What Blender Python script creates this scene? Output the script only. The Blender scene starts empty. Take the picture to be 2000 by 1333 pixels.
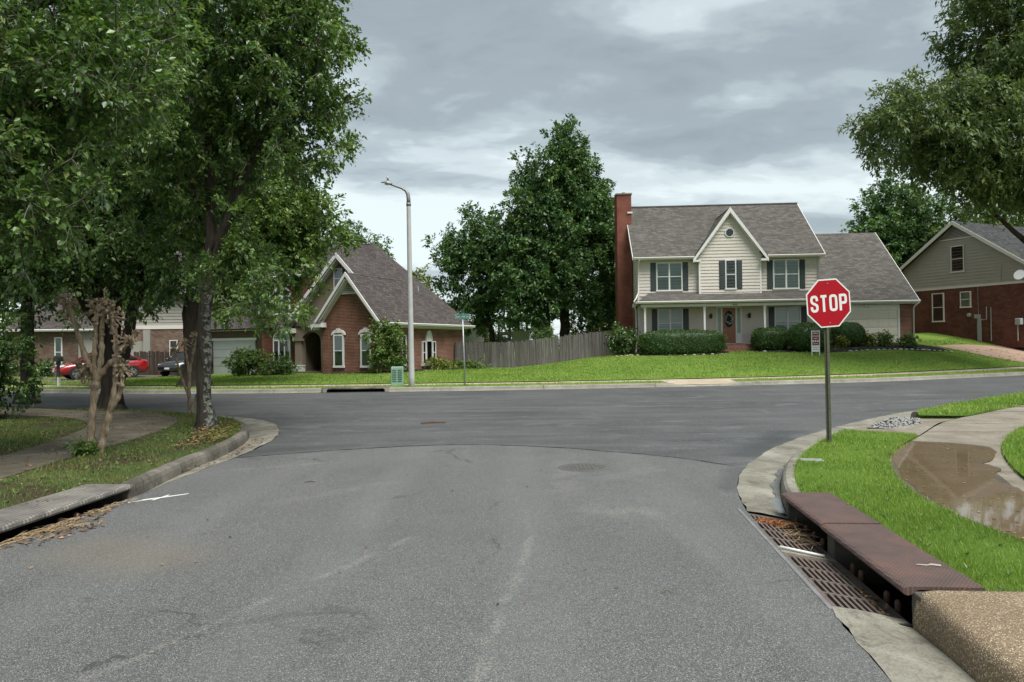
import bpy, bmesh, math, random
import numpy as np
from mathutils import Vector, Matrix, geometry

sc = bpy.context.scene
col = sc.collection
R = math.radians
rng = np.random.default_rng(7)
random.seed(7)

# ---------------------------------------------------------------- camera
PITCH, ROLL, EYE = math.atan(10 / 1450), R(0.75), 1.68
cam_d = bpy.data.cameras.new('camera')
cam = bpy.data.objects.new('camera', cam_d)
col.objects.link(cam)
cam_d.sensor_width = 36
cam_d.lens = 36 * 1450 / 2000
cam_d.clip_start, cam_d.clip_end = 0.05, 2500
_cp, _sp, _c, _s = math.cos(PITCH), math.sin(PITCH), math.cos(ROLL), math.sin(ROLL)
cam.matrix_world = Matrix(((_c, _s, 0, 0), (_s * _sp, -_c * _sp, -_cp, 0), (-_s * _cp, _c * _cp, -_sp, EYE), (0, 0, 0, 1)))
sc.camera = cam

# ---------------------------------------------------------------- light
SUN_DIR = Vector((0.30, -0.42, 0.86)).normalized()
SUN_EL = math.asin(SUN_DIR.z)
SUN_AZ = math.atan2(SUN_DIR.x, SUN_DIR.y)
EXPOSURE = 1.8
SKY_GAIN = .90
sun_d = bpy.data.lights.new('sun', 'SUN')
sun_d.energy = 1.5
sun_d.angle = R(36)
sun_d.color = (1.0, 0.99, 0.95)
sun = bpy.data.objects.new('sun', sun_d)
col.objects.link(sun)
sun.rotation_euler = SUN_DIR.to_track_quat('Z', 'Y').to_euler()
sun.location = (20, -30, 60)

sc.view_settings.view_transform = 'Standard'
sc.view_settings.look = 'None'
sc.view_settings.gamma = 1
sc.view_settings.use_curve_mapping = False
sc.view_settings.exposure = EXPOSURE
sc.cycles.use_denoising = True
try:
    sc.cycles.denoiser = 'OPENIMAGEDENOISE'
    sc.cycles.denoising_prefilter = 'ACCURATE'
except Exception:
    pass
sc.cycles.max_bounces = 6
sc.cycles.diffuse_bounces = 3
sc.cycles.glossy_bounces = 3
sc.cycles.transmission_bounces = 4
sc.cycles.transparent_max_bounces = 8
sc.cycles.caustics_reflective = False
sc.cycles.caustics_refractive = False
sc.cycles.sample_clamp_indirect = 4


# ---------------------------------------------------------------- node helpers
def lin(h):
    h = h.lstrip('#')
    o = []
    for i in (0, 2, 4):
        v = int(h[i:i + 2], 16) / 255
        o.append(v / 12.92 if v <= .04045 else ((v + .055) / 1.055) ** 2.4)
    return (o[0], o[1], o[2], 1)


def C(*v):
    return (v[0], v[1], v[2], 1)


class NT:
    def __init__(s, tree):
        s.t = tree
        s.n = tree.nodes
        s.l = tree.links

    def new(s, kind, **kw):
        n = s.n.new(kind)
        for k, v in kw.items():
            setattr(n, k, v)
        return n

    def set(s, sock, v):
        if isinstance(v, bpy.types.NodeSocket):
            s.l.new(v, sock)
        else:
            sock.default_value = v

    def math(s, op, a, b=None, clamp=False):
        n = s.new('ShaderNodeMath', operation=op, use_clamp=clamp)
        s.set(n.inputs[0], a)
        if b is not None:
            s.set(n.inputs[1], b)
        return n.outputs[0]

    def vmath(s, op, a, b=None, out=0):
        n = s.new('ShaderNodeVectorMath', operation=op)
        s.set(n.inputs[0], a)
        if b is not None:
            s.set(n.inputs[1], b)
        return n.outputs[out]

    def noise(s, vec, scale, detail=4, rough=.55, dist=0, out=0):
        n = s.new('ShaderNodeTexNoise')
        s.set(n.inputs['Vector'], vec)
        n.inputs['Scale'].default_value = scale
        n.inputs['Detail'].default_value = detail
        n.inputs['Roughness'].default_value = rough
        n.inputs['Distortion'].default_value = dist
        return n.outputs[out]

    def vor(s, vec, scale, feature='F1', out='Distance'):
        n = s.new('ShaderNodeTexVoronoi', feature=feature)
        s.set(n.inputs['Vector'], vec)
        n.inputs['Scale'].default_value = scale
        return n.outputs[out]

    def ramp(s, f, stops, interp='LINEAR'):
        n = s.new('ShaderNodeValToRGB')
        n.color_ramp.interpolation = interp
        e = n.color_ramp.elements
        while len(e) < len(stops):
            e.new(.5)
        for i, (p, c) in enumerate(stops):
            e[i].position = p
            e[i].color = c if len(c) == 4 else C(*c)
        s.set(n.inputs[0], f)
        return n.outputs[0]

    def step(s, f, a, b):
        n = s.new('ShaderNodeMapRange')
        n.interpolation_type = 'SMOOTHSTEP'
        s.set(n.inputs[0], f)
        n.inputs[1].default_value = a
        n.inputs[2].default_value = b
        return n.outputs[0]

    def mix(s, f, a, b, mode='MIX'):
        n = s.new('ShaderNodeMix', data_type='RGBA', blend_type=mode)
        s.set(n.inputs['Factor'], f)
        s.set(n.inputs['A'], a)
        s.set(n.inputs['B'], b)
        return n.outputs['Result']

    def mapping(s, vec, scale=(1, 1, 1), rot=(0, 0, 0), loc=(0, 0, 0)):
        n = s.new('ShaderNodeMapping')
        s.set(n.inputs[0], vec)
        n.inputs['Scale'].default_value = scale
        n.inputs['Rotation'].default_value = rot
        n.inputs['Location'].default_value = loc
        return n.outputs[0]

    def bump(s, h, strength=.3, dist=.02):
        n = s.new('ShaderNodeBump')
        n.inputs['Strength'].default_value = strength
        n.inputs['Distance'].default_value = dist
        s.set(n.inputs['Height'], h)
        return n.outputs[0]


def newmat(name):
    m = bpy.data.materials.new(name)
    m.use_nodes = True
    t = NT(m.node_tree)
    b = t.n['Principled BSDF']
    tc = t.new('ShaderNodeTexCoord')
    return m, t, b, tc


# ---------------------------------------------------------------- world: overcast sky
w = bpy.data.worlds.new('World')
sc.world = w
w.use_nodes = True
t = NT(w.node_tree)
bg = t.n['Background']
sky = t.new('ShaderNodeTexSky', sky_type='NISHITA')
sky.sun_disc = False
sky.sun_elevation = SUN_EL
sky.sun_rotation = SUN_AZ
tc = t.new('ShaderNodeTexCoord')
d = tc.outputs['Generated']
sep = t.new('ShaderNodeSeparateXYZ')
t.set(sep.inputs[0], d)
zz = t.math('MAXIMUM', sep.outputs[2], 0.0)
den = t.math('ADD', zz, 0.22)
comb = t.new('ShaderNodeCombineXYZ')
t.set(comb.inputs[0], t.math('DIVIDE', sep.outputs[0], den))
t.set(comb.inputs[1], t.math('DIVIDE', sep.outputs[1], den))
pl = comb.outputs[0]
n1 = t.noise(t.mapping(pl, (.75, 1.15, 1), (0, 0, .30), (3.9, 1.1, 0)), 1.0, 6, .50, .25)
n2 = t.noise(t.mapping(pl, (.8, 1.3, 1), (0, 0, -.35), (8.3, 2.2, 4)), 2.3, 5, .52, .3)
n3 = t.noise(t.mapping(pl, (.9, 1.2, 1), (0, 0, .5), (1.3, 5.2, 7)), 5.2, 4, .55, .5)
cl = t.math('ADD', t.math('ADD', t.math('MULTIPLY', n1, .92), t.math('MULTIPLY', n2, .54)), t.math('SUBTRACT', t.math('MULTIPLY', n3, .22), .34))
# cloud deck thins towards the horizon
low = t.step(zz, 0.34, 0.10)
cl = t.math('SUBTRACT', t.math('ADD', cl, .075), t.math('MULTIPLY', low, .185))
ccol = t.ramp(cl, [(.36, (.275, .305, .305)), (.45, (.215, .243, .247)), (.52, (.155, .177, .184)), (.59, (.120, .138, .145)), (.70, (.100, .116, .122))], 'EASE')
skyc = t.mix(1.0, sky.outputs[0], C(.10, .10, .10), 'MULTIPLY')
final = t.mix(.93, skyc, ccol)
t.set(bg.inputs[0], final)
bg.inputs[1].default_value = SKY_GAIN

# ---------------------------------------------------------------- materials
MAT = {}


def plain(name, c, rough=.6, var=.12, vs=3.0, bump=0., bs=40., metal=0., spec=.5, c2=None, coat=0.):
    m, t, b, tc = newmat(name)
    p = tc.outputs['Object']
    c = lin(c) if isinstance(c, str) else C(*c)
    c2 = (lin(c2) if isinstance(c2, str) else C(*c2)) if c2 else C(*[x * (1 - var) for x in c[:3]])
    hi = C(*[min(1, x * (1 + var * .6)) for x in c[:3]])
    n = t.noise(p, vs, 6, .6)
    t.set(b.inputs['Base Color'], t.ramp(n, [(.3, c2), (.52, c), (.72, hi)]))
    b.inputs['Roughness'].default_value = rough
    b.inputs['Metallic'].default_value = metal
    b.inputs['Specular IOR Level'].default_value = spec
    if coat:
        b.inputs['Coat Weight'].default_value = coat
        b.inputs['Coat Roughness'].default_value = .08
    if bump:
        t.set(b.inputs['Normal'], t.bump(t.noise(p, bs, 4, .6), bump, .01))
    MAT[name] = m
    return m


def seg_mask(t, pos, a, b, width, soft=.5):
    """mask around a worn streak from a to b on the road"""
    ax, ay = a
    dx, dy = b[0] - ax, b[1] - ay
    L2 = dx * dx + dy * dy
    pa = t.vmath('SUBTRACT', pos, (ax, ay, 0))
    h = t.math('DIVIDE', t.vmath('DOT_PRODUCT', pa, (dx, dy, 0), 'Value'), L2, True)
    sc_ = t.new('ShaderNodeVectorMath', operation='SCALE')
    sc_.inputs[0].default_value = (dx, dy, 0)
    t.set(sc_.inputs['Scale'], h)
    dist = t.vmath('LENGTH', t.vmath('SUBTRACT', pa, sc_.outputs[0]), None, 'Value')
    return t.step(dist, width, width * (1 - soft))


def m_asphalt_old():
    m, t, b, tc = newmat('asphalt_old')
    p = tc.outputs['Object']
    n = t.new('ShaderNodeSeparateXYZ')
    t.set(n.inputs[0], p)
    fl = t.vmath('MULTIPLY', p, (1, 1, 0))
    big = t.noise(fl, .35, 5, .6, .4)
    base = t.ramp(big, [(.25, (.108, .108, .106)), (.5, (.134, .134, .131)), (.75, (.158, .157, .153))])
    st = t.noise(t.mapping(fl, (1.6, .22, 1)), 1.0, 5, .6, .3)
    base = t.mix(t.step(st, .52, .75), base, C(.165, .164, .158))
    g1 = t.noise(fl, 120, 3, .75)
    g2 = t.vor(fl, 190)
    g2c = t.vor(fl, 190, out='Color')
    sepc = t.new('ShaderNodeSeparateColor')
    t.set(sepc.inputs[0], g2c)
    base = t.mix(t.math('MULTIPLY', t.step(g1, .44, .62), .6), base, t.mix(1, base, C(.45, .45, .45), 'MULTIPLY'))
    g3 = t.noise(fl, 55, 3, .8)
    base = t.mix(t.math('MULTIPLY', t.step(g3, .50, .66), .4), base, t.mix(1, base, C(.45, .45, .45), 'MULTIPLY'))
    base = t.mix(t.math('MULTIPLY', t.step(sepc.outputs[0], .76, .95), .6), base, C(.42, .415, .39))
    base = t.mix(t.math('MULTIPLY', t.step(sepc.outputs[1], .74, .95), .8), base, C(.022, .022, .022))
    pat = t.noise(fl, .9, 6, .7, .8)
    base = t.mix(t.math('MULTIPLY', t.step(pat, .52, .72), .30), base, t.mix(1, base, C(.62, .62, .63), 'MULTIPLY'))
    lane = t.math('SINE', t.math('MULTIPLY', t.math('ADD', n.outputs[0], .3), 3.9))
    base = t.mix(t.math('MULTIPLY', t.step(lane, .2, 1.), .14), base, C(.21, .208, .20))
    ck = t.vor(t.vmath('ADD', fl, t.vmath('MULTIPLY', t.vmath('SUBTRACT', t.noise(fl, 1.6, 5, .7, 0, 1), (.5, .5, .5)), (.9, .9, 0))), .33, 'DISTANCE_TO_EDGE')
    ckm = t.math('MULTIPLY', t.step(ck, .008, .002), t.step(t.noise(fl, .6, 2, .5), .50, .60))
    base = t.mix(t.math('MULTIPLY', ckm, .65), base, C(.045, .044, .042))
    wob = t.vmath('ADD', fl, t.vmath('MULTIPLY', t.vmath('SUBTRACT', t.noise(fl, 2.2, 4, .6, 0, 1), (.5, .5, .5)), (.22, .22, 0)))
    speck = t.math('MULTIPLY', t.step(t.noise(fl, 42, 4, .8), .45, .60), t.step(t.noise(fl, 3.5, 3, .6), .36, .56))
    for a, bb, wd, st_ in (((.17, 6.6), (-.33, 3.0), .07, .55), ((.17, 6.6), (.10, 7.6), .06, .3), ((-.9, 6.6), (-2.3, 3.6), .06, .55),
                           ((.55, 8.6), (.75, 10.6), .35, .35), ((.9, 7.6), (1.3, 7.4), .40, .45), ((-1.5, 9.3), (-2.6, 8.1), .22, .25),
                           ((1.2, 9.4), (1.9, 10.0), .3, .3), ((-3.9, 10.4), (-2.8, 10.9), .10, .35)):
        k = t.math('MULTIPLY', t.math('MULTIPLY', seg_mask(t, wob, a, bb, wd, .8), speck), st_)
        base = t.mix(k, base, C(.34, .32, .275))
    # brown silt stain by the left inlet
    k = t.math('MULTIPLY', seg_mask(t, wob, (-3.5, 6.3), (-2.9, 6.0), .75, .9), .35)
    base = t.mix(k, base, C(.20, .165, .12))
    k = t.math('MULTIPLY', seg_mask(t, wob, (3.0, 9.9), (2.5, 8.6), .28, .9), .45)
    base = t.mix(k, base, C(.05, .05, .052))
    t.set(b.inputs['Base Color'], base)
    t.set(b.inputs['Roughness'], t.ramp(big, [(.3, C(.62, .62, .62)), (.7, C(.78, .78, .78))]))
    b.inputs['Specular IOR Level'].default_value = .35
    h = t.math('ADD', t.math('MULTIPLY', g1, .6), t.math('MULTIPLY', g2, .6))
    t.set(b.inputs['Normal'], t.bump(h, .55, .012))
    MAT['asphalt_old'] = m


def m_asphalt_new():
    m, t, b, tc = newmat('asphalt_new')
    p = tc.outputs['Object']
    fl = t.vmath('MULTIPLY', p, (1, 1, 0))
    big = t.noise(fl, .3, 5, .6, .8)
    base = t.ramp(big, [(.28, (.052, .053, .052)), (.5, (.075, .076, .075)), (.72, (.100, .101, .099))])
    st = t.noise(t.mapping(fl, (.16, 1.5, 1), (0, 0, .08)), 1.0, 6, .6, .6)
    base = t.mix(t.math('MULTIPLY', t.step(st, .50, .72), .75), base, C(.118, .120, .119))
    base = t.mix(t.math('MULTIPLY', t.step(st, .46, .28), .6), base, C(.034, .036, .038))
    sw = t.noise(t.mapping(fl, (.45, .75, 1), (0, 0, -.6)), 1.0, 5, .65, 2.6)
    base = t.mix(t.math('MULTIPLY', t.step(sw, .53, .68), .7), base, C(.135, .137, .135))
    g1 = t.noise(fl, 80, 3, .7)
    base = t.mix(t.math('MULTIPLY', t.step(g1, .45, .7), .5), base, t.mix(1, base, C(.6, .6, .6), 'MULTIPLY'))
    gc = t.vor(fl, 60, out='Color')
    sepc = t.new('ShaderNodeSeparateColor')
    t.set(sepc.inputs[0], gc)
    base = t.mix(t.math('MULTIPLY', t.step(sepc.outputs[0], .88, 1.), .5), base, C(.26, .26, .25))
    wob = t.vmath('ADD', fl, t.vmath('MULTIPLY', t.vmath('SUBTRACT', t.noise(fl, 1.5, 4, .6, 0, 1), (.5, .5, .5)), (.5, .3, 0)))
    for a, bb, wd, s_ in (((-9, 22.6), (2, 23.4), .10, .7), ((2, 23.4), (14, 23.6), .07, .5), ((4, 18.6), (14, 22.2), .10, .5), ((3.5, 11.2), (5.2, 14.), .5, .55), ((-8, 20.6), (-3, 20.2), .12, .5), ((-4.3, 12.2), (-2.8, 12.9), .45, .4)):
        base = t.mix(t.math('MULTIPLY', seg_mask(t, wob, a, bb, wd, .9), s_), base, C(.032, .033, .035))
    t.set(b.inputs['Base Color'], base)
    b.inputs['Roughness'].default_value = .62
    b.inputs['Specular IOR Level'].default_value = .4
    t.set(b.inputs['Normal'], t.bump(g1, .4, .01))
    MAT['asphalt_new'] = m


def m_concrete(name, c1, c2, c3, stain=(.07, .065, .055), sa=.5, agg=0.):
    m, t, b, tc = newmat(name)
    p = tc.outputs['Object']
    n = t.noise(p, 1.3, 6, .65, .5)
    base = t.ramp(n, [(.28, C(*c1)), (.5, C(*c2)), (.72, C(*c3))])
    n2 = t.noise(p, 4.5, 6, .7, 1.)
    base = t.mix(t.math('MULTIPLY', t.step(n2, .5, .72), sa), base, C(*stain))
    g = t.noise(p, 60, 4, .7)
    base = t.mix(t.math('MULTIPLY', t.step(g, .46, .66), .6), base, t.mix(1, base, C(.5, .48, .43), 'MULTIPLY'))
    g4 = t.noise(p, 22, 5, .75, .5)
    base = t.mix(t.math('MULTIPLY', t.step(g4, .52, .66), .4), base, t.mix(1, base, C(.55, .53, .48), 'MULTIPLY'))
    h = g
    if agg:
        vc = t.vor(p, agg, out='Color')
        sp = t.new('ShaderNodeSeparateColor')
        t.set(sp.inputs[0], vc)
        stone = t.ramp(sp.outputs[0], [(0, C(.10, .07, .042)), (.3, C(.25, .17, .10)), (.6, C(.38, .28, .17)), (.85, C(.54, .44, .30)), (1, C(.66, .60, .48))])
        vd = t.vor(p, agg)
        base = t.mix(t.step(vd, .62, .35), C(.19, .145, .095), stone)
        base = t.mix(t.math('MULTIPLY', t.step(n, .62, .4), .35), base, C(.16, .11, .07))
        h = t.math('SUBTRACT', 1, vd)
    t.set(b.inputs['Base Color'], base)
    b.inputs['Roughness'].default_value = .85
    b.inputs['Specular IOR Level'].default_value = .25
    t.set(b.inputs['Normal'], t.bump(h, .5, .008))
    MAT[name] = m


def m_ground(name, stops, scale=.5, fine=25, soil=None, soil_at=(.5, .6), soil_scale=.6):
    m, t, b, tc = newmat(name)
    p = tc.outputs['Object']
    n = t.noise(p, scale, 5, .6, .3)
    base = t.ramp(n, [(s, C(*c)) for s, c in stops])
    f = t.noise(p, fine, 5, .75)
    base = t.mix(t.math('MULTIPLY', t.step(f, .4, .7), .5), base, t.mix(1, base, C(.5, .5, .42), 'MULTIPLY'))
    if soil:
        s_ = t.noise(p, soil_scale, 5, .65, .4)
        base = t.mix(t.step(s_, *soil_at), base, t.ramp(f, [(.3, C(*[x * .55 for x in soil])), (.7, C(*soil))]))
    t.set(b.inputs['Base Color'], base)
    b.inputs['Roughness'].default_value = .95
    b.inputs['Specular IOR Level'].default_value = .1
    t.set(b.inputs['Normal'], t.bump(f, .7, .05))
    MAT[name] = m


def m_brick(name, ca, cb, mortar, bw=.205, rh=.075, ms=.007):
    m, t, b, tc = newmat(name)
    uv = tc.outputs['UV']
    n = t.new('ShaderNodeTexBrick')
    t.set(n.inputs['Vector'], uv)
    n.inputs['Color1'].default_value = C(*ca)
    n.inputs['Color2'].default_value = C(*cb)
    n.inputs['Mortar'].default_value = C(*mortar)
    n.inputs['Scale'].default_value = 1
    n.inputs['Mortar Size'].default_value = ms
    n.inputs['Mortar Smooth'].default_value = .3
    n.inputs['Brick Width'].default_value = bw
    n.inputs['Row Height'].default_value = rh
    n.inputs['Bias'].default_value = -.1
    v = t.noise(uv, 1.2, 5, .6)
    c = t.mix(t.step(v, .35, .7), n.outputs[0], t.mix(1, n.outputs[0], C(.72, .68, .66), 'MULTIPLY'))
    t.set(b.inputs['Base Color'], c)
    b.inputs['Roughness'].default_value = .9
    b.inputs['Specular IOR Level'].default_value = .2
    t.set(b.inputs['Normal'], t.bump(t.math('SUBTRACT', 1, n.outputs[1]), .6, .01))
    MAT[name] = m


def m_shingle(name, ca, cb, cc, moss=0.):
    m, t, b, tc = newmat(name)
    uv = tc.outputs['UV']
    n = t.new('ShaderNodeTexBrick')
    t.set(n.inputs['Vector'], uv)
    n.inputs['Color1'].default_value = C(0, 0, 0)
    n.inputs['Color2'].default_value = C(1, 1, 1)
    n.inputs['Mortar'].default_value = C(.1, .1, .1)
    n.inputs['Scale'].default_value = 1
    n.inputs['Mortar Size'].default_value = .008
    n.inputs['Mortar Smooth'].default_value = .2
    n.inputs['Brick Width'].default_value = .29
    n.inputs['Row Height'].default_value = .145
    n.offset_frequency = 2
    n.offset = .37
    sp = t.new('ShaderNodeSeparateColor')
    t.set(sp.inputs[0], n.outputs[0])
    c = t.ramp(sp.outputs[0], [(0, C(*ca)), (.5, C(*cb)), (1, C(*cc))])
    v = t.noise(uv, .35, 4, .5, .2)
    c = t.mix(t.math('MULTIPLY', t.step(v, .4, .7), .3), c, C(*[x * .7 for x in cb]))
    g = t.noise(uv, 60, 3, .7)
    c = t.mix(t.math('MULTIPLY', t.step(g, .45, .7), .4), c, t.mix(1, c, C(.55, .55, .55), 'MULTIPLY'))
    c = t.mix(n.outputs[1], c, C(*[x * .35 for x in ca]))
    if moss:
        k = t.step(t.noise(uv, .45, 5, .7, .5), 1 - moss, 1.12 - moss)
        c = t.mix(k, c, C(.085, .10, .03))
    t.set(b.inputs['Base Color'], c)
    b.inputs['Roughness'].default_value = .92
    b.inputs['Specular IOR Level'].default_value = .2
    sx = t.new('ShaderNodeSeparateXYZ')
    t.set(sx.inputs[0], uv)
    row = t.math('FRACT', t.math('DIVIDE', sx.outputs[1], .145))
    t.set(b.inputs['Normal'], t.bump(t.math('ADD', t.math('MULTIPLY', row, -.8), t.math('MULTIPLY', sp.outputs[0], .4)), .6, .02))
    MAT[name] = m


def m_leaf(name, dark, mid, light, rough=.42, trans=.22, spec=.45):
    m, t, b, tc = newmat(name)
    a = t.new('ShaderNodeAttribute', attribute_name='tint')
    c = t.ramp(a.outputs['Fac'], [(0, C(*dark)), (.5, C(*mid)), (.88, C(*light)), (1, C(light[0] * 1.5, light[1] * 1.15, light[2]))])
    t.set(b.inputs['Base Color'], c)
    b.inputs['Roughness'].default_value = rough
    b.inputs['Specular IOR Level'].default_value = spec
    tr = t.new('ShaderNodeBsdfTranslucent')
    t.set(tr.inputs[0], t.mix(1, c, C(1.3, 1.35, .7), 'MULTIPLY'))
    mx = t.new('ShaderNodeMixShader')
    mx.inputs[0].default_value = trans
    t.l.new(b.outputs[0], mx.inputs[1])
    t.l.new(tr.outputs[0], mx.inputs[2])
    t.l.new(mx.outputs[0], t.n['Material Output'].inputs[0])
    MAT[name] = m


def m_bark(name, c1, c2, lichen=0., moss=0., vs=9.):
    m, t, b, tc = newmat(name)
    p = tc.outputs['Object']
    s = t.mapping(p, (1, 1, .22))
    n = t.noise(s, vs, 6, .7, .6)
    c = t.ramp(n, [(.3, C(*c1)), (.7, C(*c2))])
    if lichen:
        l = t.noise(p, 12, 5, .75, .6)
        sx = t.new('ShaderNodeSeparateXYZ')
        t.set(sx.inputs[0], p)
        side = t.step(sx.outputs[0], -.02, .12)
        hz = t.math('MULTIPLY', t.step(sx.outputs[2], 3.3, 2.3), side)
        k = t.math('MULTIPLY', t.step(t.math('ADD', l, t.math('MULTIPLY', hz, .16)), .64, .70), lichen)
        c = t.mix(k, c, t.ramp(t.noise(p, 30, 3, .7), [(.3, C(.16, .18, .15)), (.7, C(.42, .45, .40))]))
        l2 = t.noise(p, 3.2, 4, .7)
        c = t.mix(t.math('MULTIPLY', t.math('MULTIPLY', t.step(l2, .60, .68), hz), .8), c, C(.10, .13, .02))
    if moss:
        l2 = t.noise(p, 2.2, 4, .7)
        c = t.mix(t.math('MULTIPLY', t.step(l2, .55, .7), moss), c, C(.035, .045, .018))
    t.set(b.inputs['Base Color'], c)
    b.inputs['Roughness'].default_value = .95
    b.inputs['Specular IOR Level'].default_value = .15
    t.set(b.inputs['Normal'], t.bump(n, .9, .04))
    MAT[name] = m


def m_plate(name, ca, cb, cc, sp=.036, amp=.55):
    m, t, b, tc = newmat(name)
    p = tc.outputs['Object']
    n = t.noise(p, 3., 6, .65, .6)
    c = t.ramp(n, [(.3, C(*ca)), (.5, C(*cb)), (.7, C(*cc))])
    s = t.mapping(p, (1, 1, 0), (0, 0, .6))
    a = t.new('ShaderNodeSeparateXYZ')
    t.set(a.inputs[0], s)
    ux = t.math('SINE', t.math('MULTIPLY', a.outputs[0], 2 * math.pi / sp))
    uy = t.math('SINE', t.math('MULTIPLY', a.outputs[1], 2 * math.pi / sp))
    k = t.step(t.math('MULTIPLY', ux, uy), .15, .7)
    c = t.mix(t.math('MULTIPLY', k, amp), c, t.mix(1, c, C(1.9, 1.8, 1.75), 'MULTIPLY'))
    t.set(b.inputs['Base Color'], c)
    b.inputs['Roughness'].default_value = .6
    b.inputs['Metallic'].default_value = .15
    t.set(b.inputs['Normal'], t.bump(t.math('ADD', k, t.math('MULTIPLY', t.noise(p, 80, 3, .6), .4)), .7, .006))
    MAT[name] = m


def m_glass(name, tint=(.05, .06, .06), refl=1.0):
    m, t, b, tc = newmat(name)
    t.n.remove(b)
    tr = t.new('ShaderNodeBsdfTransparent')
    tr.inputs[0].default_value = C(.82, .88, .86)
    gl = t.new('ShaderNodeBsdfGlossy')
    gl.inputs['Roughness'].default_value = .02
    fr = t.new('ShaderNodeFresnel')
    fr.inputs[0].default_value = 1.5
    mx = t.new('ShaderNodeMixShader')
    t.set(mx.inputs[0], t.math('MULTIPLY', fr.outputs[0], 1.0 * refl, True))
    t.l.new(tr.outputs[0], mx.inputs[1])
    t.l.new(gl.outputs[0], mx.inputs[2])
    t.l.new(mx.outputs[0], t.n['Material Output'].inputs[0])
    MAT[name] = m


def m_wood(name, c1, c2, c3):
    m, t, b, tc = newmat(name)
    p = tc.outputs['Object']
    oi = t.new('ShaderNodeObjectInfo')
    sh = t.vmath('ADD', p, t.vmath('MULTIPLY', oi.outputs['Location'], (3.1, 2.3, 0)))
    n = t.noise(t.mapping(sh, (14, 14, .9)), 1., 5, .7, .3)
    c = t.ramp(n, [(.3, C(*c1)), (.52, C(*c2)), (.75, C(*c3))])
    c = t.mix(t.math('MULTIPLY', oi.outputs['Random'], .55), c, t.mix(1, c, C(.42, .42, .42), 'MULTIPLY'))
    t.set(b.inputs['Base Color'], c)
    b.inputs['Roughness'].default_value = .95
    b.inputs['Specular IOR Level'].default_value = .1
    t.set(b.inputs['Normal'], t.bump(n, .5, .01))
    MAT[name] = m


m_asphalt_old()
m_asphalt_new()
m_concrete('gutter_concrete', (.13, .12, .095), (.235, .222, .18), (.36, .345, .285), (.075, .068, .052), .7)
m_concrete('curb_old', (.06, .055, .047), (.13, .118, .098), (.25, .23, .195), (.035, .032, .025), .7)
m_concrete('curb_far', (.20, .185, .155), (.29, .27, .23), (.38, .36, .31), (.14, .12, .10), .4)
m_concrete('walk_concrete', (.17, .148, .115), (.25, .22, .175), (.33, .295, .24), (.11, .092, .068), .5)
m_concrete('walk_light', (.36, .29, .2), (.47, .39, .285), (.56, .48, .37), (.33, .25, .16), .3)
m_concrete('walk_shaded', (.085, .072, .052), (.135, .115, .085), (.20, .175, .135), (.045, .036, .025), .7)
m_concrete('aggregate', (.2, .15, .1), (.3, .22, .14), (.4, .3, .2), (.1, .07, .04), .3, 120.)
m_concrete('drive_pink', (.30, .20, .145), (.38, .255, .19), (.44, .31, .24), (.25, .16, .11), .3)
m_concrete('walk_wet', (.075, .062, .046), (.105, .088, .066), (.14, .118, .09), (.05, .042, .03), .5)
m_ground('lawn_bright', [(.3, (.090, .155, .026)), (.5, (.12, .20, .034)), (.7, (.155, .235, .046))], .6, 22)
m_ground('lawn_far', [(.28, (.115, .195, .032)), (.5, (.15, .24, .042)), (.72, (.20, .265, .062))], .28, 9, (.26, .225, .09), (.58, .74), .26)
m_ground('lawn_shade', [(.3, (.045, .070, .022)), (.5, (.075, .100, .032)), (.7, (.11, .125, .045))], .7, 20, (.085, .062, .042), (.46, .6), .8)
m_ground('ground_base', [(.3, (.05, .09, .02)), (.7, (.09, .14, .03))], .1, 5)
m_ground('mulch', [(.3, (.018, .017, .017)), (.5, (.03, .028, .028)), (.7, (.05, .046, .044))], 4, 30)
m_ground('soil', [(.3, (.04, .03, .02)), (.5, (.07, .052, .036)), (.7, (.10, .078, .055))], 3, 30)
m_brick('brick_red', (.135, .045, .028), (.225, .082, .050), (.32, .235, .185), ms=.012)
m_brick('brick_chimney', (.165, .040, .026), (.23, .062, .040), (.30, .165, .125), ms=.012)
m_brick('brick_dark', (.10, .032, .024), (.165, .055, .038), (.19, .125, .10))
m_brick('brick_brown', (.13, .085, .062), (.22, .15, .11), (.25, .20, .16))
m_shingle('shingle_grey', (.082, .074, .066), (.112, .103, .092), (.148, .137, .123))
m_shingle('shingle_brown', (.060, .050, .047), (.082, .070, .066), (.110, .095, .090))
m_shingle('shingle_dark', (.035, .035, .036), (.055, .055, .056), (.08, .08, .08), .42)
m_leaf('leaf_near', (0.04, 0.086, 0.022), (0.098, 0.18, 0.038), (0.18, 0.275, 0.07), .34, .34, .6)
m_leaf('leaf_dark', (0.03, 0.066, 0.022), (0.074, 0.138, 0.036), (0.135, 0.212, 0.056), .40, .3, .55)
m_leaf('leaf_mid', (0.052, 0.095, 0.022), (0.11, 0.185, 0.04), (0.175, 0.25, 0.06), .5, .28)
m_leaf('leaf_center', (0.034, 0.08, 0.03), (0.082, 0.162, 0.048), (0.15, 0.24, 0.07), .5, .22)
m_leaf('leaf_olive', (0.066, 0.098, 0.036), (0.125, 0.18, 0.062), (0.185, 0.24, 0.088), .5, .34)
m_leaf('leaf_hedge', (0.02, 0.052, 0.011), (0.058, 0.12, 0.02), (0.115, 0.195, 0.034), .5, .15)
m_leaf('leaf_yellow', (.05, .075, .012), (.14, .18, .025), (.26, .27, .05), .5, .3)
m_leaf('leaf_litter', (.05, .028, .014), (.15, .085, .04), (.30, .20, .11), .8, .05)
m_leaf('grass_bright', (0.12, 0.205, 0.028), (0.205, 0.325, 0.052), (0.31, 0.43, 0.095), .5, .3)
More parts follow.
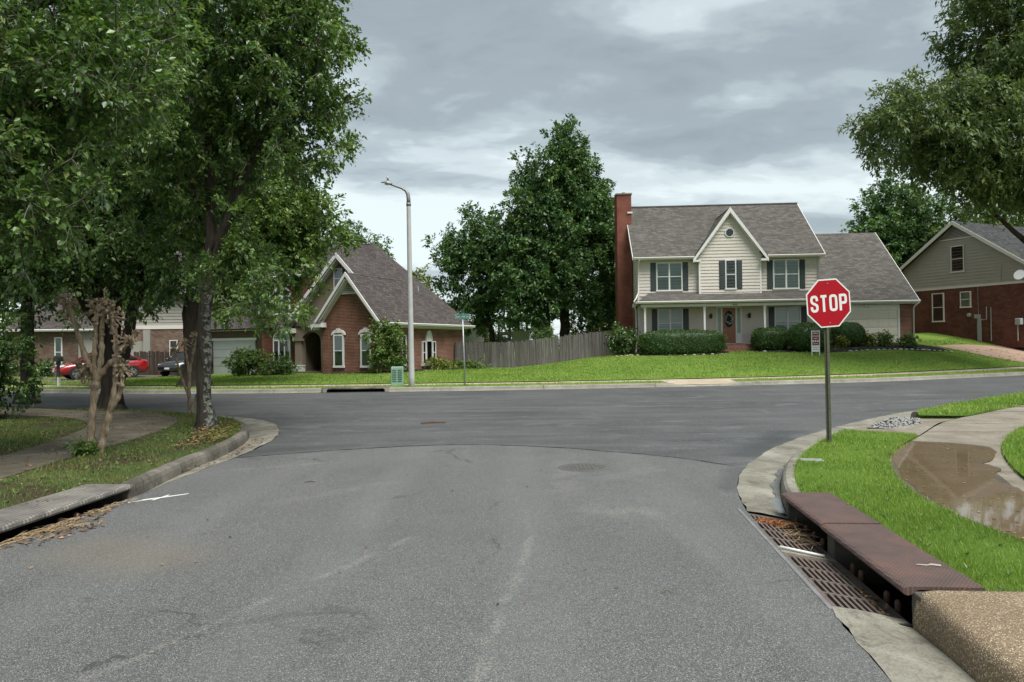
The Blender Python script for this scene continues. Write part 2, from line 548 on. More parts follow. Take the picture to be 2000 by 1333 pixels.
m_leaf('grass_far', (0.14, 0.225, 0.032), (0.205, 0.315, 0.054), (0.29, 0.38, 0.09), .6, .3)
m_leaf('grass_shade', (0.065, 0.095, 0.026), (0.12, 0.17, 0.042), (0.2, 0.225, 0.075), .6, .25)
m_bark('bark_lichen', (.028, .023, .018), (.085, .070, .056), .8)
m_bark('bark_dark', (.020, .016, .013), (.065, .053, .042), 0, .5)
m_bark('bark_mid', (.03, .026, .021), (.085, .072, .058), 0, .3)
m_bark('bark_crape', (.11, .068, .042), (.44, .355, .25), 0, 0, 15.)
plain('twig_pale', (.17, .15, .12), .9, .3, 9.)
m_plate('plate_rust', (.070, .046, .040), (.100, .064, .056), (.135, .075, .056), .042, .6)
m_plate('plate_grey', (.10, .095, .085), (.16, .15, .135), (.23, .215, .19), .07, .9)
m_glass('glass')
m_glass('glass_car', refl=.7)
m_wood('fence_wood', (.070, .064, .057), (.135, .126, .114), (.215, .205, .19))
m_wood('fence_wood_dark', (.035, .028, .022), (.065, .052, .042), (.10, .085, .068))
plain('siding_cream', (.575, .525, .465), .6, .06, 2.)
plain('siding_taupe', (.345, .31, .262), .65, .08, 2.)
plain('siding_gray', (.27, .26, .225), .65, .08, 2.)
plain('trim_white', (.68, .665, .64), .5, .06, 3.)
plain('trim_cream', (.60, .57, .51), .5, .06, 3.)
plain('shutter_green', (.022, .036, .034), .5, .15, 6.)
plain('door_wood', (.26, .105, .048), .4, .25, 8.)
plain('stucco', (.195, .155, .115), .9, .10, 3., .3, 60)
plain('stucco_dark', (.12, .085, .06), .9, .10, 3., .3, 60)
plain('garage_cream', (.66, .60, .50), .5, .05, 2.)
plain('garage_gray', (.36, .375, .36), .5, .06, 2.)
plain('blind_green', (.32, .40, .37), .7, .08, 3.)
plain('blind_white', (.62, .62, .56), .7, .06, 3.)
plain('room_dark', (.012, .014, .015), .8, .2, 3.)
plain('lantern_black', (.012, .012, .013), .4, .1, 5.)
plain('metal_galv', (.36, .38, .39), .45, .2, 9., 0, 40, .6)
plain('metal_dark', (.06, .06, .055), .55, .3, 12., .2, 60, .5)
plain('post_green', (.12, .125, .085), .5, .3, 14., .2, 60, .45)
plain('pole_concrete', (.43, .43, .41), .75, .12, 4., .2, 60)
plain('lamp_gray', (.22, .225, .22), .5, .1, 5., 0, 40, .4)
plain('sign_red', (.36, .002, .012), .5, .08, 5., spec=.25)
plain('sign_white', (.70, .70, .68), .4, .04, 3.)
plain('sign_green', (.0, .16, .105), .4, .1, 6.)
plain('sign_maroon', (.14, .008, .018), .45, .1, 6.)
plain('text_gray', (.35, .36, .36), .5, .05, 6.)
plain('box_green', (.26, .43, .32), .55, .08, 4.)
plain('slot_dark', (.02, .028, .024), .8, .1, 4.)
plain('pit_dark', (.012, .011, .010), .95, .3, 5.)
plain('grate_iron', (.17, .13, .11), .6, .35, 9., .3, 70, .3)
plain('manhole_iron', (.085, .08, .074), .7, .3, 9., .4, 60)
plain('manhole_ring', (.11, .105, .098), .75, .3, 9., .4, 60)
plain('frame_steel', (.26, .25, .25), .5, .3, 5., .2, 60, .4)
plain('rust_peg', (.13, .075, .05), .8, .3, 20., .3, 60, .2)
plain('paint_white', (.72, .72, .68), .7, .2, 30.)
plain('car_red', (.30, .006, .012), .25, .05, 2., coat=1.)
plain('car_black', (.015, .017, .02), .25, .05, 2., coat=1.)
plain('tire', (.012, .012, .012), .8, .1, 8.)
plain('rim', (.30, .31, .32), .3, .1, 8., 0, 40, .8)
plain('headlight', (.7, .72, .75), .1, .05, 6., coat=1.)
plain('tail_light', (.3, .01, .01), .2, .05, 6., coat=1.)
plain('stone_edge', (.36, .33, .27), .85, .2, 6., .3, 40)
plain('shed_cream', (.52, .52, .43), .7, .06, 3.)
plain('shed_brown', (.095, .075, .075), .7, .1, 3.)
plain('metal_roof_red', (.20, .075, .065), .5, .12, 3.)
plain('wood_bare', (.20, .165, .125), .9, .3, 12., .5, 30)
plain('flower_white', (.75, .72, .70), .6, .06, 8.)
plain('branch_debris', (.12, .065, .035), .9, .3, 20.)
plain('straw', (.34, .24, .13), .9, .3, 20.)
plain('straw_orange', (.34, .135, .05), .9, .3, 20.)
plain('stone_gravel', (.30, .29, .27), .85, .35, 60., .6, 70)
plain('white_pvc', (.66, .66, .62), .4, .1, 8.)
plain('meter_gray', (.30, .31, .31), .5, .1, 6.)


def m_water():
    m, t, b, tc = newmat('puddle_water')
    p = tc.outputs['Object']
    n = t.noise(p, 2.5, 4, .6)
    t.set(b.inputs['Base Color'], t.ramp(n, [(.3, C(.13, .092, .054)), (.7, C(.17, .124, .076))]))
    b.inputs['Roughness'].default_value = .04
    b.inputs['IOR'].default_value = 1.33
    t.set(b.inputs['Normal'], t.bump(t.noise(p, 6, 2, .5), .02, .01))
    MAT['puddle_water'] = m
    m, t, b, tc = newmat('gutter_water')
    b.inputs['Base Color'].default_value = C(.16, .17, .16)
    b.inputs['Roughness'].default_value = .06
    t.set(b.inputs['Normal'], t.bump(t.noise(tc.outputs['Object'], 30, 3, .6), .25, .01))
    MAT['gutter_water'] = m


m_water()


# ---------------------------------------------------------------- mesh helpers
def raw_mesh(name, V, Fa, nper, attr=None):
    """fast mesh from numpy arrays with faces of one size"""
    V = np.asarray(V, np.float32)
    Fa = np.asarray(Fa, np.int32)
    me = bpy.data.meshes.new(name)
    me.vertices.add(len(V))
    me.vertices.foreach_set('co', V.ravel())
    me.loops.add(Fa.size)
    me.loops.foreach_set('vertex_index', Fa.ravel())
    me.polygons.add(len(Fa))
    me.polygons.foreach_set('loop_start', np.arange(0, Fa.size, nper, dtype=np.int32))
    if attr is not None:
        a = me.attributes.new('tint', 'FLOAT', 'POINT')
        a.data.foreach_set('value', np.asarray(attr, np.float32))
    me.update(calc_edges=True)
    return me


def link(name, me, mat=None, parent=None, loc=(0, 0, 0), rotz=0., smooth=False):
    o = bpy.data.objects.new(name, me)
    col.objects.link(o)
    if mat is not None and me is not None and not me.materials:
        me.materials.append(MAT[mat])
    o.location = loc
    o.rotation_euler = (0, 0, rotz)
    o.parent = parent
    if smooth:
        me.polygons.foreach_set('use_smooth', np.ones(len(me.polygons), bool))
    return o


def thing(name, label, cat, loc=(0, 0, 0), rotz=0., group=None):
    o = bpy.data.objects.new(name, None)
    col.objects.link(o)
    o.location = loc
    o.rotation_euler = (0, 0, rotz)
    o.empty_display_size = .2
    return tag(o, label, cat, group)


def tag(o, label, cat, group=None, kind=None):
    if label:
        o['label'] = label
    if cat:
        o['category'] = cat
    if group:
        o['group'] = group
    if kind:
        o['kind'] = kind
    return o


def struct(o, kind='structure'):
    o['kind'] = kind
    return o


def clone(o, parent=None, loc=None, rotz=None):
    c = o.copy()
    col.objects.link(c)
    c.parent = parent
    if loc is not None:
        c.location = loc
    if rotz is not None:
        c.rotation_euler = (0, 0, rotz)
    for ch in list(o.children):
        clone(ch, c)
    return c


class MB:
    def __init__(s):
        s.v = []
        s.f = []

    def add(s, vs, fs):
        k = len(s.v)
        s.v += [tuple(v) for v in vs]
        s.f += [tuple(i + k for i in f) for f in fs]
        return s

    def box(s, x0, x1, y0, y1, z0, z1):
        return s.add([(x0, y0, z0), (x1, y0, z0), (x1, y1, z0), (x0, y1, z0), (x0, y0, z1), (x1, y0, z1), (x1, y1, z1), (x0, y1, z1)],
                     [(0, 3, 2, 1), (4, 5, 6, 7), (0, 1, 5, 4), (1, 2, 6, 5), (2, 3, 7, 6), (3, 0, 4, 7)])

    def prism(s, poly, a, b, axis='y'):
        """poly of (u,v): axis y -> (u,y,v); axis x -> (x,u,v); axis z -> (u,v,z); poly CCW seen from the -axis side for y"""
        n = len(poly)
        if axis == 'y':
            A = [(u, a, v) for u, v in poly]
            B = [(u, b, v) for u, v in poly]
        elif axis == 'x':
            A = [(a, u, v) for u, v in poly]
            B = [(b, u, v) for u, v in poly]
        else:
            A = [(u, v, a) for u, v in poly]
            B = [(u, v, b) for u, v in poly]
        return s.add(A + B, [tuple(range(n)), tuple(range(2 * n - 1, n - 1, -1))] + [(i, n + i, n + (i + 1) % n, (i + 1) % n) for i in range(n)])

    def tube(s, pts, rad, n=8, caps=True):
        pts = [Vector(p) for p in pts]
        if not hasattr(rad, '__len__'):
            rad = [rad] * len(pts)
        k = len(s.v)
        up = None
        for i, p in enumerate(pts):
            d = (pts[min(i + 1, len(pts) - 1)] - pts[max(i - 1, 0)])
            d = d.normalized() if d.length > 1e-9 else Vector((0, 0, 1))
            if up is None:
                up = Vector((1, 0, 0)) if abs(d.x) < .8 else Vector((0, 1, 0))
            a = (up - d * up.dot(d)).normalized()
            up = a
            b = d.cross(a)
            for j in range(n):
                an = 2 * math.pi * j / n
                s.v.append(tuple(p + (a * math.cos(an) + b * math.sin(an)) * rad[i]))
        for i in range(len(pts) - 1):
            for j in range(n):
                s.f.append((k + i * n + j, k + i * n + (j + 1) % n, k + (i + 1) * n + (j + 1) % n, k + (i + 1) * n + j))
        if caps:
            s.f.append(tuple(k + j for j in range(n - 1, -1, -1)))
            e = k + (len(pts) - 1) * n
            s.f.append(tuple(e + j for j in range(n)))
        return s

    def lathe(s, prof, n=16, c=(0, 0)):
        return s.tube([(c[0], c[1], z) for r, z in prof], [max(r, 1e-4) for r, z in prof], n)

    def blob(s, c, r, n=1, jit=.0):
        bm = bmesh.new()
        bmesh.ops.create_icosphere(bm, subdivisions=n, radius=1)
        rr = r if hasattr(r, '__len__') else (r, r, r)
        vs = [(c[0] + v.co.x * rr[0] * (1 + random.uniform(-jit, jit)), c[1] + v.co.y * rr[1] * (1 + random.uniform(-jit, jit)), c[2] + v.co.z * rr[2] * (1 + random.uniform(-jit, jit))) for v in bm.verts]
        fs = [tuple(v.index for v in f.verts) for f in bm.faces]
        bm.free()
        return s.add(vs, fs)

    def mesh(s, name, uv=True, bevel=0.):
        me = bpy.data.meshes.new(name)
        me.from_pydata(s.v, [], s.f)
        me.update()
        bm = bmesh.new()
        bm.from_mesh(me)
        bmesh.ops.recalc_face_normals(bm, faces=bm.faces)
        if bevel:
            bmesh.ops.bevel(bm, geom=list(bm.edges), offset=bevel, segments=2, profile=.5, affect='EDGES', clamp_overlap=True)
        if uv:
            ul = bm.loops.layers.uv.new('UVMap')
            bm.normal_update()
            for f in bm.faces:
                n = f.normal
                if abs(n.z) > .97:
                    u, v = Vector((1, 0, 0)), Vector((0, 1, 0))
                else:
                    u = Vector((-n.y, n.x, 0)).normalized()
                    v = n.cross(u)
                for l in f.loops:
                    l[ul].uv = (l.vert.co.dot(u), l.vert.co.dot(v))
        bm.to_mesh(me)
        bm.free()
        return me

    def build(s, name, mat, parent=None, loc=(0, 0, 0), rotz=0., smooth=False, bevel=0.):
        me = s.mesh(name, True, bevel)
        me.materials.append(MAT[mat])
        return link(name, me, None, parent, loc, rotz, smooth)


def B(name, mat, parent, *b, **kw):
    return MB().box(*b).build(name, mat, parent, **kw)


# ---------------------------------------------------------------- plan helpers
def in_poly(P, poly):
    P = np.asarray(P)
    x, y = P[:, 0], P[:, 1]
    ins = np.zeros(len(P), bool)
    n = len(poly)
    for i in range(n):
        x0, y0 = poly[i]
        x1, y1 = poly[(i + 1) % n]
        if y0 == y1:
            continue
        c = ((y0 > y) != (y1 > y)) & (x < (x1 - x0) * (y - y0) / (y1 - y0) + x0)
        ins ^= c
    return ins


def dens(pts, step, closed=False):
    out = []
    n = len(pts)
    for i in range(n if closed else n - 1):
        a, b = np.array(pts[i], float), np.array(pts[(i + 1) % n], float)
        k = max(1, int(np.ceil(np.linalg.norm(b - a) / step)))
        out += [tuple(a + (b - a) * j / k) for j in range(k)]
    if not closed:
        out.append(tuple(pts[-1]))
    return out


def smooth_path(pts, it=3):
    p = [np.array(q, float) for q in pts]
    for _ in range(it):
        q = [p[0]]
        for a, b in zip(p[:-1], p[1:]):
            q += [a * .75 + b * .25, a * .25 + b * .75]
        q.append(p[-1])
        p = q
    return [tuple(a) for a in p]


def sheet(name, poly, zf, mat, res=.4, step=None, parent=None, skirt=0.):
    bnd = dens(poly, step or res, True)
    P = np.array(poly, float)
    x0, y0 = P.min(0)
    x1, y1 = P.max(0)
    gx, gy = np.meshgrid(np.arange(x0 + res / 2, x1, res), np.arange(y0 + res / 2, y1, res))
    G = np.c_[gx.ravel(), gy.ravel()]
    G = G + rng.uniform(-.15, .15, G.shape) * res
    G = G[in_poly(G, poly)] if len(G) else G
    vs = [Vector(p) for p in bnd] + [Vector(p) for p in G]
    nb = len(bnd)
    r = geometry.delaunay_2d_cdt(vs, [(i, (i + 1) % nb) for i in range(nb)], [tuple(range(nb))], 1, 1e-5)
    V = [(v.x, v.y, zf(v.x, v.y)) for v in r[0]]
    me = bpy.data.meshes.new(name)
    FF = [f for f in r[2]]
    if skirt:
        n0 = len(V)
        V += [(V[i][0], V[i][1], V[i][2] - skirt) for i in range(nb)]
        FF += [(i, n0 + i, n0 + (i + 1) % nb, (i + 1) % nb) for i in range(nb)]
    me.from_pydata(V, [], FF)
    me.update()
    if me.polygons and sum(p.normal.z for p in me.polygons) < 0:
        me.flip_normals()
    return link(name, me, mat, parent, smooth=True)


def sweep(name, path, prof, mat, zf=None, parent=None, smooth=False, caps=True):
    """profile of (offset to the left of travel, z)"""
    p = np.array(path, float)
    d = np.gradient(p, axis=0)
    d /= np.linalg.norm(d, axis=1)[:, None]
    nrm = np.c_[-d[:, 1], d[:, 0]]
    m = MB()
    k = len(prof)
    for i in range(len(p)):
        base = zf(*p[i]) if zf else 0.
        for o, z in prof:
            q = p[i] + nrm[i] * o
            m.v.append((q[0], q[1], base + z))
    for i in range(len(p) - 1):
        for j in range(k - 1):
            m.f.append((i * k + j, (i + 1) * k + j, (i + 1) * k + j + 1, i * k + j + 1))
    if caps:
        m.f.append(tuple(range(k)))
        m.f.append(tuple(range(len(m.v) - 1, len(m.v) - 1 - k, -1)))
    me = m.mesh(name, False)
    me.materials.append(MAT[mat])
    return link(name, me, None, parent, smooth=smooth)


def offs(path, o):
    p = np.array(path, float)
    d = np.gradient(p, axis=0)
    d /= np.linalg.norm(d, axis=1)[:, None]
    return [tuple(q) for q in p + np.c_[-d[:, 1], d[:, 0]] * o]


def cut(path, t0, t1, key=1):
    """portion of a path with coordinate `key` between t0 and t1 (monotone), ends interpolated"""
    p = np.array(path, float)
    k = p[:, key]
    if k[0] > k[-1]:
        p = p[::-1]
        k = p[:, key]
    e = lambda t: tuple(np.interp(t, k, p[:, i]) for i in range(2))
    return [e(t0)] + [tuple(q) for q in p[(k > t0 + 1e-3) & (k < t1 - 1e-3)]] + [e(t1)]

# ================================================================ TERRAIN
_cx = np.array([-90, -60, -40, -28, -19.5, -14, -9.3, -4, 0, 6.9, 11.6, 15.9, 24.1, 34, 50, 90], float)
_cy = np.array([66, 51, 40.5, 34.6, 30.7, 29.1, 28.55, 28.5, 28.5, 29.3, 30.1, 31.25, 35.0, 41.2, 53, 83], float)
_fx = np.linspace(-90, 90, 721)
_fy = np.convolve(np.pad(np.interp(_fx, _cx, _cy), 10, mode='reflect', reflect_type='odd'), np.hanning(23)[1:-1] / np.hanning(23).sum(), 'same')[10:-10]
_ax = [-90, -20, -10, -6, -2, 0, 3, 7, 13, 18, 23, 28, 40, 90]
_av = [-.1, -.06, .16, .28, .16, .16, .48, .90, 1.12, 1.42, 1.66, 1.90, 2.05, 2.2]
_lx = [-90, -10, -6, 0, 7, 14, 19, 23, 30, 90]
_lv = [8, 7, 6, 10, 11.5, 11, 9, 8.5, 10, 10]


def yc(x):
    return float(np.interp(x, _fx, _fy))


def zfar(x, y):
    d_ = y - yc(x)
    t_ = min(1, max(0, (d_ - 2.7) / np.interp(x, _lx, _lv)))
    bump_ = .02 * math.sin(x * .9 + y * .5) * min(1, max(0, d_ - 3))
    rise = np.interp(x, [8, 30], [0, .10])
    return .145 + .035 * min(1, max(0, d_ / 2.5)) + (rise * min(1, max(0, d_ / 2.7))) + np.interp(x, _ax, _av) * t_ * (1.35 - .35 * t_) + bump_


def zleft(x, y):
    return .135 + .012 * max(0, -x - 5) * .5 + .015 * math.sin(x * 1.3) * math.sin(y * 1.1)


def zright(x, y):
    return .15 + .008 * max(0, x - 4)


struct(sheet('ground', [(-900, -300), (900, -300), (900, 1500), (-900, 1500)], lambda x, y: -.9, 'ground_base', 200))

# ---------------------------------------------------------------- street edges
L_EDGE = smooth_path([(-4.62, -8), (-4.6, 3), (-4.58, 6.6), (-4.46, 7.6), (-4.36, 8.45), (-4.40, 10.15), (-4.30, 12.3), (-4.55, 14.6), (-5.4, 17.0), (-6.8, 18.55), (-9.8, 20.26), (-13.7, 21.85), (-26, 26.4), (-45, 36)], 2)
L_CURB = smooth_path([(-4.64, -8), (-4.62, 3), (-4.60, 6.6), (-4.48, 7.7), (-4.40, 8.5), (-4.62, 10.2), (-4.68, 12.2), (-5.0, 14.2), (-5.85, 16.3), (-7.2, 17.8), (-10, 19.3), (-14, 20.9), (-26.3, 25.5), (-45.3, 35)], 2)
R_EDGE = smooth_path([(1.62, -6), (1.72, 2), (1.84, 3.67), (1.96, 4.51), (2.06, 5.1), (2.29, 7.29), (2.60, 8.74), (3.07, 9.98), (4.30, 12.17), (6.16, 14.46), (8.78, 17.2), (16.04, 23.2), (26, 30.2), (42, 41.5)], 2)
R_CURB = smooth_path([(2.02, -6), (2.16, 2), (2.30, 3.79), (2.44, 4.6), (2.58, 6.1), (2.73, 7.5), (3.14, 8.8), (3.62, 9.9), (4.26, 11.04), (5.33, 12.65), (7.0, 14.5), (9.15, 16.75), (16.4, 22.7), (26.3, 29.7), (42.3, 41)], 2)
far_line = [(x, yc(x)) for x in np.linspace(-70, 60, 200)]

cross = [(-4.4, 9.0)] + [p for p in L_EDGE if p[1] > 9.2] + [p for p in far_line if -44 < p[0] < 41] + [p for p in R_EDGE if p[1] > 8.2][::-1]
struct(sheet('cross_street', cross, lambda x, y: -.004, 'asphalt_new', 1.2, .5))
seam = smooth_path([(-4.32, 11.55), (-4.11, 11.62), (-3.04, 12.2), (-1.53, 12.72), (-.5, 12.72), (.6, 12.3), (1.58, 11.65), (2.5, 10.9), (3.05, 10.05)], 2)
near = [p for p in L_EDGE if p[1] < 11.4] + seam + [p for p in R_EDGE if p[1] < 9.9][::-1]
near = [(x + (random.uniform(-.012, .012)), y + random.uniform(-.012, .012)) for x, y in near]
struct(sheet('near_street', near, lambda x, y: .002, 'asphalt_old', .8, .25))

sm = dens(seam, .12)
sa_ = [(x + random.uniform(-.008, .008), y + .018 + random.uniform(-.012, .018)) for x, y in sm]
sb2 = [(x + random.uniform(-.008, .008), y - .016 + random.uniform(-.014, .010)) for x, y in sm]
V = [(x, y, .0065) for x, y in sa_] + [(x, y, .0065) for x, y in sb2]
nn = len(sm)
struct(link('road_seam', MB().add(V, [(i, i + 1, nn + i + 1, nn + i) for i in range(nn - 1)]).mesh('road_seam', False), 'mulch'))

# ---------------------------------------------------------------- gutters and kerbs, right
def strip(name, a, b, za, zb, mat, n=60, mid=None, jit=0.):
    """concrete pan between two edge lines (a = road side, b = kerb side)"""
    def res(p):
        p = np.array(p)
        s = np.r_[0, np.cumsum(np.linalg.norm(np.diff(p, axis=0), axis=1))]
        u = np.linspace(0, s[-1], n)
        return np.c_[np.interp(u, s, p[:, 0]), np.interp(u, s, p[:, 1])]
    A, Bb = res(a), res(b)
    if jit:
        A = A + rng.uniform(-jit, jit, A.shape)
    V, Fc = [], []
    ks = (0, .35, .7, .92, 1)
    for i in range(n):
        for k in ks:
            q = A[i] * (1 - k) + Bb[i] * k
            zb_ = zb(q[0], q[1]) if callable(zb) else zb
            V.append((q[0], q[1], za + (zb_ - za) * k ** 1.4))
    m = len(ks)
    for i in range(n - 1):
        for j in range(m - 1):
            Fc.append((i * m + j, (i + 1) * m + j, (i + 1) * m + j + 1, i * m + j + 1))
    mb = MB().add(V, Fc)
    me = mb.mesh(name, False)
    me.materials.append(MAT[mat])
    if sum(p.normal.z for p in me.polygons) < 0:
        me.flip_normals()
    return link(name, me, None, None, smooth=True)


def pan(segs, edge, curb, mat, jit=.012, zb=-.035):
    for y0, y1 in segs:
        struct(strip('gutter_pan', cut(edge, y0, y1), cut(curb, y0, y1),   .006, zb, mat, max(8, int((y1 - y0) * 6)), jit=jit))


pan([(-3, 3.38), (3.39, 4.72), (7.42, 9.55), (9.56, 11.6), (11.61, 14.3), (14.31, 17.), (17.02, 22), (22.02, 40)], R_EDGE, R_CURB, 'gutter_concrete', .016,
    lambda x, y: -.035 - .052 * max(0, 1 - max(0, y - 7.42) / .7) if y > 6 else -.035 - .052 * max(0, 1 - max(0, 4.72 - y) / .7))
CURB = [(0, -.05), (-.012, .07), (-.03, .115), (-.06, .14), (-.10, .145), (-.155, .14), (-.155, -.05)]
for y0, y1 in ((7.52, 9.6), (9.612, 11.7), (11.712, 12.9)):
    pth = cut(R_CURB, y0, y1)
    struct(sweep('curb', dens(pth, .15), CURB, 'gutter_concrete', lambda x, y: -max(0, y - 11.9) * .10))
for y0, y1 in ((16.2, 20.), (20.01, 27.), (27.01, 40)):
    struct(sweep('curb', dens(cut(R_CURB, y0, y1), .4), CURB, 'gutter_concrete'))
# exposed aggregate apron beside the inlet
ap = sweep('driveway_apron', dens(cut(R_CURB, -3, 4.56), .2), [(0, -.09), (-.012, .02), (-.028, .09), (-.048, .128), (-.08, .148), (-.14, .156), (-.6, .162), (-3.5, .18), (-3.5, -.05)], 'aggregate', smooth=True)
struct(ap)
# running water along the kerb
wv = cut(R_CURB, 7.55, 11.2)
wl = offs(dens(wv, .06), .012)
wr = [(x + random.uniform(-.008, .008), y) for x, y in offs(dens(wv, .06), .12)]
wr = [((a[0] * (1 - k) + b[0] * k), (a[1] * (1 - k) + b[1] * k)) for (a, b), k in zip(zip(wl, wr), [min(1, (len(wl) - i) / 22) * (.72 + .2 * math.sin(i * .33) + .14 * math.sin(i * .81 + 1)) for i in range(len(wl))])]
wz = lambda y: -.021 - .045 * max(0, 1 - max(0, y - 7.42) / .7)
V = [(x, y, wz(y)) for x, y in wl] + [(x, y, wz(y) + .004) for x, y in wr]
nn = len(wl)
struct(link('gutter_water', MB().add(V, [(i, i + 1, nn + i + 1, nn + i) for i in range(nn - 1)]).mesh('gutter_water', False), 'gutter_water'))

# ---------------------------------------------------------------- gutters and kerbs, left
pan([(8.52, 9.9), (9.91, 11.6), (11.61, 14.0), (14.01, 16.8), (16.81, 19.3), (19.31, 25), (25.01, 33)], L_EDGE, L_CURB, 'gutter_concrete', .02)
CURBL = [(0, -.05), (.012, .06), (.03, .11), (.07, .135), (.16, .135), (.16, -.05)]
for y0, y1 in ((-6, 2.), (2.01, 5.9), (8.5, 10.9), (10.91, 12.9), (12.92, 15.1), (15.11, 17.2), (17.21, 20.5), (20.51, 26), (26.01, 34)):
    struct(sweep('curb', [(x + random.uniform(-.006, .006), y) for x, y in dens(cut(L_CURB, y0, y1), .25)], CURBL, 'curb_old'))

# ---------------------------------------------------------------- far kerb
CURBF = [(-.30, .004), (-.02, .004), (0, .05), (.015, .12), (.05, .148), (.17, .15), (.17, -.05), (-.30, -.05)]
ends = [-68, -30, -22, -16, -12, -9.2, -7.35, None, -4.75, 1.2, 5.6, None, 9.6, 13, 17, 21.5, 26, 32, 40, 56]
for a, b in zip(ends[:-1], ends[1:]):
    if a is None or b is None:
        continue
    pth = [(x, yc(x)) for x in np.arange(a + .01, b, .4)] + [(b - .01, yc(b - .01))]
    struct(sweep('curb', pth, CURBF, 'curb_far'))
# dropped kerb at the ramp
m = MB()
dprof = [(-.30, .004, 0), (-.02, .005, 0), (0, .03, .5), (.05, .05, 1), (.17, .055, 1), (.17, -.05, 0), (-.30, -.05, 0)]
dxs = list(np.arange(5.61, 9.58, .1)) + [9.6]
for x in dxs:
    lift = .094 * min(1, max(0, (abs(x - 7.62) - .95) / .42))
    for o_, z_, k_ in dprof:
        m.v.append((x, yc(x) + o_, z_ + lift * k_))
for i in range(len(dxs) - 1):
    for j in range(6):
        m.f.append((i * 7 + j, (i + 1) * 7 + j, (i + 1) * 7 + j + 1, i * 7 + j + 1))
struct(m.build('curb', 'curb_far'))


def band(name, x0, x1, d0, d1, mat, up=.0, nx=80, nd=6, zf=zfar, dfun=None):
    V, Fc = [], []
    xs = np.linspace(x0, x1, nx)
    for x in xs:
        for k in np.linspace(0, 1, nd):
            d_ = d0 + (d1 - d0) * k
            y = yc(x) + d_
            V.append((x, y, zf(x, y) + up))
    for i in range(nx - 1):
        for j in range(nd - 1):
            Fc.append((i * nd + j, (i + 1) * nd + j, (i + 1) * nd + j + 1, i * nd + j + 1))
    me = MB().add(V, Fc).mesh(name, False)
    me.materials.append(MAT[mat])
    if sum(p.normal.z for p in me.polygons) < 0:
        me.flip_normals()
    return struct(link(name, me, None, None, smooth=True))


WALK0, WALK1 = 1.35, 2.45
band('verge', -70, 6.15, .165, WALK0, 'lawn_far', .005, 160, 4)
band('verge', 9.1, 60, .165, WALK0, 'lawn_far', .005, 110, 4)
band('verge_base', -70, 60, .20, 3.0, 'soil', -.14, 160, 4)
swalk = struct(thing('sidewalk', None, None))
xs = np.arange(-40, 44, 1.5)
for i, x in enumerate(xs):
    x1 = x + 1.485
    q = [(x, yc(x) + WALK0), (x1, yc(x1) + WALK0), (x1, yc(x1) + WALK1), (x, yc(x) + WALK1)]
    zz_ = [zfar(*p) - .012 + random.uniform(-.004, .004) for p in q]
    m = MB().add([(p[0], p[1], z) for p, z in zip(q, zz_)] + [(p[0], p[1], z - .1) for p, z in zip(q, zz_)],
                 [(0, 1, 2, 3), (4, 7, 6, 5), (0, 4, 5, 1), (1, 5, 6, 2), (2, 6, 7, 3), (3, 7, 4, 0)])
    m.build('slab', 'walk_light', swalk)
V, Fc = [], []
rx_, rd_ = np.linspace(5.75, 9.5, 26), np.linspace(.12, WALK0 - .005, 7)
for x in rx_:
    for d_ in rd_:
        k_ = d_ / WALK0
        flat = .058 + (.148 - .058 + .02) * k_
        sd2 = min(1, max(0, (abs(x - 7.62) - .95 - .45 * k_) / .42))
        V.append((x, yc(x) + d_, flat * (1 - sd2) + (zfar(x, yc(x) + d_) - .004) * sd2))
Fc = [(i * 7 + j, (i + 1) * 7 + j, (i + 1) * 7 + j + 1, i * 7 + j + 1) for i in range(25) for j in range(6)]
rme = MB().add(V, Fc).mesh('walk_ramp', False)
if sum(p.normal.z for p in rme.polygons) < 0:
    rme.flip_normals()
struct(link('walk_ramp', rme, 'walk_light', smooth=True))

# far lawn: one sheet to the tree line
V, Fc = [], []
xs = np.linspace(-90, 90, 181)
ds = np.r_[np.linspace(WALK1 + .01, 26, 34), np.linspace(29, 140, 14)]
for x in xs:
    for d_ in ds:
        y = yc(x) + d_
        V.append((x, y, zfar(x, y) + (.055 if d_ > WALK1 + .3 else .02)))
nd = len(ds)
Fc = [(i * nd + j, (i + 1) * nd + j, (i + 1) * nd + j + 1, i * nd + j + 1) for i in range(len(xs) - 1) for j in range(nd - 1)]
lawn = struct(link('lawn', MB().add(V, Fc).mesh('lawn', False), 'lawn_far', smooth=True))


def on(x, y, up=.055):
    return zfar(x, y) + up


# driveway of the brick and siding house, pinkish aggregate
dp = smooth_path([(24.3, 42.6), (26.5, 40.2), (29.5, 40.6), (34, 44.5), (44, 52), (44, 58), (37, 52.5), (31.5, 46.2), (28, 44.6)], 1)
struct(sheet('driveway', dp, lambda x, y: on(x, y, .075), 'drive_pink', .8))
# front walk to the porch and brown left driveways
dl_ = [(-29, 37.2), (-21.6, 35.0), (-18.2, 46), (-23, 47.5), (-30, 40)]
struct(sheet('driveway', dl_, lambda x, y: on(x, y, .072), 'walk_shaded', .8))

# ---------------------------------------------------------------- right corner: walk, lawns, puddle
wl_ = smooth_path([(3.84, 3.0), (3.86, 5.64), (3.89, 6.68), (4.11, 7.89), (4.99, 10.03), (6.6, 12.05), (8.0, 13.9), (9.2, 14.95), (11.68, 16.98), (20, 23.0), (32, 31.5)], 2)
wr_ = smooth_path([(5.1, 3.0), (5.12, 5.6), (5.25, 7.0), (5.55, 8.09), (6.49, 9.89), (7.52, 11.4), (9.06, 13.1), (10.2, 14.1), (12.6, 16.0), (20.8, 22.0), (32.8, 30.5)], 2)


def resample(p, n):
    p = np.array(p)
    s = np.r_[0, np.cumsum(np.linalg.norm(np.diff(p, axis=0), axis=1))]
    u = np.linspace(0, s[-1], n)
    return np.c_[np.interp(u, s, p[:, 0]), np.interp(u, s, p[:, 1])]


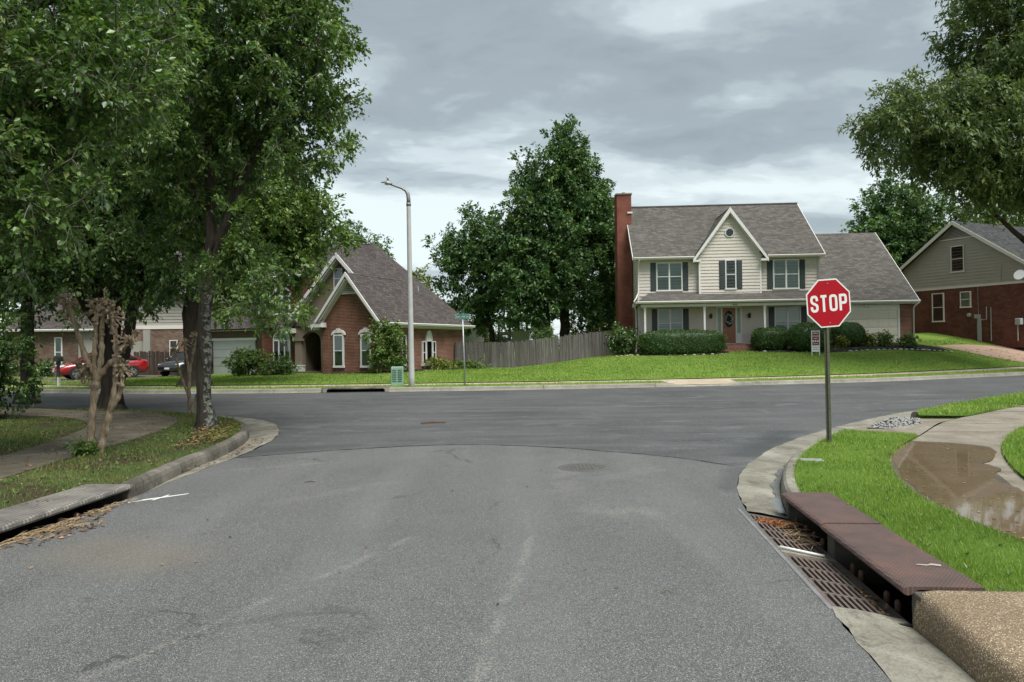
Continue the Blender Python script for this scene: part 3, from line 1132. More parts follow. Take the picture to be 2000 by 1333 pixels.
walk2 = struct(thing('sidewalk', None, None))
A, Bq = resample(wl_, 169), resample(wr_, 169)
for i in range(0, 168, 6):
    ii = list(range(i, i + 7))
    sh = .012
    a = [A[k] for k in ii]
    b_ = [Bq[k] for k in ii]
    a[-1] = a[-1] + (a[-2] - a[-1]) / np.linalg.norm(a[-2] - a[-1]) * sh
    b_[-1] = b_[-1] + (b_[-2] - b_[-1]) / np.linalg.norm(b_[-2] - b_[-1]) * sh
    n_ = 7
    dz = random.uniform(-.004, .004) - (.014 if 6 <= i < 66 else 0)
    V = [(p[0], p[1], zright(*p) - .02 + dz) for p in a] + [(p[0], p[1], zright(*p) - .02 + dz) for p in b_]
    V += [(x, y, z - .1) for x, y, z in V]
    Fq = [(k, n_ + k, n_ + k + 1, k + 1) for k in range(n_ - 1)]
    Fq += [(k, k + 1, 2 * n_ + k + 1, 2 * n_ + k) for k in range(n_ - 1)] + [(n_ + k, 3 * n_ + k, 3 * n_ + k + 1, n_ + k + 1) for k in range(n_ - 1)]
    Fq += [(0, 2 * n_, 3 * n_, n_), (n_ - 1, 2 * n_ - 1, 4 * n_ - 1, 3 * n_ - 1)]
    MB().add(V, Fq).build('slab', 'walk_concrete', walk2)
# kerb ramp slab and broken gravel patch
struct(sheet('walk_ramp', [(5.75, 12.9), (6.62, 12.12), (8.0, 13.95), (8.75, 14.7), (8.0, 15.5), (6.9, 14.4)], lambda x, y: max(.02, zright(x, y) - .035 - .065 * max(0, min(1, ((y - x * .55) - 9.35) / 1.4))), 'walk_concrete', .25))
gp = [(6.35, 13.35), (6.95, 13.1), (7.7, 14.0), (8.15, 14.9), (7.75, 15.25), (7.05, 14.3)]
gv = sheet('gravel_bed', gp, lambda x, y: .125, 'mulch', .2)
struct(gv)
P = np.c_[rng.uniform(6.3, 8.2, 2600), rng.uniform(13, 15.3, 2600)]
P = P[in_poly(P, gp)]
mb = MB()
for x, y in P[:420]:
    mb.blob((x, y, .128), (random.uniform(.014, .03), random.uniform(.014, .03), random.uniform(.01, .018)), 1, .2)
o = mb.build('gravel', 'stone_gravel')
tag(o, 'loose grey gravel where the kerb ramp has broken up', 'gravel', kind='stuff')
# muddy puddle standing on the walk
pud = smooth_path([(6.05, 11.3), (6.46, 11.05), (6.8, 10.62), (6.62, 10.15), (6.1, 9.45), (5.75, 9.25), (5.85, 8.9), (5.3, 8.2), (5.22, 7.7), (5.08, 7.2), (5.0, 6.6), (4.95, 5.9), (4.75, 5.2), (4.3, 5.1), (3.95, 5.4), (3.93, 6.4), (4.03, 7.03), (4.26, 8.0), (4.71, 9.2), (5.25, 10.3), (5.8, 11.05)], 2)
pud = [(x + random.uniform(-.03, .03), y + random.uniform(-.03, .03)) for x, y in pud]
struct(sheet('puddle', pud, lambda x, y: zright(x, y) - .0235 + .001 * (x - 4), 'puddle_water', .35))
c_ = np.mean(np.array(pud), axis=0)
wet = [(x + (x - cx_) * .0 + nx_ * .11, y + ny_ * .16) for (x, y), (nx_, ny_), cx_ in [(p, tuple((np.array(p) - c_) / np.linalg.norm(np.array(p) - c_)), 0) for p in pud]]
wet = [(max(x, float(np.interp(y, [q[1] for q in wl_], [q[0] for q in wl_])) + .01), y) for x, y in wet]
struct(sheet('damp_patch', smooth_path(wet + wet[:1], 1)[:-1], lambda x, y: zright(x, y) - .0265 + .001 * (x - 4), 'walk_wet', .35))
# debris floating in the puddle
P = np.c_[rng.uniform(3.9, 6.8, 900), rng.uniform(5.5, 11.3, 900)]
P = P[in_poly(P, pud)]
V, Fc = [], []
for x, y in P[:260]:
    a, s_ = random.uniform(0, 6.28), random.uniform(.008, .03)
    z = zright(x, y) - .017
    ca, sa = math.cos(a) * s_, math.sin(a) * s_
    k = len(V)
    V += [(x - ca, y - sa, z), (x + sa * .5, y - ca * .5, z), (x + ca, y + sa, z), (x - sa * .5, y + ca * .5, z)]
    Fc.append((k, k + 1, k + 2, k + 3))
o = link('floating_debris', raw_mesh('floating_debris', V, Fc, 4, rng.uniform(0.3, 1, len(V) // 4).repeat(4)), 'leaf_litter')
tag(o, 'bits of straw and leaf floating on the muddy puddle', 'debris', kind='stuff')

cin = offs(dens(cut(R_CURB, 7.55, 12.9), .3), -.16)
LAWN_CORNER = [(2.86, 4.52), (2.95, 5.4), (3.17, 7.6)] + cin[1:] + [(5.72, 12.86), (6.55, 12.1)] + [p for p in wl_ if 4.52 < p[1] < 12.0][::-1] + [(3.85, 4.52)]
struct(sheet('lawn', LAWN_CORNER, lambda x, y: zright(x, y) - .015 + .02 * math.sin(x * 3) * math.sin(y * 2), 'lawn_bright', .3, skirt=.08))
cin2 = offs(dens(cut(R_CURB, 16.2, 38), .8), -.16)
LAWN_VERGE = [(8.3, 15.2)] + cin2 + [(x, y) for x, y in wl_ if 14.6 < y < 31][::-1]
struct(sheet('lawn', LAWN_VERGE, lambda x, y: zright(x, y) - .03, 'lawn_bright', .6, skirt=.14))
LAWN_RIGHT = [(x, y) for x, y in wr_ if 3 < y < 31] + [(70, 40), (70, -8), (5.2, -8)]
struct(sheet('lawn', LAWN_RIGHT, lambda x, y: zright(x, y) + .0, 'lawn_bright', 2.5, .5, skirt=.08))

# ---------------------------------------------------------------- left corner
lin_ = offs(dens(cut(L_CURB, -5, 34), .5), .165)
LAWN_LEFT = lin_ + [(-60, 44), (-75, -5)]
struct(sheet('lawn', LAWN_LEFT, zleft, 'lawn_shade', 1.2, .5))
la = smooth_path([(-6.1, -4), (-6.1, 5), (-6.15, 9.0), (-6.42, 11.0), (-6.6, 12.7), (-6.85, 15.0), (-7.5, 16.8), (-9.0, 18.2), (-11.3, 19.1), (-16, 20.9), (-28, 25.5)], 2)
lb = smooth_path([(-7.2, -4), (-7.2, 5), (-7.25, 9.0), (-7.55, 11.0), (-7.8, 12.6), (-8.4, 14.6), (-9.2, 16.1), (-10.2, 17.0), (-11.8, 17.7), (-16.6, 19.6), (-28.6, 24.2)], 2)
walk3 = struct(thing('sidewalk', None, None))
A, Bq = resample(la, 145), resample(lb, 145)
for i in range(0, 144, 6):
    ii = list(range(i, i + 7))
    a = [A[k] for k in ii]
    b_ = [Bq[k] for k in ii]
    a[-1] = a[-1] + (a[-2] - a[-1]) * .12
    b_[-1] = b_[-1] + (b_[-2] - b_[-1]) * .12
    n_ = 7
    dz = random.uniform(-.006, .006) + .018
    V = [(p[0], p[1], zleft(*p) + dz) for p in a] + [(p[0], p[1], zleft(*p) + dz) for p in b_]
    V += [(x, y, z - .1) for x, y, z in V]
    Fq = [(k, n_ + k, n_ + k + 1, k + 1) for k in range(n_ - 1)]
    Fq += [(k, k + 1, 2 * n_ + k + 1, 2 * n_ + k) for k in range(n_ - 1)] + [(n_ + k, 3 * n_ + k, 3 * n_ + k + 1, n_ + k + 1) for k in range(n_ - 1)]
    Fq += [(0, 2 * n_, 3 * n_, n_), (n_ - 1, 2 * n_ - 1, 4 * n_ - 1, 3 * n_ - 1)]
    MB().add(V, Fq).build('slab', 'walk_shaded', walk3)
WALK_L = list(la) + list(lb)[::-1]

# ---------------------------------------------------------------- storm drain, right
sd = thing('storm_drain', 'curb inlet with rusty diamond plate covers and two slotted iron grates', 'storm drain', (2.44, 4.6, 0), -math.atan2(.29, 2.9))
LG = 2.90
prof = [(.44, .162), (.03, .162), (-.012, .158), (-.036, .147), (-.045, .130), (-.035, .113), (-.012, .106), (.01, .113), (.05, .142), (.44, .142)]
m = MB().prism(prof, 0.0, 1.62, 'y')
c1 = m.build('cover_plate', 'plate_rust', sd, bevel=.0, smooth=False)
m = MB().prism(prof, 1.63, LG + .02, 'y')
m.build('cover_plate', 'plate_rust', sd, (0, 0, .008))
m = MB()
m.box(.02, .62, .0, LG, -.7, -.66).box(.62, .66, 0, LG, -.7, .13).box(-.44, .62, -.05, -.02, -.7, -.06).box(-.44, .62, LG + .02, LG + .05, -.7, -.06).box(-.47, -.44, 0, LG, -.7, -.045).box(-.44, .02, 0, LG, -.7, -.66)
m.build('catch_basin', 'pit_dark', sd)
for y0, y1 in ((-.1, .035), (1.50, 1.66), (LG - .03, LG + .08)):
    mm = MB().box(.02, .44, y0, y1, -.3, .13)
    mm.build('support_block', 'curb_old', sd, bevel=.012)
MB().box(.0, .03, .03, LG, -.30, -.095).build('sill', 'grate_iron', sd)
for y in (.30, .48, .95, 1.12, 1.86, 2.10, 2.34, 2.66):
    MB().lathe([(.022, -.12), (.022, -.045), (.018, -.03), (.010, -.022), (0, -.02)], 8, (.045, y)).build('peg', 'rust_peg', sd, smooth=True)
bar = MB().box(-.010, .010, 0, 1.26, -.03, 0).mesh('bar')
bar.materials.append(MAT['grate_iron'])
xb = MB().box(0, .40, -.016, .016, -.026, -.002).mesh('cross_bar')
xb.materials.append(MAT['grate_iron'])
for y0 in (.10, 1.55):
    fr_ = MB()
    for b_ in ((-.44, -.40, 0, 1.26), (-.035, .0, 0, 1.26), (-.40, -.035, 0, .04), (-.40, -.035, 1.22, 1.26)):
        fr_.box(b_[0], b_[1], b_[2], b_[3], -.04, .002)
    g_ = fr_.build('grate', 'grate_iron', sd, (0, y0, -.088))
    g_.rotation_euler = (0, R(10), 0)
    for k in range(7):
        link('bar', bar, None, g_, (-.355 + k * .047, 0, 0))
    for k in range(5):
        link('cross_bar', xb, None, g_, (-.42, .04 + .295 * k, 0))
MB().box(-.475, -.446, .03, 1.50, -.05, .006).build('frame_edge', 'frame_steel', sd)
MB().box(-.475, -.446, 1.51, LG - .0, -.05, .006).build('frame_edge', 'frame_steel', sd)
MB().prism([(-.44, -.25), (0, -.25), (0, -.08), (-.44, -.004)], 1.365, 1.545, 'y').build('divider', 'gutter_concrete', sd)
MB().prism([(-.44, -.25), (0, -.25), (0, -.075), (-.44, -.004)], -.02, .095, 'y').build('divider', 'gutter_concrete', sd)
o = MB().tube([(2.17, 6.09, .010), (2.30, 6.06, -.014), (2.42, 6.03, -.036), (2.5, 6.01, -.05)], .011, 8).build('plastic_pipe', 'white_pvc', smooth=True)
tag(o, 'short white plastic pipe lying between the two iron grates', 'pipe')
o = MB().add([(2.86, 4.99, .163), (2.88, 5.03, .163), (2.83, 5.06, .163), (2.79, 5.035, .163), (2.74, 5.05, .163), (2.71, 5.04, .163), (2.77, 5.01, .163), (2.81, 5.02, .163)], [(0, 1, 2, 3, 4, 5, 6, 7)]).build('paint_mark', 'stone_edge')
# keep the flaked paint as part of the drain
o.parent = sd
o.matrix_parent_inverse = Matrix.LocRotScale(sd.location, sd.rotation_euler, None).inverted()
o.location.z = .003
o = MB().lathe([(.03, 0), (.03, .004), (0, .005)], 14, (.06, 1.42)).build('round_tag', 'sign_white', sd, (0, 0, .161))
o.scale = (1, 1.5, 1)

# ---------------------------------------------------------------- storm drain, left
sl = thing('storm_drain', 'curb inlet under a pale grey diamond plate with straw washed against it', 'storm drain', (-4.60, 5.75, 0), -math.atan2(.17, 2.7))
LL = 2.72
prof2 = [(.05, .168), (-.45, .168), (-.45, .14), (-.02, .14), (.0, .11), (.03, .098), (.06, .102), (.08, .125), (.075, .152)]
MB().prism(prof2, 0, LL, 'y').build('cover_plate', 'plate_grey', sl)
m = MB().box(-.6, .0, 0, LL, -.6, -.55).box(-.62, -.58, 0, LL, -.6, .12).box(-.6, 0, -.04, 0, -.6, .12)
m.build('catch_basin', 'pit_dark', sl)
MB().box(-.45, .05, LL + .002, LL + .14, -.2, .14).build('support_block', 'curb_old', sl, bevel=.02)
MB().box(-.05, .03, 0, LL, -.3, -.02).build('sill', 'curb_old', sl)
for y in (1.1, 1.62, 1.86, .5):
    MB().lathe([(.03, -.05), (.03, .01), (.024, .028), (.012, .038), (0, .04)], 8, (.0, y)).build('peg', 'rust_peg', sl, smooth=True)

# ---------------------------------------------------------------- storm drain, far kerb
sf = thing('storm_drain', 'low dark curb inlet in the far kerb beside the concrete lamp post', 'storm drain', (-7.3, 28.52, 0))
MB().box(.0, 2.55, .02, .75, .10, .165).build('cover_plate', 'curb_old', sf, bevel=.02)
m = MB().box(.2, 2.35, .05, .7, -.4, -.36).box(.2, 2.35, .7, .74, -.4, .1).box(.16, .2, .0, .7, -.4, .1).box(2.35, 2.39, 0, .7, -.4, .1)
m.build('catch_basin', 'pit_dark', sf)
MB().add([(-.1, -.32, .006), (2.65, -.32, .006), (2.4, 0, -.05), (.2, 0, -.05)], [(0, 1, 2, 3)]).build('throat', 'pit_dark', sf)
MB().box(.0, .2, -.0, .1, -.1, .14).build('support_block', 'curb_far', sf)
MB().box(2.35, 2.55, -.0, .1, -.1, .14).build('support_block', 'curb_far', sf)

# ---------------------------------------------------------------- manhole
mh = thing('manhole_cover', 'round iron manhole cover set flush in the old asphalt', 'manhole', (.97, 10.22, .003))
MB().lathe([(.30, .0), (.30, .004), (.27, .006), (0, .006)], 28).build('lid', 'manhole_iron', mh)
MB().lathe([(.36, -.02), (.36, .003), (.31, .004), (.31, -.02)], 28).build('ring', 'manhole_ring', mh)
rib = MB().box(-.02, .02, -.10, .10, .005, .012).mesh('rib')
rib.materials.append(MAT['manhole_ring'])
for i in range(-4, 5):
    for j in (-1, 0, 1):
        if (i * .055) ** 2 + (j * .16) ** 2 < .05:
            link('rib', rib, None, mh, (i * .055, j * .15 + (.04 if i % 2 else -.04), 0)).scale = (.6, .6, 1)
# painted survey mark on the near street
V = []
for (a, b_) in (((-4.28, 8.22), (-3.82, 8.66)), ((-4.18, 8.36), (-3.80, 8.69)), ((-4.05, 8.33), (-4.0, 8.62))):
    a, b_ = np.array(a), np.array(b_)
    d_ = (b_ - a) / np.linalg.norm(b_ - a)
    n_ = np.array([-d_[1], d_[0]]) * .016
    V += [a - n_, b_ - n_, b_ + n_, a + n_]
o = link('road_marking', MB().add([(v[0], v[1], .006 + .0006 * (i // 4)) for i, v in enumerate(V)], [(0, 1, 2, 3), (4, 5, 6, 7), (8, 9, 10, 11)]).mesh('road_marking', False), 'paint_white')
struct(o)
# meter lid in the corner lawn
o = thing('meter_lid', 'small pale meter box lid sunk in the corner lawn', 'lid', (3.85, 9.66, .150), -.25)
MB().box(-.12, .16, -.08, .08, -.05, .012).build('lid', 'meter_gray', o, bevel=.01)

# ================================================================ HOUSES
def boards(par, s0, s1, z0, z1, mat, loc=(0, 0, 0), rotz=0., ex=.19, clip=None, y=0.):
    """lap siding, one object per board; clip(z) -> (s0, s1)"""
    z = z0
    while z < z1 - .02:
        t_ = min(ex, z1 - z)
        a0, a1 = (s0, s1) if clip is None else clip(z)
        b0, b1 = (s0, s1) if clip is None else clip(z + t_)
        if a1 - a0 > .05:
            j = random.uniform(-.002, .002)
            m = MB().add([(a0, y - .036 + j, z), (a1, y - .036 + j, z), (a1, y + .0, z), (a0, y + .0, z), (b0, y - .006 + j, z + t_), (b1, y - .006 + j, z + t_), (b1, y + .0, z + t_), (b0, y + .0, z + t_)],
                         [(0, 3, 2, 1), (4, 5, 6, 7), (0, 1, 5, 4), (1, 2, 6, 5), (2, 3, 7, 6), (3, 0, 4, 7)])
            m.build('siding_board', mat, par, loc, rotz)
        z += ex


def window(par, s0, s1, z0, z1, cols=1, blind='blind_green', fm='trim_white', loc=(0, 0, 0), rotz=0., y=0., rail=True, fw=.06, lower=None):
    m = MB()
    for b in ((s0, s1, z1 - fw, z1), (s0 - .03, s1 + .03, z0 - .03, z0 + fw), (s0, s0 + fw, z0 + fw, z1 - fw), (s1 - fw, s1, z0 + fw, z1 - fw)):
        m.box(b[0], b[1], y - .085, y + .01, b[2], b[3])
    wdt = (s1 - s0) / cols
    for i in range(1, cols):
        m.box(s0 + i * wdt - .045, s0 + i * wdt + .045, y - .083, y + .01, z0 + fw, z1 - fw)
    f = m.build('window', fm, par, loc, rotz)
    zm = (z0 + z1) / 2
    for i in range(cols):
        a, b = s0 + i * wdt + .05, s0 + (i + 1) * wdt - .05
        if rail:
            MB().box(a, b, y - .07, y - .03, zm - .022, zm + .022).build('sash_rail', fm, f)
        for k, (q0, q1) in enumerate(((z0 + .03, zm), (zm, z1 - .03)) if rail else ((z0 + .03, z1 - .03),)):
            MB().box(a, b, y - .056, y - .05, q0, q1).build('pane', 'glass', f)
            bm_ = lower if (lower and k == 0) else blind
            MB().box(a, b, y - .030, y - .026, q0, q1).build('blind', bm_, f)
    return f


def shutter(par, s0, s1, z0, z1, y=0., mat='shutter_green', loc=(0, 0, 0), rotz=0.):
    m = MB().box(s0, s1, y - .05, y - .026, z0, z1)
    o = m.build('shutter', mat, par, loc, rotz)
    zm = z0 + (z1 - z0) * .48
    for q0, q1 in ((z0 + .07, zm - .03), (zm + .03, z1 - .07)):
        n = max(3, int((q1 - q0) / .09))
        mm = MB()
        for i in range(n):
            zz_ = q0 + (q1 - q0) * i / n
            mm.add([(s0 + .05, y - .062, zz_), (s1 - .05, y - .062, zz_), (s1 - .05, y - .05, zz_ + (q1 - q0) / n), (s0 + .05, y - .05, zz_ + (q1 - q0) / n)], [(0, 1, 2, 3)])
        mm.build('louver', mat, o)
    return o


def slab(par, quad, th, mat, name='roof'):
    """roof plane of a few corners thickened downwards"""
    n = len(quad)
    V = [Vector(q) for q in quad]
    nrm = Vector()
    for i in range(n):
        nrm += V[i].cross(V[(i + 1) % n])
    nrm.normalize()
    if nrm.z < 0:
        nrm = -nrm
    W = [v - nrm * th for v in V]
    return MB().add([tuple(v) for v in V + W], [tuple(range(n)), tuple(range(2 * n - 1, n - 1, -1))] + [(i, n + i, n + (i + 1) % n, (i + 1) % n) for i in range(n)]).build(name, mat, par)


def gutter(par, a, b, mat='trim_white', out=(0, -1), name='gutter'):
    a, b = Vector(a), Vector(b)
    o = Vector((out[0], out[1], 0))
    prof = [(0, 0), (.11, 0), (.13, -.03), (.09, -.12), (0, -.14)]
    m = MB()
    k = len(prof)
    for p in (a, b):
        for u, z in prof:
            q = p + o * u
            m.v.append((q.x, q.y, q.z + z))
    m.f += [(j, (j + 1) % k, k + (j + 1) % k, k + j) for j in range(k)] + [tuple(range(k)), tuple(range(2 * k - 1, k - 1, -1))]
    return m.build(name, mat, par)


# ---------------------------------------------------------------- main house (cream siding)
H1 = thing('house', 'cream siding two storey house with grey shingle roof, central gable and brick chimney', 'house', (7.61, 44.5, 0), R(-3.8))
W, D = 10.55, 9.2
sl_ = (10.72 - 6.82) / 5.05
# structural core behind the boards
m = MB().box(.0, W, .004, D, 1.0, 6.78)
m.prism([(0.0, 6.78), (D, 6.78), (D / 2, 10.5)], .02, W - .02, 'x')
m.build('wall', 'siding_cream', H1)
B('foundation', 'brick_red', H1, -.02, W + .02, -.02, D + .02, .6, 1.62)
boards(H1, 0.06, 3.56, 4.56, 6.74, 'siding_cream')
boards(H1, 7.14, W - .06, 4.56, 6.74, 'siding_cream')
boards(H1, .06, W - .06, 1.64, 4.0, 'siding_cream')
# corner boards
for x in (0, W):
    B('corner_board', 'trim_cream', H1, x - .05, x + .06, -.035, .06, 1.64, 6.74)
# left gable wall: brick below, boards above
B('side_brick', 'brick_red', H1, -.10, .0, .1, D, .6, 4.0)
B('band_board', 'trim_white', H1, -.12, -.0, .0, D, 4.0, 4.22)
boards(H1, 0, D, 4.22, 10.4, 'siding_cream', (0, D, 0), R(-90), .19, lambda z: (0, D) if z < 6.8 else ((z - 6.8) / sl_ * .98, D - (z - 6.8) / sl_ * .98))
# main roof
rz_ = lambda y: 6.86 + (y + .45) * 3.9 / 5.05
slab(H1, [(-.32, -.45, 6.86), (3.25, -.45, 6.86), (5.35, 3.0, rz_(3.0)), (7.45, -.45, 6.86), (W + .25, -.45, 6.86), (W + .25, 4.6, 10.76), (-.32, 4.6, 10.76)], .14, 'shingle_grey')
slab(H1, [(-.32, 9.65, 6.86), (-.32, 4.6, 10.76), (W + .25, 4.6, 10.76), (W + .25, 9.65, 6.86)], .14, 'shingle_grey')
B('ridge_cap', 'shingle_grey', H1, -.33, W + .26, 4.48, 4.72, 10.70, 10.79)
for x, q in ((-.345, 'l'), (W + .26, 'r')):
    for s_ in (-1, 1):
        m = MB().prism([(4.6 + s_ * 5.05, 6.66), (4.6 + s_ * 5.05, 6.86), (4.6, 10.77), (4.6, 10.54)], x - .015, x + .02, 'x')
        m.build('rake_board', 'trim_white', H1)
gutter(H1, (-.30, -.45, 6.84), (3.25, -.45, 6.84), 'trim_cream')
gutter(H1, (7.50, -.45, 6.84), (W + .24, -.45, 6.84), 'trim_cream')
B('soffit', 'trim_cream', H1, -.3, 3.5, -.45, .0, 6.69, 6.715)
B('soffit', 'trim_cream', H1, 7.2, W + .2, -.45, .0, 6.69, 6.715)
# chimney
ch = B('chimney', 'brick_chimney', H1, -1.0, -.08, 2.7, 4.9, .7, 11.25)
MB().box(-1.05, -.03, 2.64, 4.96, 11.25, 11.33).build('cap', 'curb_far', ch)
MB().lathe([(.14, 11.33), (.14, 11.5), (.12, 11.52), (0, 11.52)], 12, (-.5, 3.5)).build('flue', 'metal_dark', ch)
MB().box(-.34, -.02, 2.62, 2.98, 10.02, 10.12).build('flashing', 'trim_white', ch)
# central gable bay
gb0, gb1, gy = 3.58, 7.12, -.30
pk = 9.62
gs = (pk - 6.62) / 2.14
m = MB().prism([(gb0, 4.50), (gb1, 4.50), (gb1, 6.7), (5.35, pk - .25), (gb0, 6.7)], gy + .004, 1.2, 'y')
m.build('gable_wall', 'siding_cream', H1)
boards(H1, gb0 + .05, gb1 - .05, 4.52, 9.2, 'siding_cream', (0, gy, 0), 0, .19,
       lambda z: (gb0 + .05, gb1 - .05) if z < 6.75 else (5.35 - (pk - .14 - z) / gs, 5.35 + (pk - .14 - z) / gs))
for x in (gb0, gb1):
    B('corner_board', 'trim_white', H1, x - .05, x + .05, gy - .035, gy + .1, 4.50, 6.68)
for s_ in (-1, 1):
    e_ = 5.35 + s_ * 2.18
    slab(H1, [(e_, -.62, 6.62), (5.35, -.62, pk + .06), (5.35, 3.6, pk + .06), (e_, 3.6 if False else -.2, 6.62)], .10, 'shingle_grey', 'gable_roof')
    MB().prism([(e_, 6.44), (e_, 6.66), (5.35, pk + .07), (5.35, pk - .24)] if s_ < 0 else [(5.35, pk - .24), (5.35, pk + .07), (e_, 6.66), (e_, 6.44)], -.645, -.60, 'y').build('rake_board', 'trim_white', H1)
    x0 = min(e_, 5.35 + s_ * 1.74)
    MB().prism([(x0, 6.50), (x0 + .44, 6.50), (x0 + .44, 6.62), (x0, 6.62)], -.64, -.2, 'y').build('eave_return', 'trim_white', H1)
    slab(H1, [(5.35 + s_ * 1.70, -.60, 7.06), (5.35, -.60, pk - .26), (5.35, gy, pk - .26), (5.35 + s_ * 1.70, gy, 7.06)], .03, 'trim_cream', 'gable_soffit')
# octagon window
oc = [(math.cos(R(22.5 + 45 * i)), math.sin(R(22.5 + 45 * i))) for i in range(8)]
f_ = MB().prism([(5.36 + .30 * a, 8.23 + .30 * b) for a, b in oc], gy - .07, gy, 'y').build('octagon_window', 'trim_white', H1)
MB().prism([(5.36 + .22 * a, 8.23 + .22 * b) for a, b in oc], gy - .080, gy - .071, 'y').build('pane', 'room_dark', f_)
MB().prism([(5.36 + .225 * a, 8.23 + .225 * b) for a, b in oc], gy - .090, gy - .084, 'y').build('glazing', 'glass', f_)
# upper windows
window(H1, 1.08, 2.61, 4.86, 6.56, 2)
shutter(H1, .73, 1.05, 4.86, 6.56)
shutter(H1, 2.64, 2.96, 4.86, 6.56)
window(H1, 7.92, 9.42, 4.86, 6.60, 2)
shutter(H1, 7.57, 7.89, 4.86, 6.58)
shutter(H1, 9.45, 9.77, 4.86, 6.58)
window(H1, 5.07, 5.70, 4.88, 6.62, 1, 'room_dark', y=gy)
shutter(H1, 4.72, 5.04, 4.88, 6.56, gy)
shutter(H1, 5.73, 6.05, 4.88, 6.56, gy)
# lower windows
window(H1, 1.12, 2.60, 2.05, 3.80, 2, 'blind_white', lower='blind_green')
shutter(H1, .78, 1.09, 2.05, 3.78)
shutter(H1, 2.63, 2.96, 2.05, 3.78)
window(H1, 7.97, 9.48, 2.05, 3.82, 2, 'blind_white', lower='blind_green')
shutter(H1, 7.63, 7.94, 2.05, 3.80)
shutter(H1, 9.51, 9.83, 2.05, 3.80)
# front door
ds_ = MB()
for b in ((4.55, 4.64, 1.62, 3.80), (5.98, 6.07, 1.62, 3.80), (4.55, 6.07, 3.78, 3.88), (4.84, 4.93, 1.62, 3.78), (5.69, 5.78, 1.62, 3.78), (4.64, 4.84, 1.62, 2.28), (5.78, 5.98, 1.62, 2.28), (4.64, 5.98, 1.60, 1.68)):
    ds_.box(b[0], b[1], -.075, -.02, b[2], b[3])
fs_ = ds_.build('door_surround', 'trim_white', H1)
for a, b in ((4.64, 4.84), (5.78, 5.98)):
    MB().box(a, b, -.040, -.030, 2.28, 3.78).build('sidelight', 'blind_green', fs_)
dr = MB().box(4.93, 5.69, -.055, -.024, 1.68, 3.78).build('door', 'door_wood', H1)
for a, b, c, d_ in ((5.0, 5.27, 1.80, 2.42), (5.35, 5.62, 1.80, 2.42)):
    MB().box(a, b, -.066, -.052, c, d_).build('panel', 'door_wood', dr, bevel=.006)
MB().prism([(5.31 + .26 * math.cos(a), 3.12 + .5 * math.sin(a)) for a in np.linspace(0, 2 * math.pi, 24, endpoint=False)], -.068, -.056, 'y').build('oval_light', 'room_dark', dr)
mw = MB()
for i in range(46):
    a = i * 2.4
    r_ = random.uniform(.13, .25)
    mw.blob((5.31 + r_ * math.cos(a), -.10, 3.12 + r_ * 1.35 * math.sin(a)), (.035, .03, .035), 1, .3)
mw.build('wreath', 'blind_green', dr)
MB().blob((5.02, -.09, 2.62), .03, 1).build('knob', 'lantern_black', dr)
# lanterns
for x in (4.24, 6.48):
    ln = MB().box(x - .03, x + .03, -.06, -.02, 3.2, 3.42).build('lantern', 'lantern_black', H1)
    MB().add([(x - .06, -.20, 3.16), (x + .06, -.20, 3.16), (x + .06, -.08, 3.16), (x - .06, -.08, 3.16), (x - .085, -.225, 3.36), (x + .085, -.225, 3.36), (x + .085, -.055, 3.36), (x - .085, -.055, 3.36), (x, -.14, 3.5)],
             [(0, 1, 2, 3), (0, 1, 5, 4), (1, 2, 6, 5), (2, 3, 7, 6), (3, 0, 4, 7), (4, 5, 8), (5, 6, 8), (6, 7, 8), (7, 4, 8)]).build('lamp_body', 'lantern_black', ln)
# porch
B('porch_floor', 'brick_red', H1, -.02, W, -1.62, -.03, .7, 1.60)
B('step', 'brick_red', H1, 4.35, 6.65, -2.02, -1.63, .7, 1.42)
B('step', 'brick_red', H1, 4.25, 6.75, -2.42, -2.03, .7, 1.24)
B('threshold', 'wood_bare', H1, 4.5, 6.1, -.25, -.04, 1.60, 1.66)
for x in (.22, 3.62, 7.02, 10.3):
    p_ = MB().box(x - .055, x + .055, -1.475, -1.365, 1.60, 3.84).build('porch_post', 'trim_white', H1)
    MB().box(x - .075, x + .075, -1.495, -1.345, 3.66, 3.82).build('capital', 'trim_white', p_)
    MB().box(x - .075, x + .075, -1.495, -1.345, 1.60, 1.78).build('post_base', 'trim_white', p_)
B('porch_beam', 'trim_cream', H1, -.02, W, -1.54, -1.30, 3.82, 3.99)
B('porch_ceiling', 'trim_cream', H1, .0, W, -1.30, -.03, 3.93, 3.97)
rr = MB().box(.22, 3.62, -1.44, -1.39, 2.32, 2.39).box(.22, 3.62, -1.44, -1.39, 1.72, 1.77)
ral = rr.build('porch_rail', 'trim_white', H1)
for x in np.arange(.36, 3.55, .13):
    MB().box(x - .015, x + .015, -1.43, -1.40, 1.77, 2.32).build('baluster', 'trim_white', ral)
slab(H1, [(-.22, -1.72, 4.13), (W + .1, -1.72, 4.13), (W + .1, .05, 4.75), (.62, .05, 4.75)], .08, 'shingle_grey', 'porch_roof')
slab(H1, [(-.22, -1.72, 4.13), (.62, .05, 4.75), (-.22, .05, 4.13)], .08, 'shingle_grey', 'porch_roof')
gutter(H1, (-.24, -1.70, 4.15), (W + .1, -1.70, 4.15), 'trim_cream')
gutter(H1, (-.20, .05, 4.15), (-.20, -1.70, 4.15), 'trim_cream', (-1, 0))
# downspouts
for pts in ([(.05, -.52, 6.7), (.02, -.16, 6.5), (.0, -.10, 4.8), (-.15, -.3, 4.45), (-.33, -.6, 4.2)], [(-.33, -.75, 4.0), (-.17, -.2, 3.7), (-.17, -.14, 1.3), (-.28, -.3, 1.15)], [(W + .05, -.5, 6.7), (W + .0, -.12, 6.5), (W - .02, -.09, 4.75)]):
    MB().tube(pts, .045, 6).build('downspout', 'trim_white', H1, smooth=True)
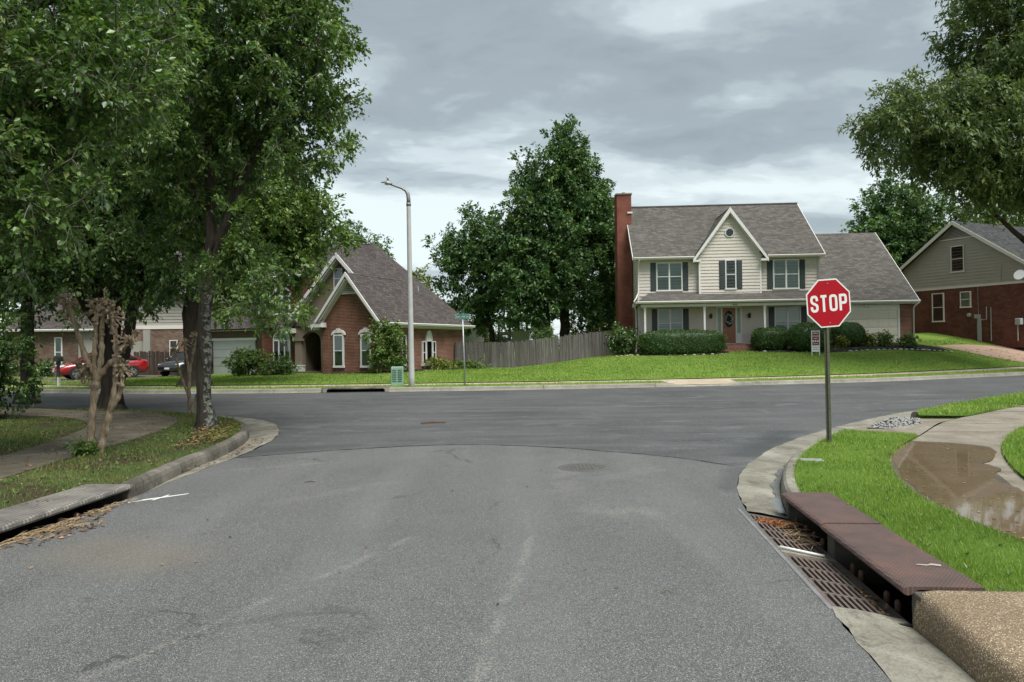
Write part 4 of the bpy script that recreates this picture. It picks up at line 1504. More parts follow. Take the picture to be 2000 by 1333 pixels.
# house number
for i in range(3):
    B('house_number', 'lantern_black', H1, 5.22 + .09 * i, 5.27 + .09 * i, -1.548, -1.541, 3.86, 3.95)
# garage wing
G0, G1 = W + .02, 15.88
m = MB().box(G0, G1, .02, 9.4, 1.0, 3.98)
m.prism([(.02, 3.98), (9.4, 3.98), (5.4, 8.6)], G0, G1 - .02, 'x')
m.build('garage_wall', 'brick_red', H1)
B('garage_pier', 'brick_red', H1, 15.14, G1 + .01, -.04, .02, 1.0, 3.80)
B('garage_pier', 'brick_red', H1, G0, 11.45, -.04, .02, 1.0, 3.80)
B('garage_header', 'trim_cream', H1, 11.45, 15.14, -.05, .02, 3.56, 3.84)
gf = MB().box(11.45, 11.55, -.06, .02, 1.0, 3.56).box(15.04, 15.14, -.06, .02, 1.0, 3.56).box(11.55, 15.04, -.062, .02, 3.54, 3.62).build('garage_door_frame', 'trim_white', H1)
gd = B('garage_door', 'garage_cream', H1, 11.55, 15.04, -.02, .03, 1.0, 3.54)
for r_ in range(4):
    for c_ in range(6):
        x0 = 11.63 + c_ * .575
        MB().box(x0, x0 + .46, -.032, -.018, 1.60 + r_ * .49, 1.95 + r_ * .49).build('panel', 'garage_cream', gd, bevel=.008)
for r_ in range(1, 4):
    MB().box(11.56, 15.03, -.0215, -.019, 1.52 + r_ * .49, 1.535 + r_ * .49).build('seam', 'wood_bare', gd)
slab(H1, [(G0 - .4, -.42, 4.06), (G1 + .22, -.42, 4.06), (G1 + .22, 5.5, 8.86), (G0 - .4, 5.5, 8.86)], .14, 'shingle_grey')
slab(H1, [(G0 - .4, 5.5, 8.86), (G1 + .22, 5.5, 8.86), (G1 + .22, 10, 4.9), (G0 - .4, 10, 4.9)], .14, 'shingle_grey')
gutter(H1, (G0 + .1, -.42, 4.05), (G1 + .24, -.42, 4.05), 'trim_white')
B('soffit', 'trim_cream', H1, G0, G1 + .2, -.42, -.045, 3.86, 3.89)
MB().prism([(-.42, 3.88), (-.42, 4.06), (5.5, 8.87), (5.5, 8.65)], G1 + .215, G1 + .245, 'x').build('rake_board', 'trim_white', H1)
MB().tube([(G1 + .15, -.5, 3.92), (G1 + .05, -.2, 3.72), (G1 + .03, -.08, 3.6), (G1 + .03, -.08, 1.3)], .045, 6).build('downspout', 'trim_white', H1, smooth=True)
fl_ = MB().box(13.21, 13.33, -.09, -.05, 3.70, 3.76).build('flood_light', 'sign_white', H1)
for s_ in (-1, 1):
    MB().blob((13.27 + s_ * .10, -.13, 3.73), (.06, .07, .06), 2).build('bulb', 'sign_white', fl_, smooth=True)

# ---------------------------------------------------------------- right neighbour
H2 = thing('house', 'taupe siding gable over dark brick house with small windows beyond the driveway', 'house', (27.59, 51, 0), R(-66))
xl, xr, px_, pz = -1.2, 7.6, 3.19, 9.35
ez = pz - .69 * (px_ - xl)
m = MB().prism([(xl, 1.2), (xr, 1.2), (xr, ez), (px_, pz - .1), (xl, ez)], .004, 13, 'y')
m.build('wall', 'siding_taupe', H2)
B('brick_wall', 'brick_dark', H2, xl - .03, xr + .03, -.06, .9, 1.2, 5.05)
MB().prism([(xl - .05, 5.05), (xr + .05, 5.05), (xr + .05, 5.2), (xl - .05, 5.2)], -.09, .05, 'y').build('band_board', 'trim_cream', H2)
boards(H2, xl, xr, 5.2, 9.2, 'siding_taupe', (0, 0, 0), 0, .2, lambda z: (max(xl, px_ - (pz - .05 - z) / .69), min(xr, px_ + (pz - .05 - z) / .69)))
for s_ in (-1, 1):
    e_ = px_ + s_ * 5.0
    zz_ = pz + .05 - .69 * 5.0
    slab(H2, [(e_, -.4, zz_), (px_, -.4, pz + .05), (px_, 13.4, pz + .05), (e_, 13.4, zz_)], .12, 'shingle_dark')
    MB().prism([(e_, zz_ - .22), (e_, zz_ + .01), (px_, pz + .06), (px_, pz - .2)] if s_ < 0 else [(px_, pz - .2), (px_, pz + .06), (e_, zz_ + .01), (e_, zz_ - .22)], -.43, -.39, 'y').build('rake_board', 'trim_cream', H2)
    gutter(H2, (e_, -.4, zz_), (e_, 13.4, zz_), 'trim_cream', (s_, 0))
vt = MB().prism([(2.18, 8.30), (4.26, 8.30), (3.19, 9.08)], -.035, -.02, 'y').build('gable_vent', 'room_dark', H2)
for i in range(8):
    z = 8.32 + i * .09
    hw = (9.08 - z) / .75 - .05
    if hw > .06:
        MB().add([(px_ - hw, -.075, z), (px_ + hw, -.075, z), (px_ + hw, -.04, z + .07), (px_ - hw, -.04, z + .07)], [(0, 1, 2, 3)]).build('louver', 'siding_taupe', vt)
MB().box(2.05, 4.35, -.08, -.02, 8.22, 8.30).build('vent_sill', 'trim_cream', vt)
window(H2, 2.83, 3.73, 6.10, 7.80, 1, 'room_dark', 'trim_cream')
window(H2, 1.50, 2.34, 2.93, 4.82, 1, 'room_dark', 'trim_cream', y=-.06)
window(H2, 3.46, 4.17, 3.78, 4.80, 1, 'blind_white', 'trim_cream', y=-.06)
mt = MB().lathe([(.0, -.07), (.13, -.07), (.13, .06), (.10, .10), (0, .11)], 14).build('electric_meter', 'meter_gray', H2, (4.03, -.10, 3.27))
mt.rotation_euler = (R(90), 0, 0)
B('meter_box', 'meter_gray', H2, 4.42, 4.75, -.2, -.06, 3.05, 3.30)
B('conduit', 'meter_gray', H2, 4.58, 4.80, -.16, -.06, 1.6, 3.05)
MB().tube([(4.85, -.12, 2.95), (5.16, -.12, 2.95), (5.16, -.12, 3.75)], .03, 6).build('pipe', 'meter_gray', H2)
MB().tube([(5.42, -.1, 1.6), (5.42, -.1, 3.7)], .03, 6).build('pipe', 'meter_gray', H2)
MB().tube([(4.62, -.08, 3.3), (4.60, -.08, 5.0)], .012, 5).build('cable', 'meter_gray', H2)
MB().tube([(6.05, -.05, 5.2), (6.07, -.05, 6.3)], .014, 5).build('cable', 'meter_gray', H2)
dsh = MB().lathe([(.02, 0), (.18, .02), (.30, .07), (.31, .075), (.18, .03), (0, .01)], 18).build('satellite_dish', 'sign_white', H2, (7.45, -.5, 5.5))
dsh.rotation_euler = (R(70), R(20), 0)
gm = B('gas_meter', 'meter_gray', H2, 7.05, 7.4, -.45, -.15, 2.55, 2.95, bevel=.05)
MB().tube([(7.15, -.3, 1.6), (7.15, -.3, 2.6)], .03, 6).build('pipe', 'meter_gray', gm)

# ---------------------------------------------------------------- brick house on the left
H3 = thing('house', 'red brick house with steep brown roof, stucco entry arch and pointed front gable', 'house', (-6.52, 37.0, 0), R(-25))
SW = 8.4
# side wall and core
B('wall', 'brick_red', H3, -9.2, 0, 3.25, SW, .0, 2.86)
B('side_wall', 'brick_red', H3, -3.6, .012, .3, SW + .01, .0, 2.86)
B('frieze_board', 'trim_white', H3, .0, .05, .2, SW, 2.70, 2.9)
ev = .5
R1, R2 = (-6.3, 8.3, 8.36), (-10.5, 8.3, 8.36)
slab(H3, [(ev, -.1, 2.92), (ev, SW + .5, 2.92), R1], .12, 'shingle_brown')
slab(H3, [(ev, -.1, 2.92), R1, R2, (-14.9, 1.9, 2.92), (-10.6, 1.9, 2.92)], .12, 'shingle_brown')
slab(H3, [(ev, SW + .5, 2.92), (-14.9, SW + 3, 2.92), R2, R1], .12, 'shingle_brown')
gutter(H3, (ev, -.1, 2.95), (ev, SW + .5, 2.95), 'trim_white', (1, 0))
B('soffit', 'trim_white', H3, .0, ev, -.0, SW + .4, 2.76, 2.79)
MB().tube([(-1.7, 6.2, 4.95), (-1.72, 6.2, 5.25)], .04, 6).build('roof_vent', 'meter_gray', H3)
# front brick gable
gx0, gx1, gpx, gpz, gez = -3.68, .02, -1.84, 5.42, 3.12
MB().prism([(gx0, .0), (gx1, .0), (gx1, gez), (gpx, gpz - .1), (gx0, gez)], 0, 1.0, 'y').build('gable_wall', 'brick_red', H3)
gsl = (gpz - gez) / (gx1 - gpx)
for s_ in (-1, 1):
    e_ = gpx + s_ * 2.18
    zz_ = gpz + .1 - gsl * 2.18
    slab(H3, [(e_, -.42, zz_), (gpx, -.42, gpz + .1), (gpx, 4.6, gpz + .1), (e_, 1.6, zz_)], .10, 'shingle_brown', 'gable_roof')
    MB().prism([(e_, zz_ - .19), (e_, zz_), (gpx, gpz + .11), (gpx, gpz - .11)] if s_ < 0 else [(gpx, gpz - .11), (gpx, gpz + .11), (e_, zz_), (e_, zz_ - .19)], -.46, -.40, 'y').build('rake_board', 'trim_white', H3)
    slab(H3, [(gpx + s_ * 2.1, -.4, zz_ - .17), (gpx, -.4, gpz - .18), (gpx, .0, gpz - .18), (gpx + s_ * 2.1, .0, zz_ - .17)], .03, 'trim_white', 'gable_soffit')
er = MB().box(gx0 - .42, gx0 + .28, -.44, .0, 2.78, 3.02).build('eave_return', 'trim_white', H3)
MB().add([(gx0 - .46, -.48, 3.02), (gx0 + .32, -.48, 3.02), (gx0 + .2, .0, 3.30), (gx0 - .30, .0, 3.30)], [(0, 1, 2, 3)]).build('return_roof', 'shingle_brown', er)
vt = MB().prism([(-2.36, 4.52), (-1.32, 4.52), (-1.84, 5.16)], -.03, -.005, 'y').build('gable_vent', 'room_dark', H3)
for i in range(6):
    z = 4.54 + i * .095
    hw = (5.16 - z) / 1.23 - .03
    if hw > .05:
        MB().add([(gpx - hw, -.075, z), (gpx + hw, -.075, z), (gpx + hw, -.035, z + .075), (gpx - hw, -.035, z + .075)], [(0, 1, 2, 3)]).build('louver', 'trim_white', vt)
MB().box(-2.42, -1.26, -.07, .0, 4.44, 4.52).build('vent_sill', 'trim_white', vt)


def arch_trim(par, x0, x1, z0, rise, th=.17, y0=-.10, y1=0., key=True, loc=(0, 0, 0), rotz=0., mat='trim_white'):
    n = 14
    cx, hw = (x0 + x1) / 2, (x1 - x0) / 2
    a = [(cx - hw * math.cos(math.pi * i / n), z0 + rise * math.sin(math.pi * i / n)) for i in range(n + 1)]
    b = [(cx - (hw + th * .35) * math.cos(math.pi * i / n), z0 + (rise + th) * math.sin(math.pi * i / n)) for i in range(n + 1)]
    o = MB().prism(a + b[::-1], y0, y1, 'y').build('arch_head', mat, par, loc, rotz)
    if key:
        MB().prism([(cx - .05, z0 + rise - .02), (cx + .05, z0 + rise - .02), (cx + .085, z0 + rise + th + .05), (cx - .085, z0 + rise + th + .05)], y0 - .03, y1, 'y').build('keystone', mat, o)
    return o


for a in (-2.92, -1.22):
    window(H3, a, a + .65, .72, 2.40, 1, 'blind_green', y=0., fw=.08)
    arch_trim(H3, a - .04, a + .69, 2.36, .12, .18)
# side palladian window
loc_s = (.012, 0, 0)
window(H3, 3.75, 4.10, .76, 2.02, 1, 'blind_green', loc=loc_s, rotz=R(90))
window(H3, 4.80, 5.15, .76, 2.02, 1, 'blind_green', loc=loc_s, rotz=R(90))
window(H3, 4.13, 4.77, .76, 2.06, 1, 'blind_green', loc=loc_s, rotz=R(90), rail=False)
arch_trim(H3, 4.18, 4.72, 2.05, .46, .10, -.10, 0, False, loc_s, R(90))
n = 12
MB().prism([(4.45 - .27 * math.cos(math.pi * i / n), 2.06 + .46 * math.sin(math.pi * i / n)) for i in range(n + 1)], -.05, -.02, 'y').build('fan_light', 'blind_white', H3, loc_s, R(90))
MB().box(3.7, 5.2, -.12, 0, .66, .76).build('sill', 'trim_white', H3, loc_s, R(90))
window(H3, 1.75, 2.15, .76, 2.35, 1, 'blind_green', loc=loc_s, rotz=R(90))
# tall stucco gable with arched entry
sy = 1.2
scx, spz, sez = -3.35, 6.62, 2.95
ar = [(-5.42 + .66 * math.cos(math.pi * (1 - i / 14)), 2.08 + .52 * math.sin(math.pi * (1 - i / 14))) for i in range(15)]
left = [(-6.55, .0), (-6.08, .0)] + ar + [(-4.76, .0), (-3.4, .0), (-3.4, 3.0), (-.6, 3.6), (scx, spz - .15), (-6.55, 3.2)]
MB().prism(left, sy, sy + .35, 'y').build('stucco_wall', 'stucco', H3)
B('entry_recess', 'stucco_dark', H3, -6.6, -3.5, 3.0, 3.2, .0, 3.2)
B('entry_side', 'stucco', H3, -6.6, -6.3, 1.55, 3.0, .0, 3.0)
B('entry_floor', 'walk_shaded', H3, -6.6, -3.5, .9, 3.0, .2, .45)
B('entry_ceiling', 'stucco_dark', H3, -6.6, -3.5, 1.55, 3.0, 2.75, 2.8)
ed = B('door', 'garage_gray', H3, -5.0, -3.75, 2.92, 2.99, .45, 2.6)
MB().box(-4.62, -4.36, 2.90, 2.915, .75, 2.3).build('glass_light', 'room_dark', ed)
cb = B('column_base', 'trim_white', H3, -6.68, -5.86, 1.08, 1.22, .1, .74)
MB().box(-6.72, -5.82, 1.06, 1.2, .74, .80).build('base_moulding', 'trim_white', cb)
B('column_capital', 'stucco', H3, -6.64, -5.9, 1.12, 1.22, 2.12, 2.24)
ssl = 1.02
for s_ in (-1, 1):
    e_ = scx + s_ * 3.75
    zz_ = spz + .1 - ssl * 3.75
    slab(H3, [(e_, sy - .42, zz_), (scx, sy - .42, spz + .1), (scx, 6.5, spz + .1), (e_, 3.0, zz_)], .10, 'shingle_brown', 'gable_roof')
    MB().prism([(e_, zz_ - .22), (e_, zz_), (scx, spz + .11), (scx, spz - .15)] if s_ < 0 else [(scx, spz - .15), (scx, spz + .11), (e_ - 1.3, zz_ + 1.32), (e_ - 1.3, zz_ + 1.08)], sy - .46, sy - .40, 'y').build('rake_board', 'trim_white', H3)
slab(H3, [(scx - 3.6, sy - .4, spz - 3.85), (scx, sy - .4, spz - .2), (scx, sy, spz - .2), (scx - 3.6, sy, spz - 3.85)], .03, 'trim_white', 'gable_soffit')
er = MB().box(-7.15, -6.45, sy - .44, sy, 2.55, 2.80).build('eave_return', 'trim_white', H3)
MB().add([(-7.2, sy - .48, 2.80), (-6.4, sy - .48, 2.80), (-6.5, sy, 3.1), (-7.0, sy, 3.1)], [(0, 1, 2, 3)]).build('return_roof', 'shingle_brown', er)
window(H3, -3.80, -3.20, 4.88, 5.95, 1, 'room_dark', 'trim_cream', y=sy)
# brick wing with arched windows
bw = MB().box(-9.5, -6.6, 1.8, 4.2, .0, 5.75)
bw.build('brick_wing', 'brick_dark', H3)
slab(H3, [(-9.9, 1.45, 5.75), (-6.2, 1.45, 5.75), (-7.0, 5.6, 8.0), (-9.1, 5.6, 8.0)], .1, 'shingle_brown')
gutter(H3, (-9.9, 1.45, 5.78), (-6.2, 1.45, 5.78), 'trim_white')
window(H3, -8.60, -7.34, .95, 2.20, 3, 'blind_green', y=1.8, rail=False)
arch_trim(H3, -8.55, -7.39, 2.20, .46, .09, 1.7, 1.8, False)
MB().prism([(-7.97 - .58 * math.cos(math.pi * i / n), 2.2 + .46 * math.sin(math.pi * i / n)) for i in range(n + 1)], 1.75, 1.79, 'y').build('fan_light', 'blind_green', H3)
window(H3, -8.55, -7.35, 3.65, 4.70, 2, 'room_dark', y=1.8)
arch_trim(H3, -8.55, -7.35, 4.70, .42, .12, 1.7, 1.8, False)
MB().prism([(-7.95 - .6 * math.cos(math.pi * i / n), 4.7 + .42 * math.sin(math.pi * i / n)) for i in range(n + 1)], 1.75, 1.79, 'y').build('fan_light', 'room_dark', H3)
# garage
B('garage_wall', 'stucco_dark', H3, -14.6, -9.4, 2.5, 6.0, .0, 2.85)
gd = B('garage_door', 'garage_gray', H3, -13.95, -10.6, 2.42, 2.5, .1, 2.24)
for k in range(1, 4):
    MB().box(-13.94, -10.61, 2.405, 2.43, .22 + k * .5, .24 + k * .5).build('seam', 'meter_gray', gd)
B('garage_header', 'trim_white', H3, -14.05, -10.5, 2.4, 2.5, 2.24, 2.38)
slab(H3, [(-15.0, 2.1, 2.9), (-9.3, 2.1, 2.9), (-10.5, 6.5, 6.2), (-14, 6.5, 6.2)], .1, 'shingle_brown')
gutter(H3, (-15, 2.1, 2.93), (-9.3, 2.1, 2.93), 'trim_white')
cl_ = B('coach_lamp', 'sign_white', H3, -14.25, -14.1, 2.36, 2.46, 2.42, 2.62)

# ---------------------------------------------------------------- far left house, grey siding over brown brick
H4 = thing('house', 'grey siding and brown brick house glimpsed between the dark trunks behind the red car', 'house', (-25.4, 46.5, 0), R(8))
B('wall', 'brick_brown', H4, -6.0, 5.5, 0, 9, .0, 3.05)
B('upper_wall', 'siding_gray', H4, -.3, 5.5, .3, 9, 3.05, 5.35)
boards(H4, -.3, 5.5, 3.28, 5.3, 'siding_gray', (0, .3, 0), 0, .2)
B('band_board', 'trim_cream', H4, -.35, 5.55, -.05, .35, 3.05, 3.28)
slab(H4, [(-.8, -.2, 5.35), (6.0, -.2, 5.35), (6.0, 4.7, 8.6), (-.8, 4.7, 8.6)], .12, 'shingle_brown')
slab(H4, [(-.8, 9.5, 5.35), (-.8, 4.7, 8.6), (6.0, 4.7, 8.6), (6.0, 9.5, 5.35)], .12, 'shingle_grey')
gutter(H4, (-.8, -.2, 5.38), (6.0, -.2, 5.38), 'trim_white')
slab(H4, [(-6.4, -.5, 3.05), (-.3, -.5, 3.05), (-.3, 4.5, 6.0), (-4.4, 4.5, 6.0)], .12, 'shingle_brown')
slab(H4, [(-6.4, -.5, 3.05), (-4.4, 4.5, 6.0), (-6.4, 9.5, 3.05)], .12, 'shingle_brown')
gutter(H4, (-6.4, -.5, 3.08), (-.3, -.5, 3.08), 'trim_white')
window(H4, -4.75, -4.30, .75, 2.6, 1, 'blind_green', 'trim_white', fw=.07)
window(H4, -3.0, -2.55, .75, 2.6, 1, 'blind_green', 'trim_white', fw=.07)
window(H4, 3.75, 4.25, 1.35, 2.35, 1, 'room_dark', 'trim_cream')
B('garage_door', 'siding_gray', H4, .4, 2.2, -.05, 0, .2, 2.3)
B('garage_post', 'siding_gray', H4, 2.25, 2.65, -.25, 0, .0, 3.0)
B('porch_wall', 'siding_gray', H4, -1.6, -.35, -.12, 0, .0, 3.0)

# ================================================================ STREET FURNITURE AND OBJECTS
def ribbon(path, wdt, closed=False):
    """flat stroke outline -> (verts2d, quads)"""
    p = np.array(path, float)
    if closed:
        d_ = np.roll(p, -1, 0) - np.roll(p, 1, 0)
    else:
        d_ = np.gradient(p, axis=0)
    d_ /= np.linalg.norm(d_, axis=1)[:, None]
    nn_ = np.c_[-d_[:, 1], d_[:, 0]] * wdt / 2
    a, b = p + nn_, p - nn_
    n_ = len(p)
    V = [tuple(x) for x in a] + [tuple(x) for x in b]
    Fq = [(i, (i + 1) % n_, n_ + (i + 1) % n_, n_ + i) for i in range(n_ if closed else n_ - 1)]
    return V, Fq


def chaikin(p, closed=False, it=2):
    p = [np.array(q, float) for q in p]
    for _ in range(it):
        q = [] if closed else [p[0]]
        L_ = len(p)
        for i in range(L_ if closed else L_ - 1):
            a, b = p[i], p[(i + 1) % L_]
            q += [a * .75 + b * .25, a * .25 + b * .75]
        if not closed:
            q.append(p[-1])
        p = q
    return [tuple(a) for a in p]


# ---------------------------------------------------------------- stop sign
st = thing('stop_sign', 'red octagonal STOP sign on a perforated green steel post in the corner lawn', 'stop sign', (4.80, 11.30, .14), R(10))
pp = MB()
chn = [(-.042, .0), (-.042, -.008), (-.022, -.008), (-.016, -.036), (.016, -.036), (.022, -.008), (.042, -.008), (.042, 0), (.018, 0), (.012, -.028), (-.012, -.028), (-.018, 0)]
pp.prism([(x, y) for x, y in chn], -.3, 2.45, 'z')
post = pp.build('post', 'post_green', st)
post.rotation_euler = (0, R(-.5), 0)
hole = MB().lathe([(.006, 0), (.006, .001)], 6).mesh('hole')
hole.materials.append(MAT['pit_dark'])
for i in range(48):
    o = link('hole', hole, None, post, (0, -.0364, .08 + i * .05))
    o.rotation_euler = (R(90), 0, 0)
oc8 = [(math.cos(R(22.5 + 45 * i)), math.sin(R(22.5 + 45 * i))) for i in range(8)]
R8 = .366 / math.cos(R(22.5))
sb_ = MB().prism([(R8 * a, R8 * b) for a, b in oc8], -.003, .003, 'y').build('sign_panel', 'sign_white', st, (-.0, -.045, 2.13))
sb_.rotation_euler = (R(1), R(-3.9), 0)
MB().prism([((R8 - .022) * a, (R8 - .022) * b) for a, b in oc8], -.0048, -.0032, 'y').build('red_face', 'sign_red', sb_)
hL, wL, sw = .255, .136, .040
glyph = {
    'S': ([chaikin([(.97, .70), (.95, .88), (.78, 1.), (.5, 1.), (.22, 1.), (.03, .88), (.03, .73), (.08, .60), (.35, .53), (.65, .46), (.95, .38), (.97, .25), (.97, .12), (.78, 0), (.5, 0), (.22, 0), (.04, .12), (.02, .30)])], []),
    'T': ([[(.5, 0), (.5, 1)], [(-.02, 1), (1.02, 1)]], []),
    'O': ([], [chaikin([(0, .16), (0, .84), (.1, .97), (.35, 1), (.65, 1), (.9, .97), (1, .84), (1, .16), (.9, .03), (.65, 0), (.35, 0), (.1, .03)], True, 1)]),
    'P': ([[(.04, -.08), (.04, 1.08)], chaikin([(.04, 1), (.6, 1), (.95, .98), (1, .84), (1, .62), (.95, .48), (.6, .46), (.04, .46)], False, 1)], []),
}
for chx, cxx in zip('STOP', (-.238, -.082, .078, .240)):
    mg = MB()
    op, cs = glyph[chx]
    for k, pth in enumerate(op + cs):
        pth = [(cxx - wL / 2 + sw / 2 + u * (wL - sw), -hL / 2 + sw / 2 + v * (hL - sw)) for u, v in pth]
        if chx == 'T' and k == 0:
            pth = [(pth[0][0], -hL / 2), pth[1]]
        V, Fq = ribbon(pth, sw, k >= len(op))
        mg.add([(u, -.0056 - .0003 * k, v) for u, v in V], Fq)
    mg.build('letter', 'sign_white', sb_)
for z in (.30, -.30):
    MB().prism([(.009 * a, z + .009 * b) for a, b in oc8], -.010, -.004, 'y').build('bolt', 'metal_galv', sb_)

# ---------------------------------------------------------------- lamp post
lp = thing('street_lamp', 'tall pale concrete street lamp with short angled arm beside the green utility box', 'street lamp', (-3.93, 28.95, .14), 0)
pl_ = MB().lathe([(.12, -.3), (.116, .4), (.098, 4), (.080, 7.35), (.079, 7.42)], 16).build('pole', 'pole_concrete', lp, smooth=True)
arm = MB().tube([(0, 0, 7.36), (0, 0, 7.58), (-.02, 0, 7.78), (-.10, 0, 7.92), (-.26, 0, 8.02), (-.62, 0, 8.16), (-.78, 0, 8.22)], [.078, .078, .074, .056, .045, .04, .035], 10).build('arm', 'lamp_gray', lp, smooth=True)
MB().tube([(0, 0, 7.30), (0, 0, 7.42)], [.094, .094], 14).build('collar', 'lamp_gray', lp, smooth=True)
hd = MB().add([(-.62, -.06, 8.20), (-.62, .06, 8.20), (-.80, .12, 8.23), (-.80, -.12, 8.23), (-1.06, -.08, 8.27), (-1.06, .08, 8.27), (-.64, -.05, 8.27), (-.64, .05, 8.27), (-.82, .07, 8.33), (-.82, -.07, 8.33)],
                [(0, 1, 2, 3), (3, 2, 5, 4), (6, 9, 8, 7), (9, 4, 5, 8), (0, 6, 7, 1), (0, 3, 9, 6), (3, 4, 9), (1, 7, 8, 2), (2, 8, 5)]).build('lamp_head', 'lamp_gray', lp)
MB().blob((-.80, 0, 8.20), (.13, .08, .05), 2).build('lens', 'blind_white', hd, smooth=True)
MB().lathe([(.04, 8.32), (.04, 8.45), (.03, 8.5), (0, 8.51)], 10, (-.80, 0)).build('photocell', 'metal_galv', hd, smooth=True)
lp.rotation_euler = (0, R(-.3), 0)
lp.scale = (1, 1, .968)

# ---------------------------------------------------------------- street name sign
sn = thing('street_sign', 'green street name sign reading Lancelot Ln on a thin steel pole', 'street sign', (-1.90, 28.85, .15), 0)
MB().tube([(0.06, 0, -.3), (-.01, 0, 2.72)], .03, 8).build('pole', 'metal_galv', sn, smooth=True)
bl = MB().box(-.36, .20, -.006, .006, 2.62, 2.80).build('name_blade', 'sign_white', sn, (.06, -.035, 0), 0)
MB().box(-.352, .192, -.0085, -.0065, 2.628, 2.792).build('blade_face', 'sign_green', bl)
cu = bpy.data.curves.new('lettering', 'FONT')
cu.body = 'Lancelot Ln'
cu.size = .125
cu.align_x = 'CENTER'
tmp = bpy.data.objects.new('tmp', cu)
col.objects.link(tmp)
bpy.context.view_layer.update()
me = bpy.data.meshes.new_from_object(tmp.evaluated_get(bpy.context.evaluated_depsgraph_get()))
bpy.data.objects.remove(tmp)
me.materials.clear()
lt = link('lettering', me, 'sign_white', bl, (-.08, -.0095, 2.668))
lt.rotation_euler = (R(90), 0, 0)
lt.scale = (.82, 1.05, 1)
b2 = MB().box(-.006, .006, -.40, .30, 2.83, 2.99).build('cross_blade', 'sign_green', sn, (-.01, 0, 0), R(12))
MB().box(-.03, .03, -.03, .03, 2.72, 2.86).build('bracket', 'metal_galv', sn)

# ---------------------------------------------------------------- utility pedestal
ut = thing('utility_box', 'pale green louvred utility box behind the concrete lamp post', 'utility box', (-4.62, 29.8, .20), R(6))
MB().box(-.24, .24, -.2, .2, -.1, .72).build('body', 'box_green', ut, bevel=.03)
for sx in (-.115, .105):
    for i in range(7):
        MB().box(sx - .085, sx + .085, -.212, -.198, .12 + i * .075, .145 + i * .075).build('vent_slot', 'slot_dark', ut)

# ---------------------------------------------------------------- yard sign
ys = thing('yard_sign', 'maroon and white realty sign in white frame before the round bush', 'yard sign', (15.78, 38.6, on(15.78, 38.6) - .02), R(4))
fr_ = MB()
for x in (-.205, .205):
    fr_.box(x - .02, x + .02, -.015, .015, -.1, 1.32)
fr_.box(-.185, .185, -.014, .014, 1.28, 1.32).box(-.185, .185, -.014, .014, .53, .56).box(-.185, .185, -.014, .014, .22, .25)
fr_.build('frame', 'sign_white', ys)
MB().box(-.185, .185, -.008, .008, .58, 1.28).build('panel', 'sign_maroon', ys)
MB().box(-.185, .185, -.008, .008, .25, .53).build('rider', 'sign_white', ys)


def words(par, body, x, z, size, mat, sx=1., y=-.0095):
    cu = bpy.data.curves.new('lettering', 'FONT')
    cu.body = body
    cu.size = size
    cu.align_x = 'CENTER'
    tmp = bpy.data.objects.new('tmp', cu)
    col.objects.link(tmp)
    bpy.context.view_layer.update()
    me = bpy.data.meshes.new_from_object(tmp.evaluated_get(bpy.context.evaluated_depsgraph_get()))
    bpy.data.objects.remove(tmp)
    me.materials.clear()
    o = link('lettering', me, mat, par, (x, y, z))
    o.rotation_euler = (R(90), 0, 0)
    o.scale = (sx, 1, 1)
    return o


words(ys, 'CRYE-LEIKE', 0, .99, .13, 'sign_white', .47)
for zz_, w0, h0, mt_ in ((1.17, .12, .045, 'sign_white'), (.90, .09, .03, 'sign_white'), (.625, .14, .03, 'sign_white'), (.42, .15, .045, 'text_gray'), (.32, .15, .045, 'text_gray')):
    mm = MB()
    x = -w0
    while x < w0:
        l_ = random.uniform(.02, .045)
        mm.box(x, min(w0, x + l_), -.0105, -.0085, zz_, zz_ + h0)
        x += l_ + .012
    mm.build('small_print', mt_, ys)
mm = MB()
for i in range(11):
    if i not in (3, 7):
        mm.box(-.165 + i * .030, -.165 + i * .030 + .022, -.0105, -.0085, .73, .83)
mm.build('small_print', 'sign_white', ys)

# ---------------------------------------------------------------- wooden fence
pick = []
for k in range(5):
    w2 = .067 + .004 * (k % 3)
    t0, t1 = random.uniform(-.02, .02), random.uniform(-.02, .02)
    me = MB().add([(-w2, 0, -.1), (w2, 0, -.1), (w2, .02, -.1), (-w2, .02, -.1), (-w2 + .01, 0, 1.5 + t0), (w2 - .01, 0, 1.5 + t1), (w2 - .01, .02, 1.5 + t1), (-w2 + .01, .02, 1.5 + t0)],
                  [(0, 3, 2, 1), (4, 5, 6, 7), (0, 1, 5, 4), (1, 2, 6, 5), (2, 3, 7, 6), (3, 0, 4, 7)]).mesh('picket')
    pick.append(me)


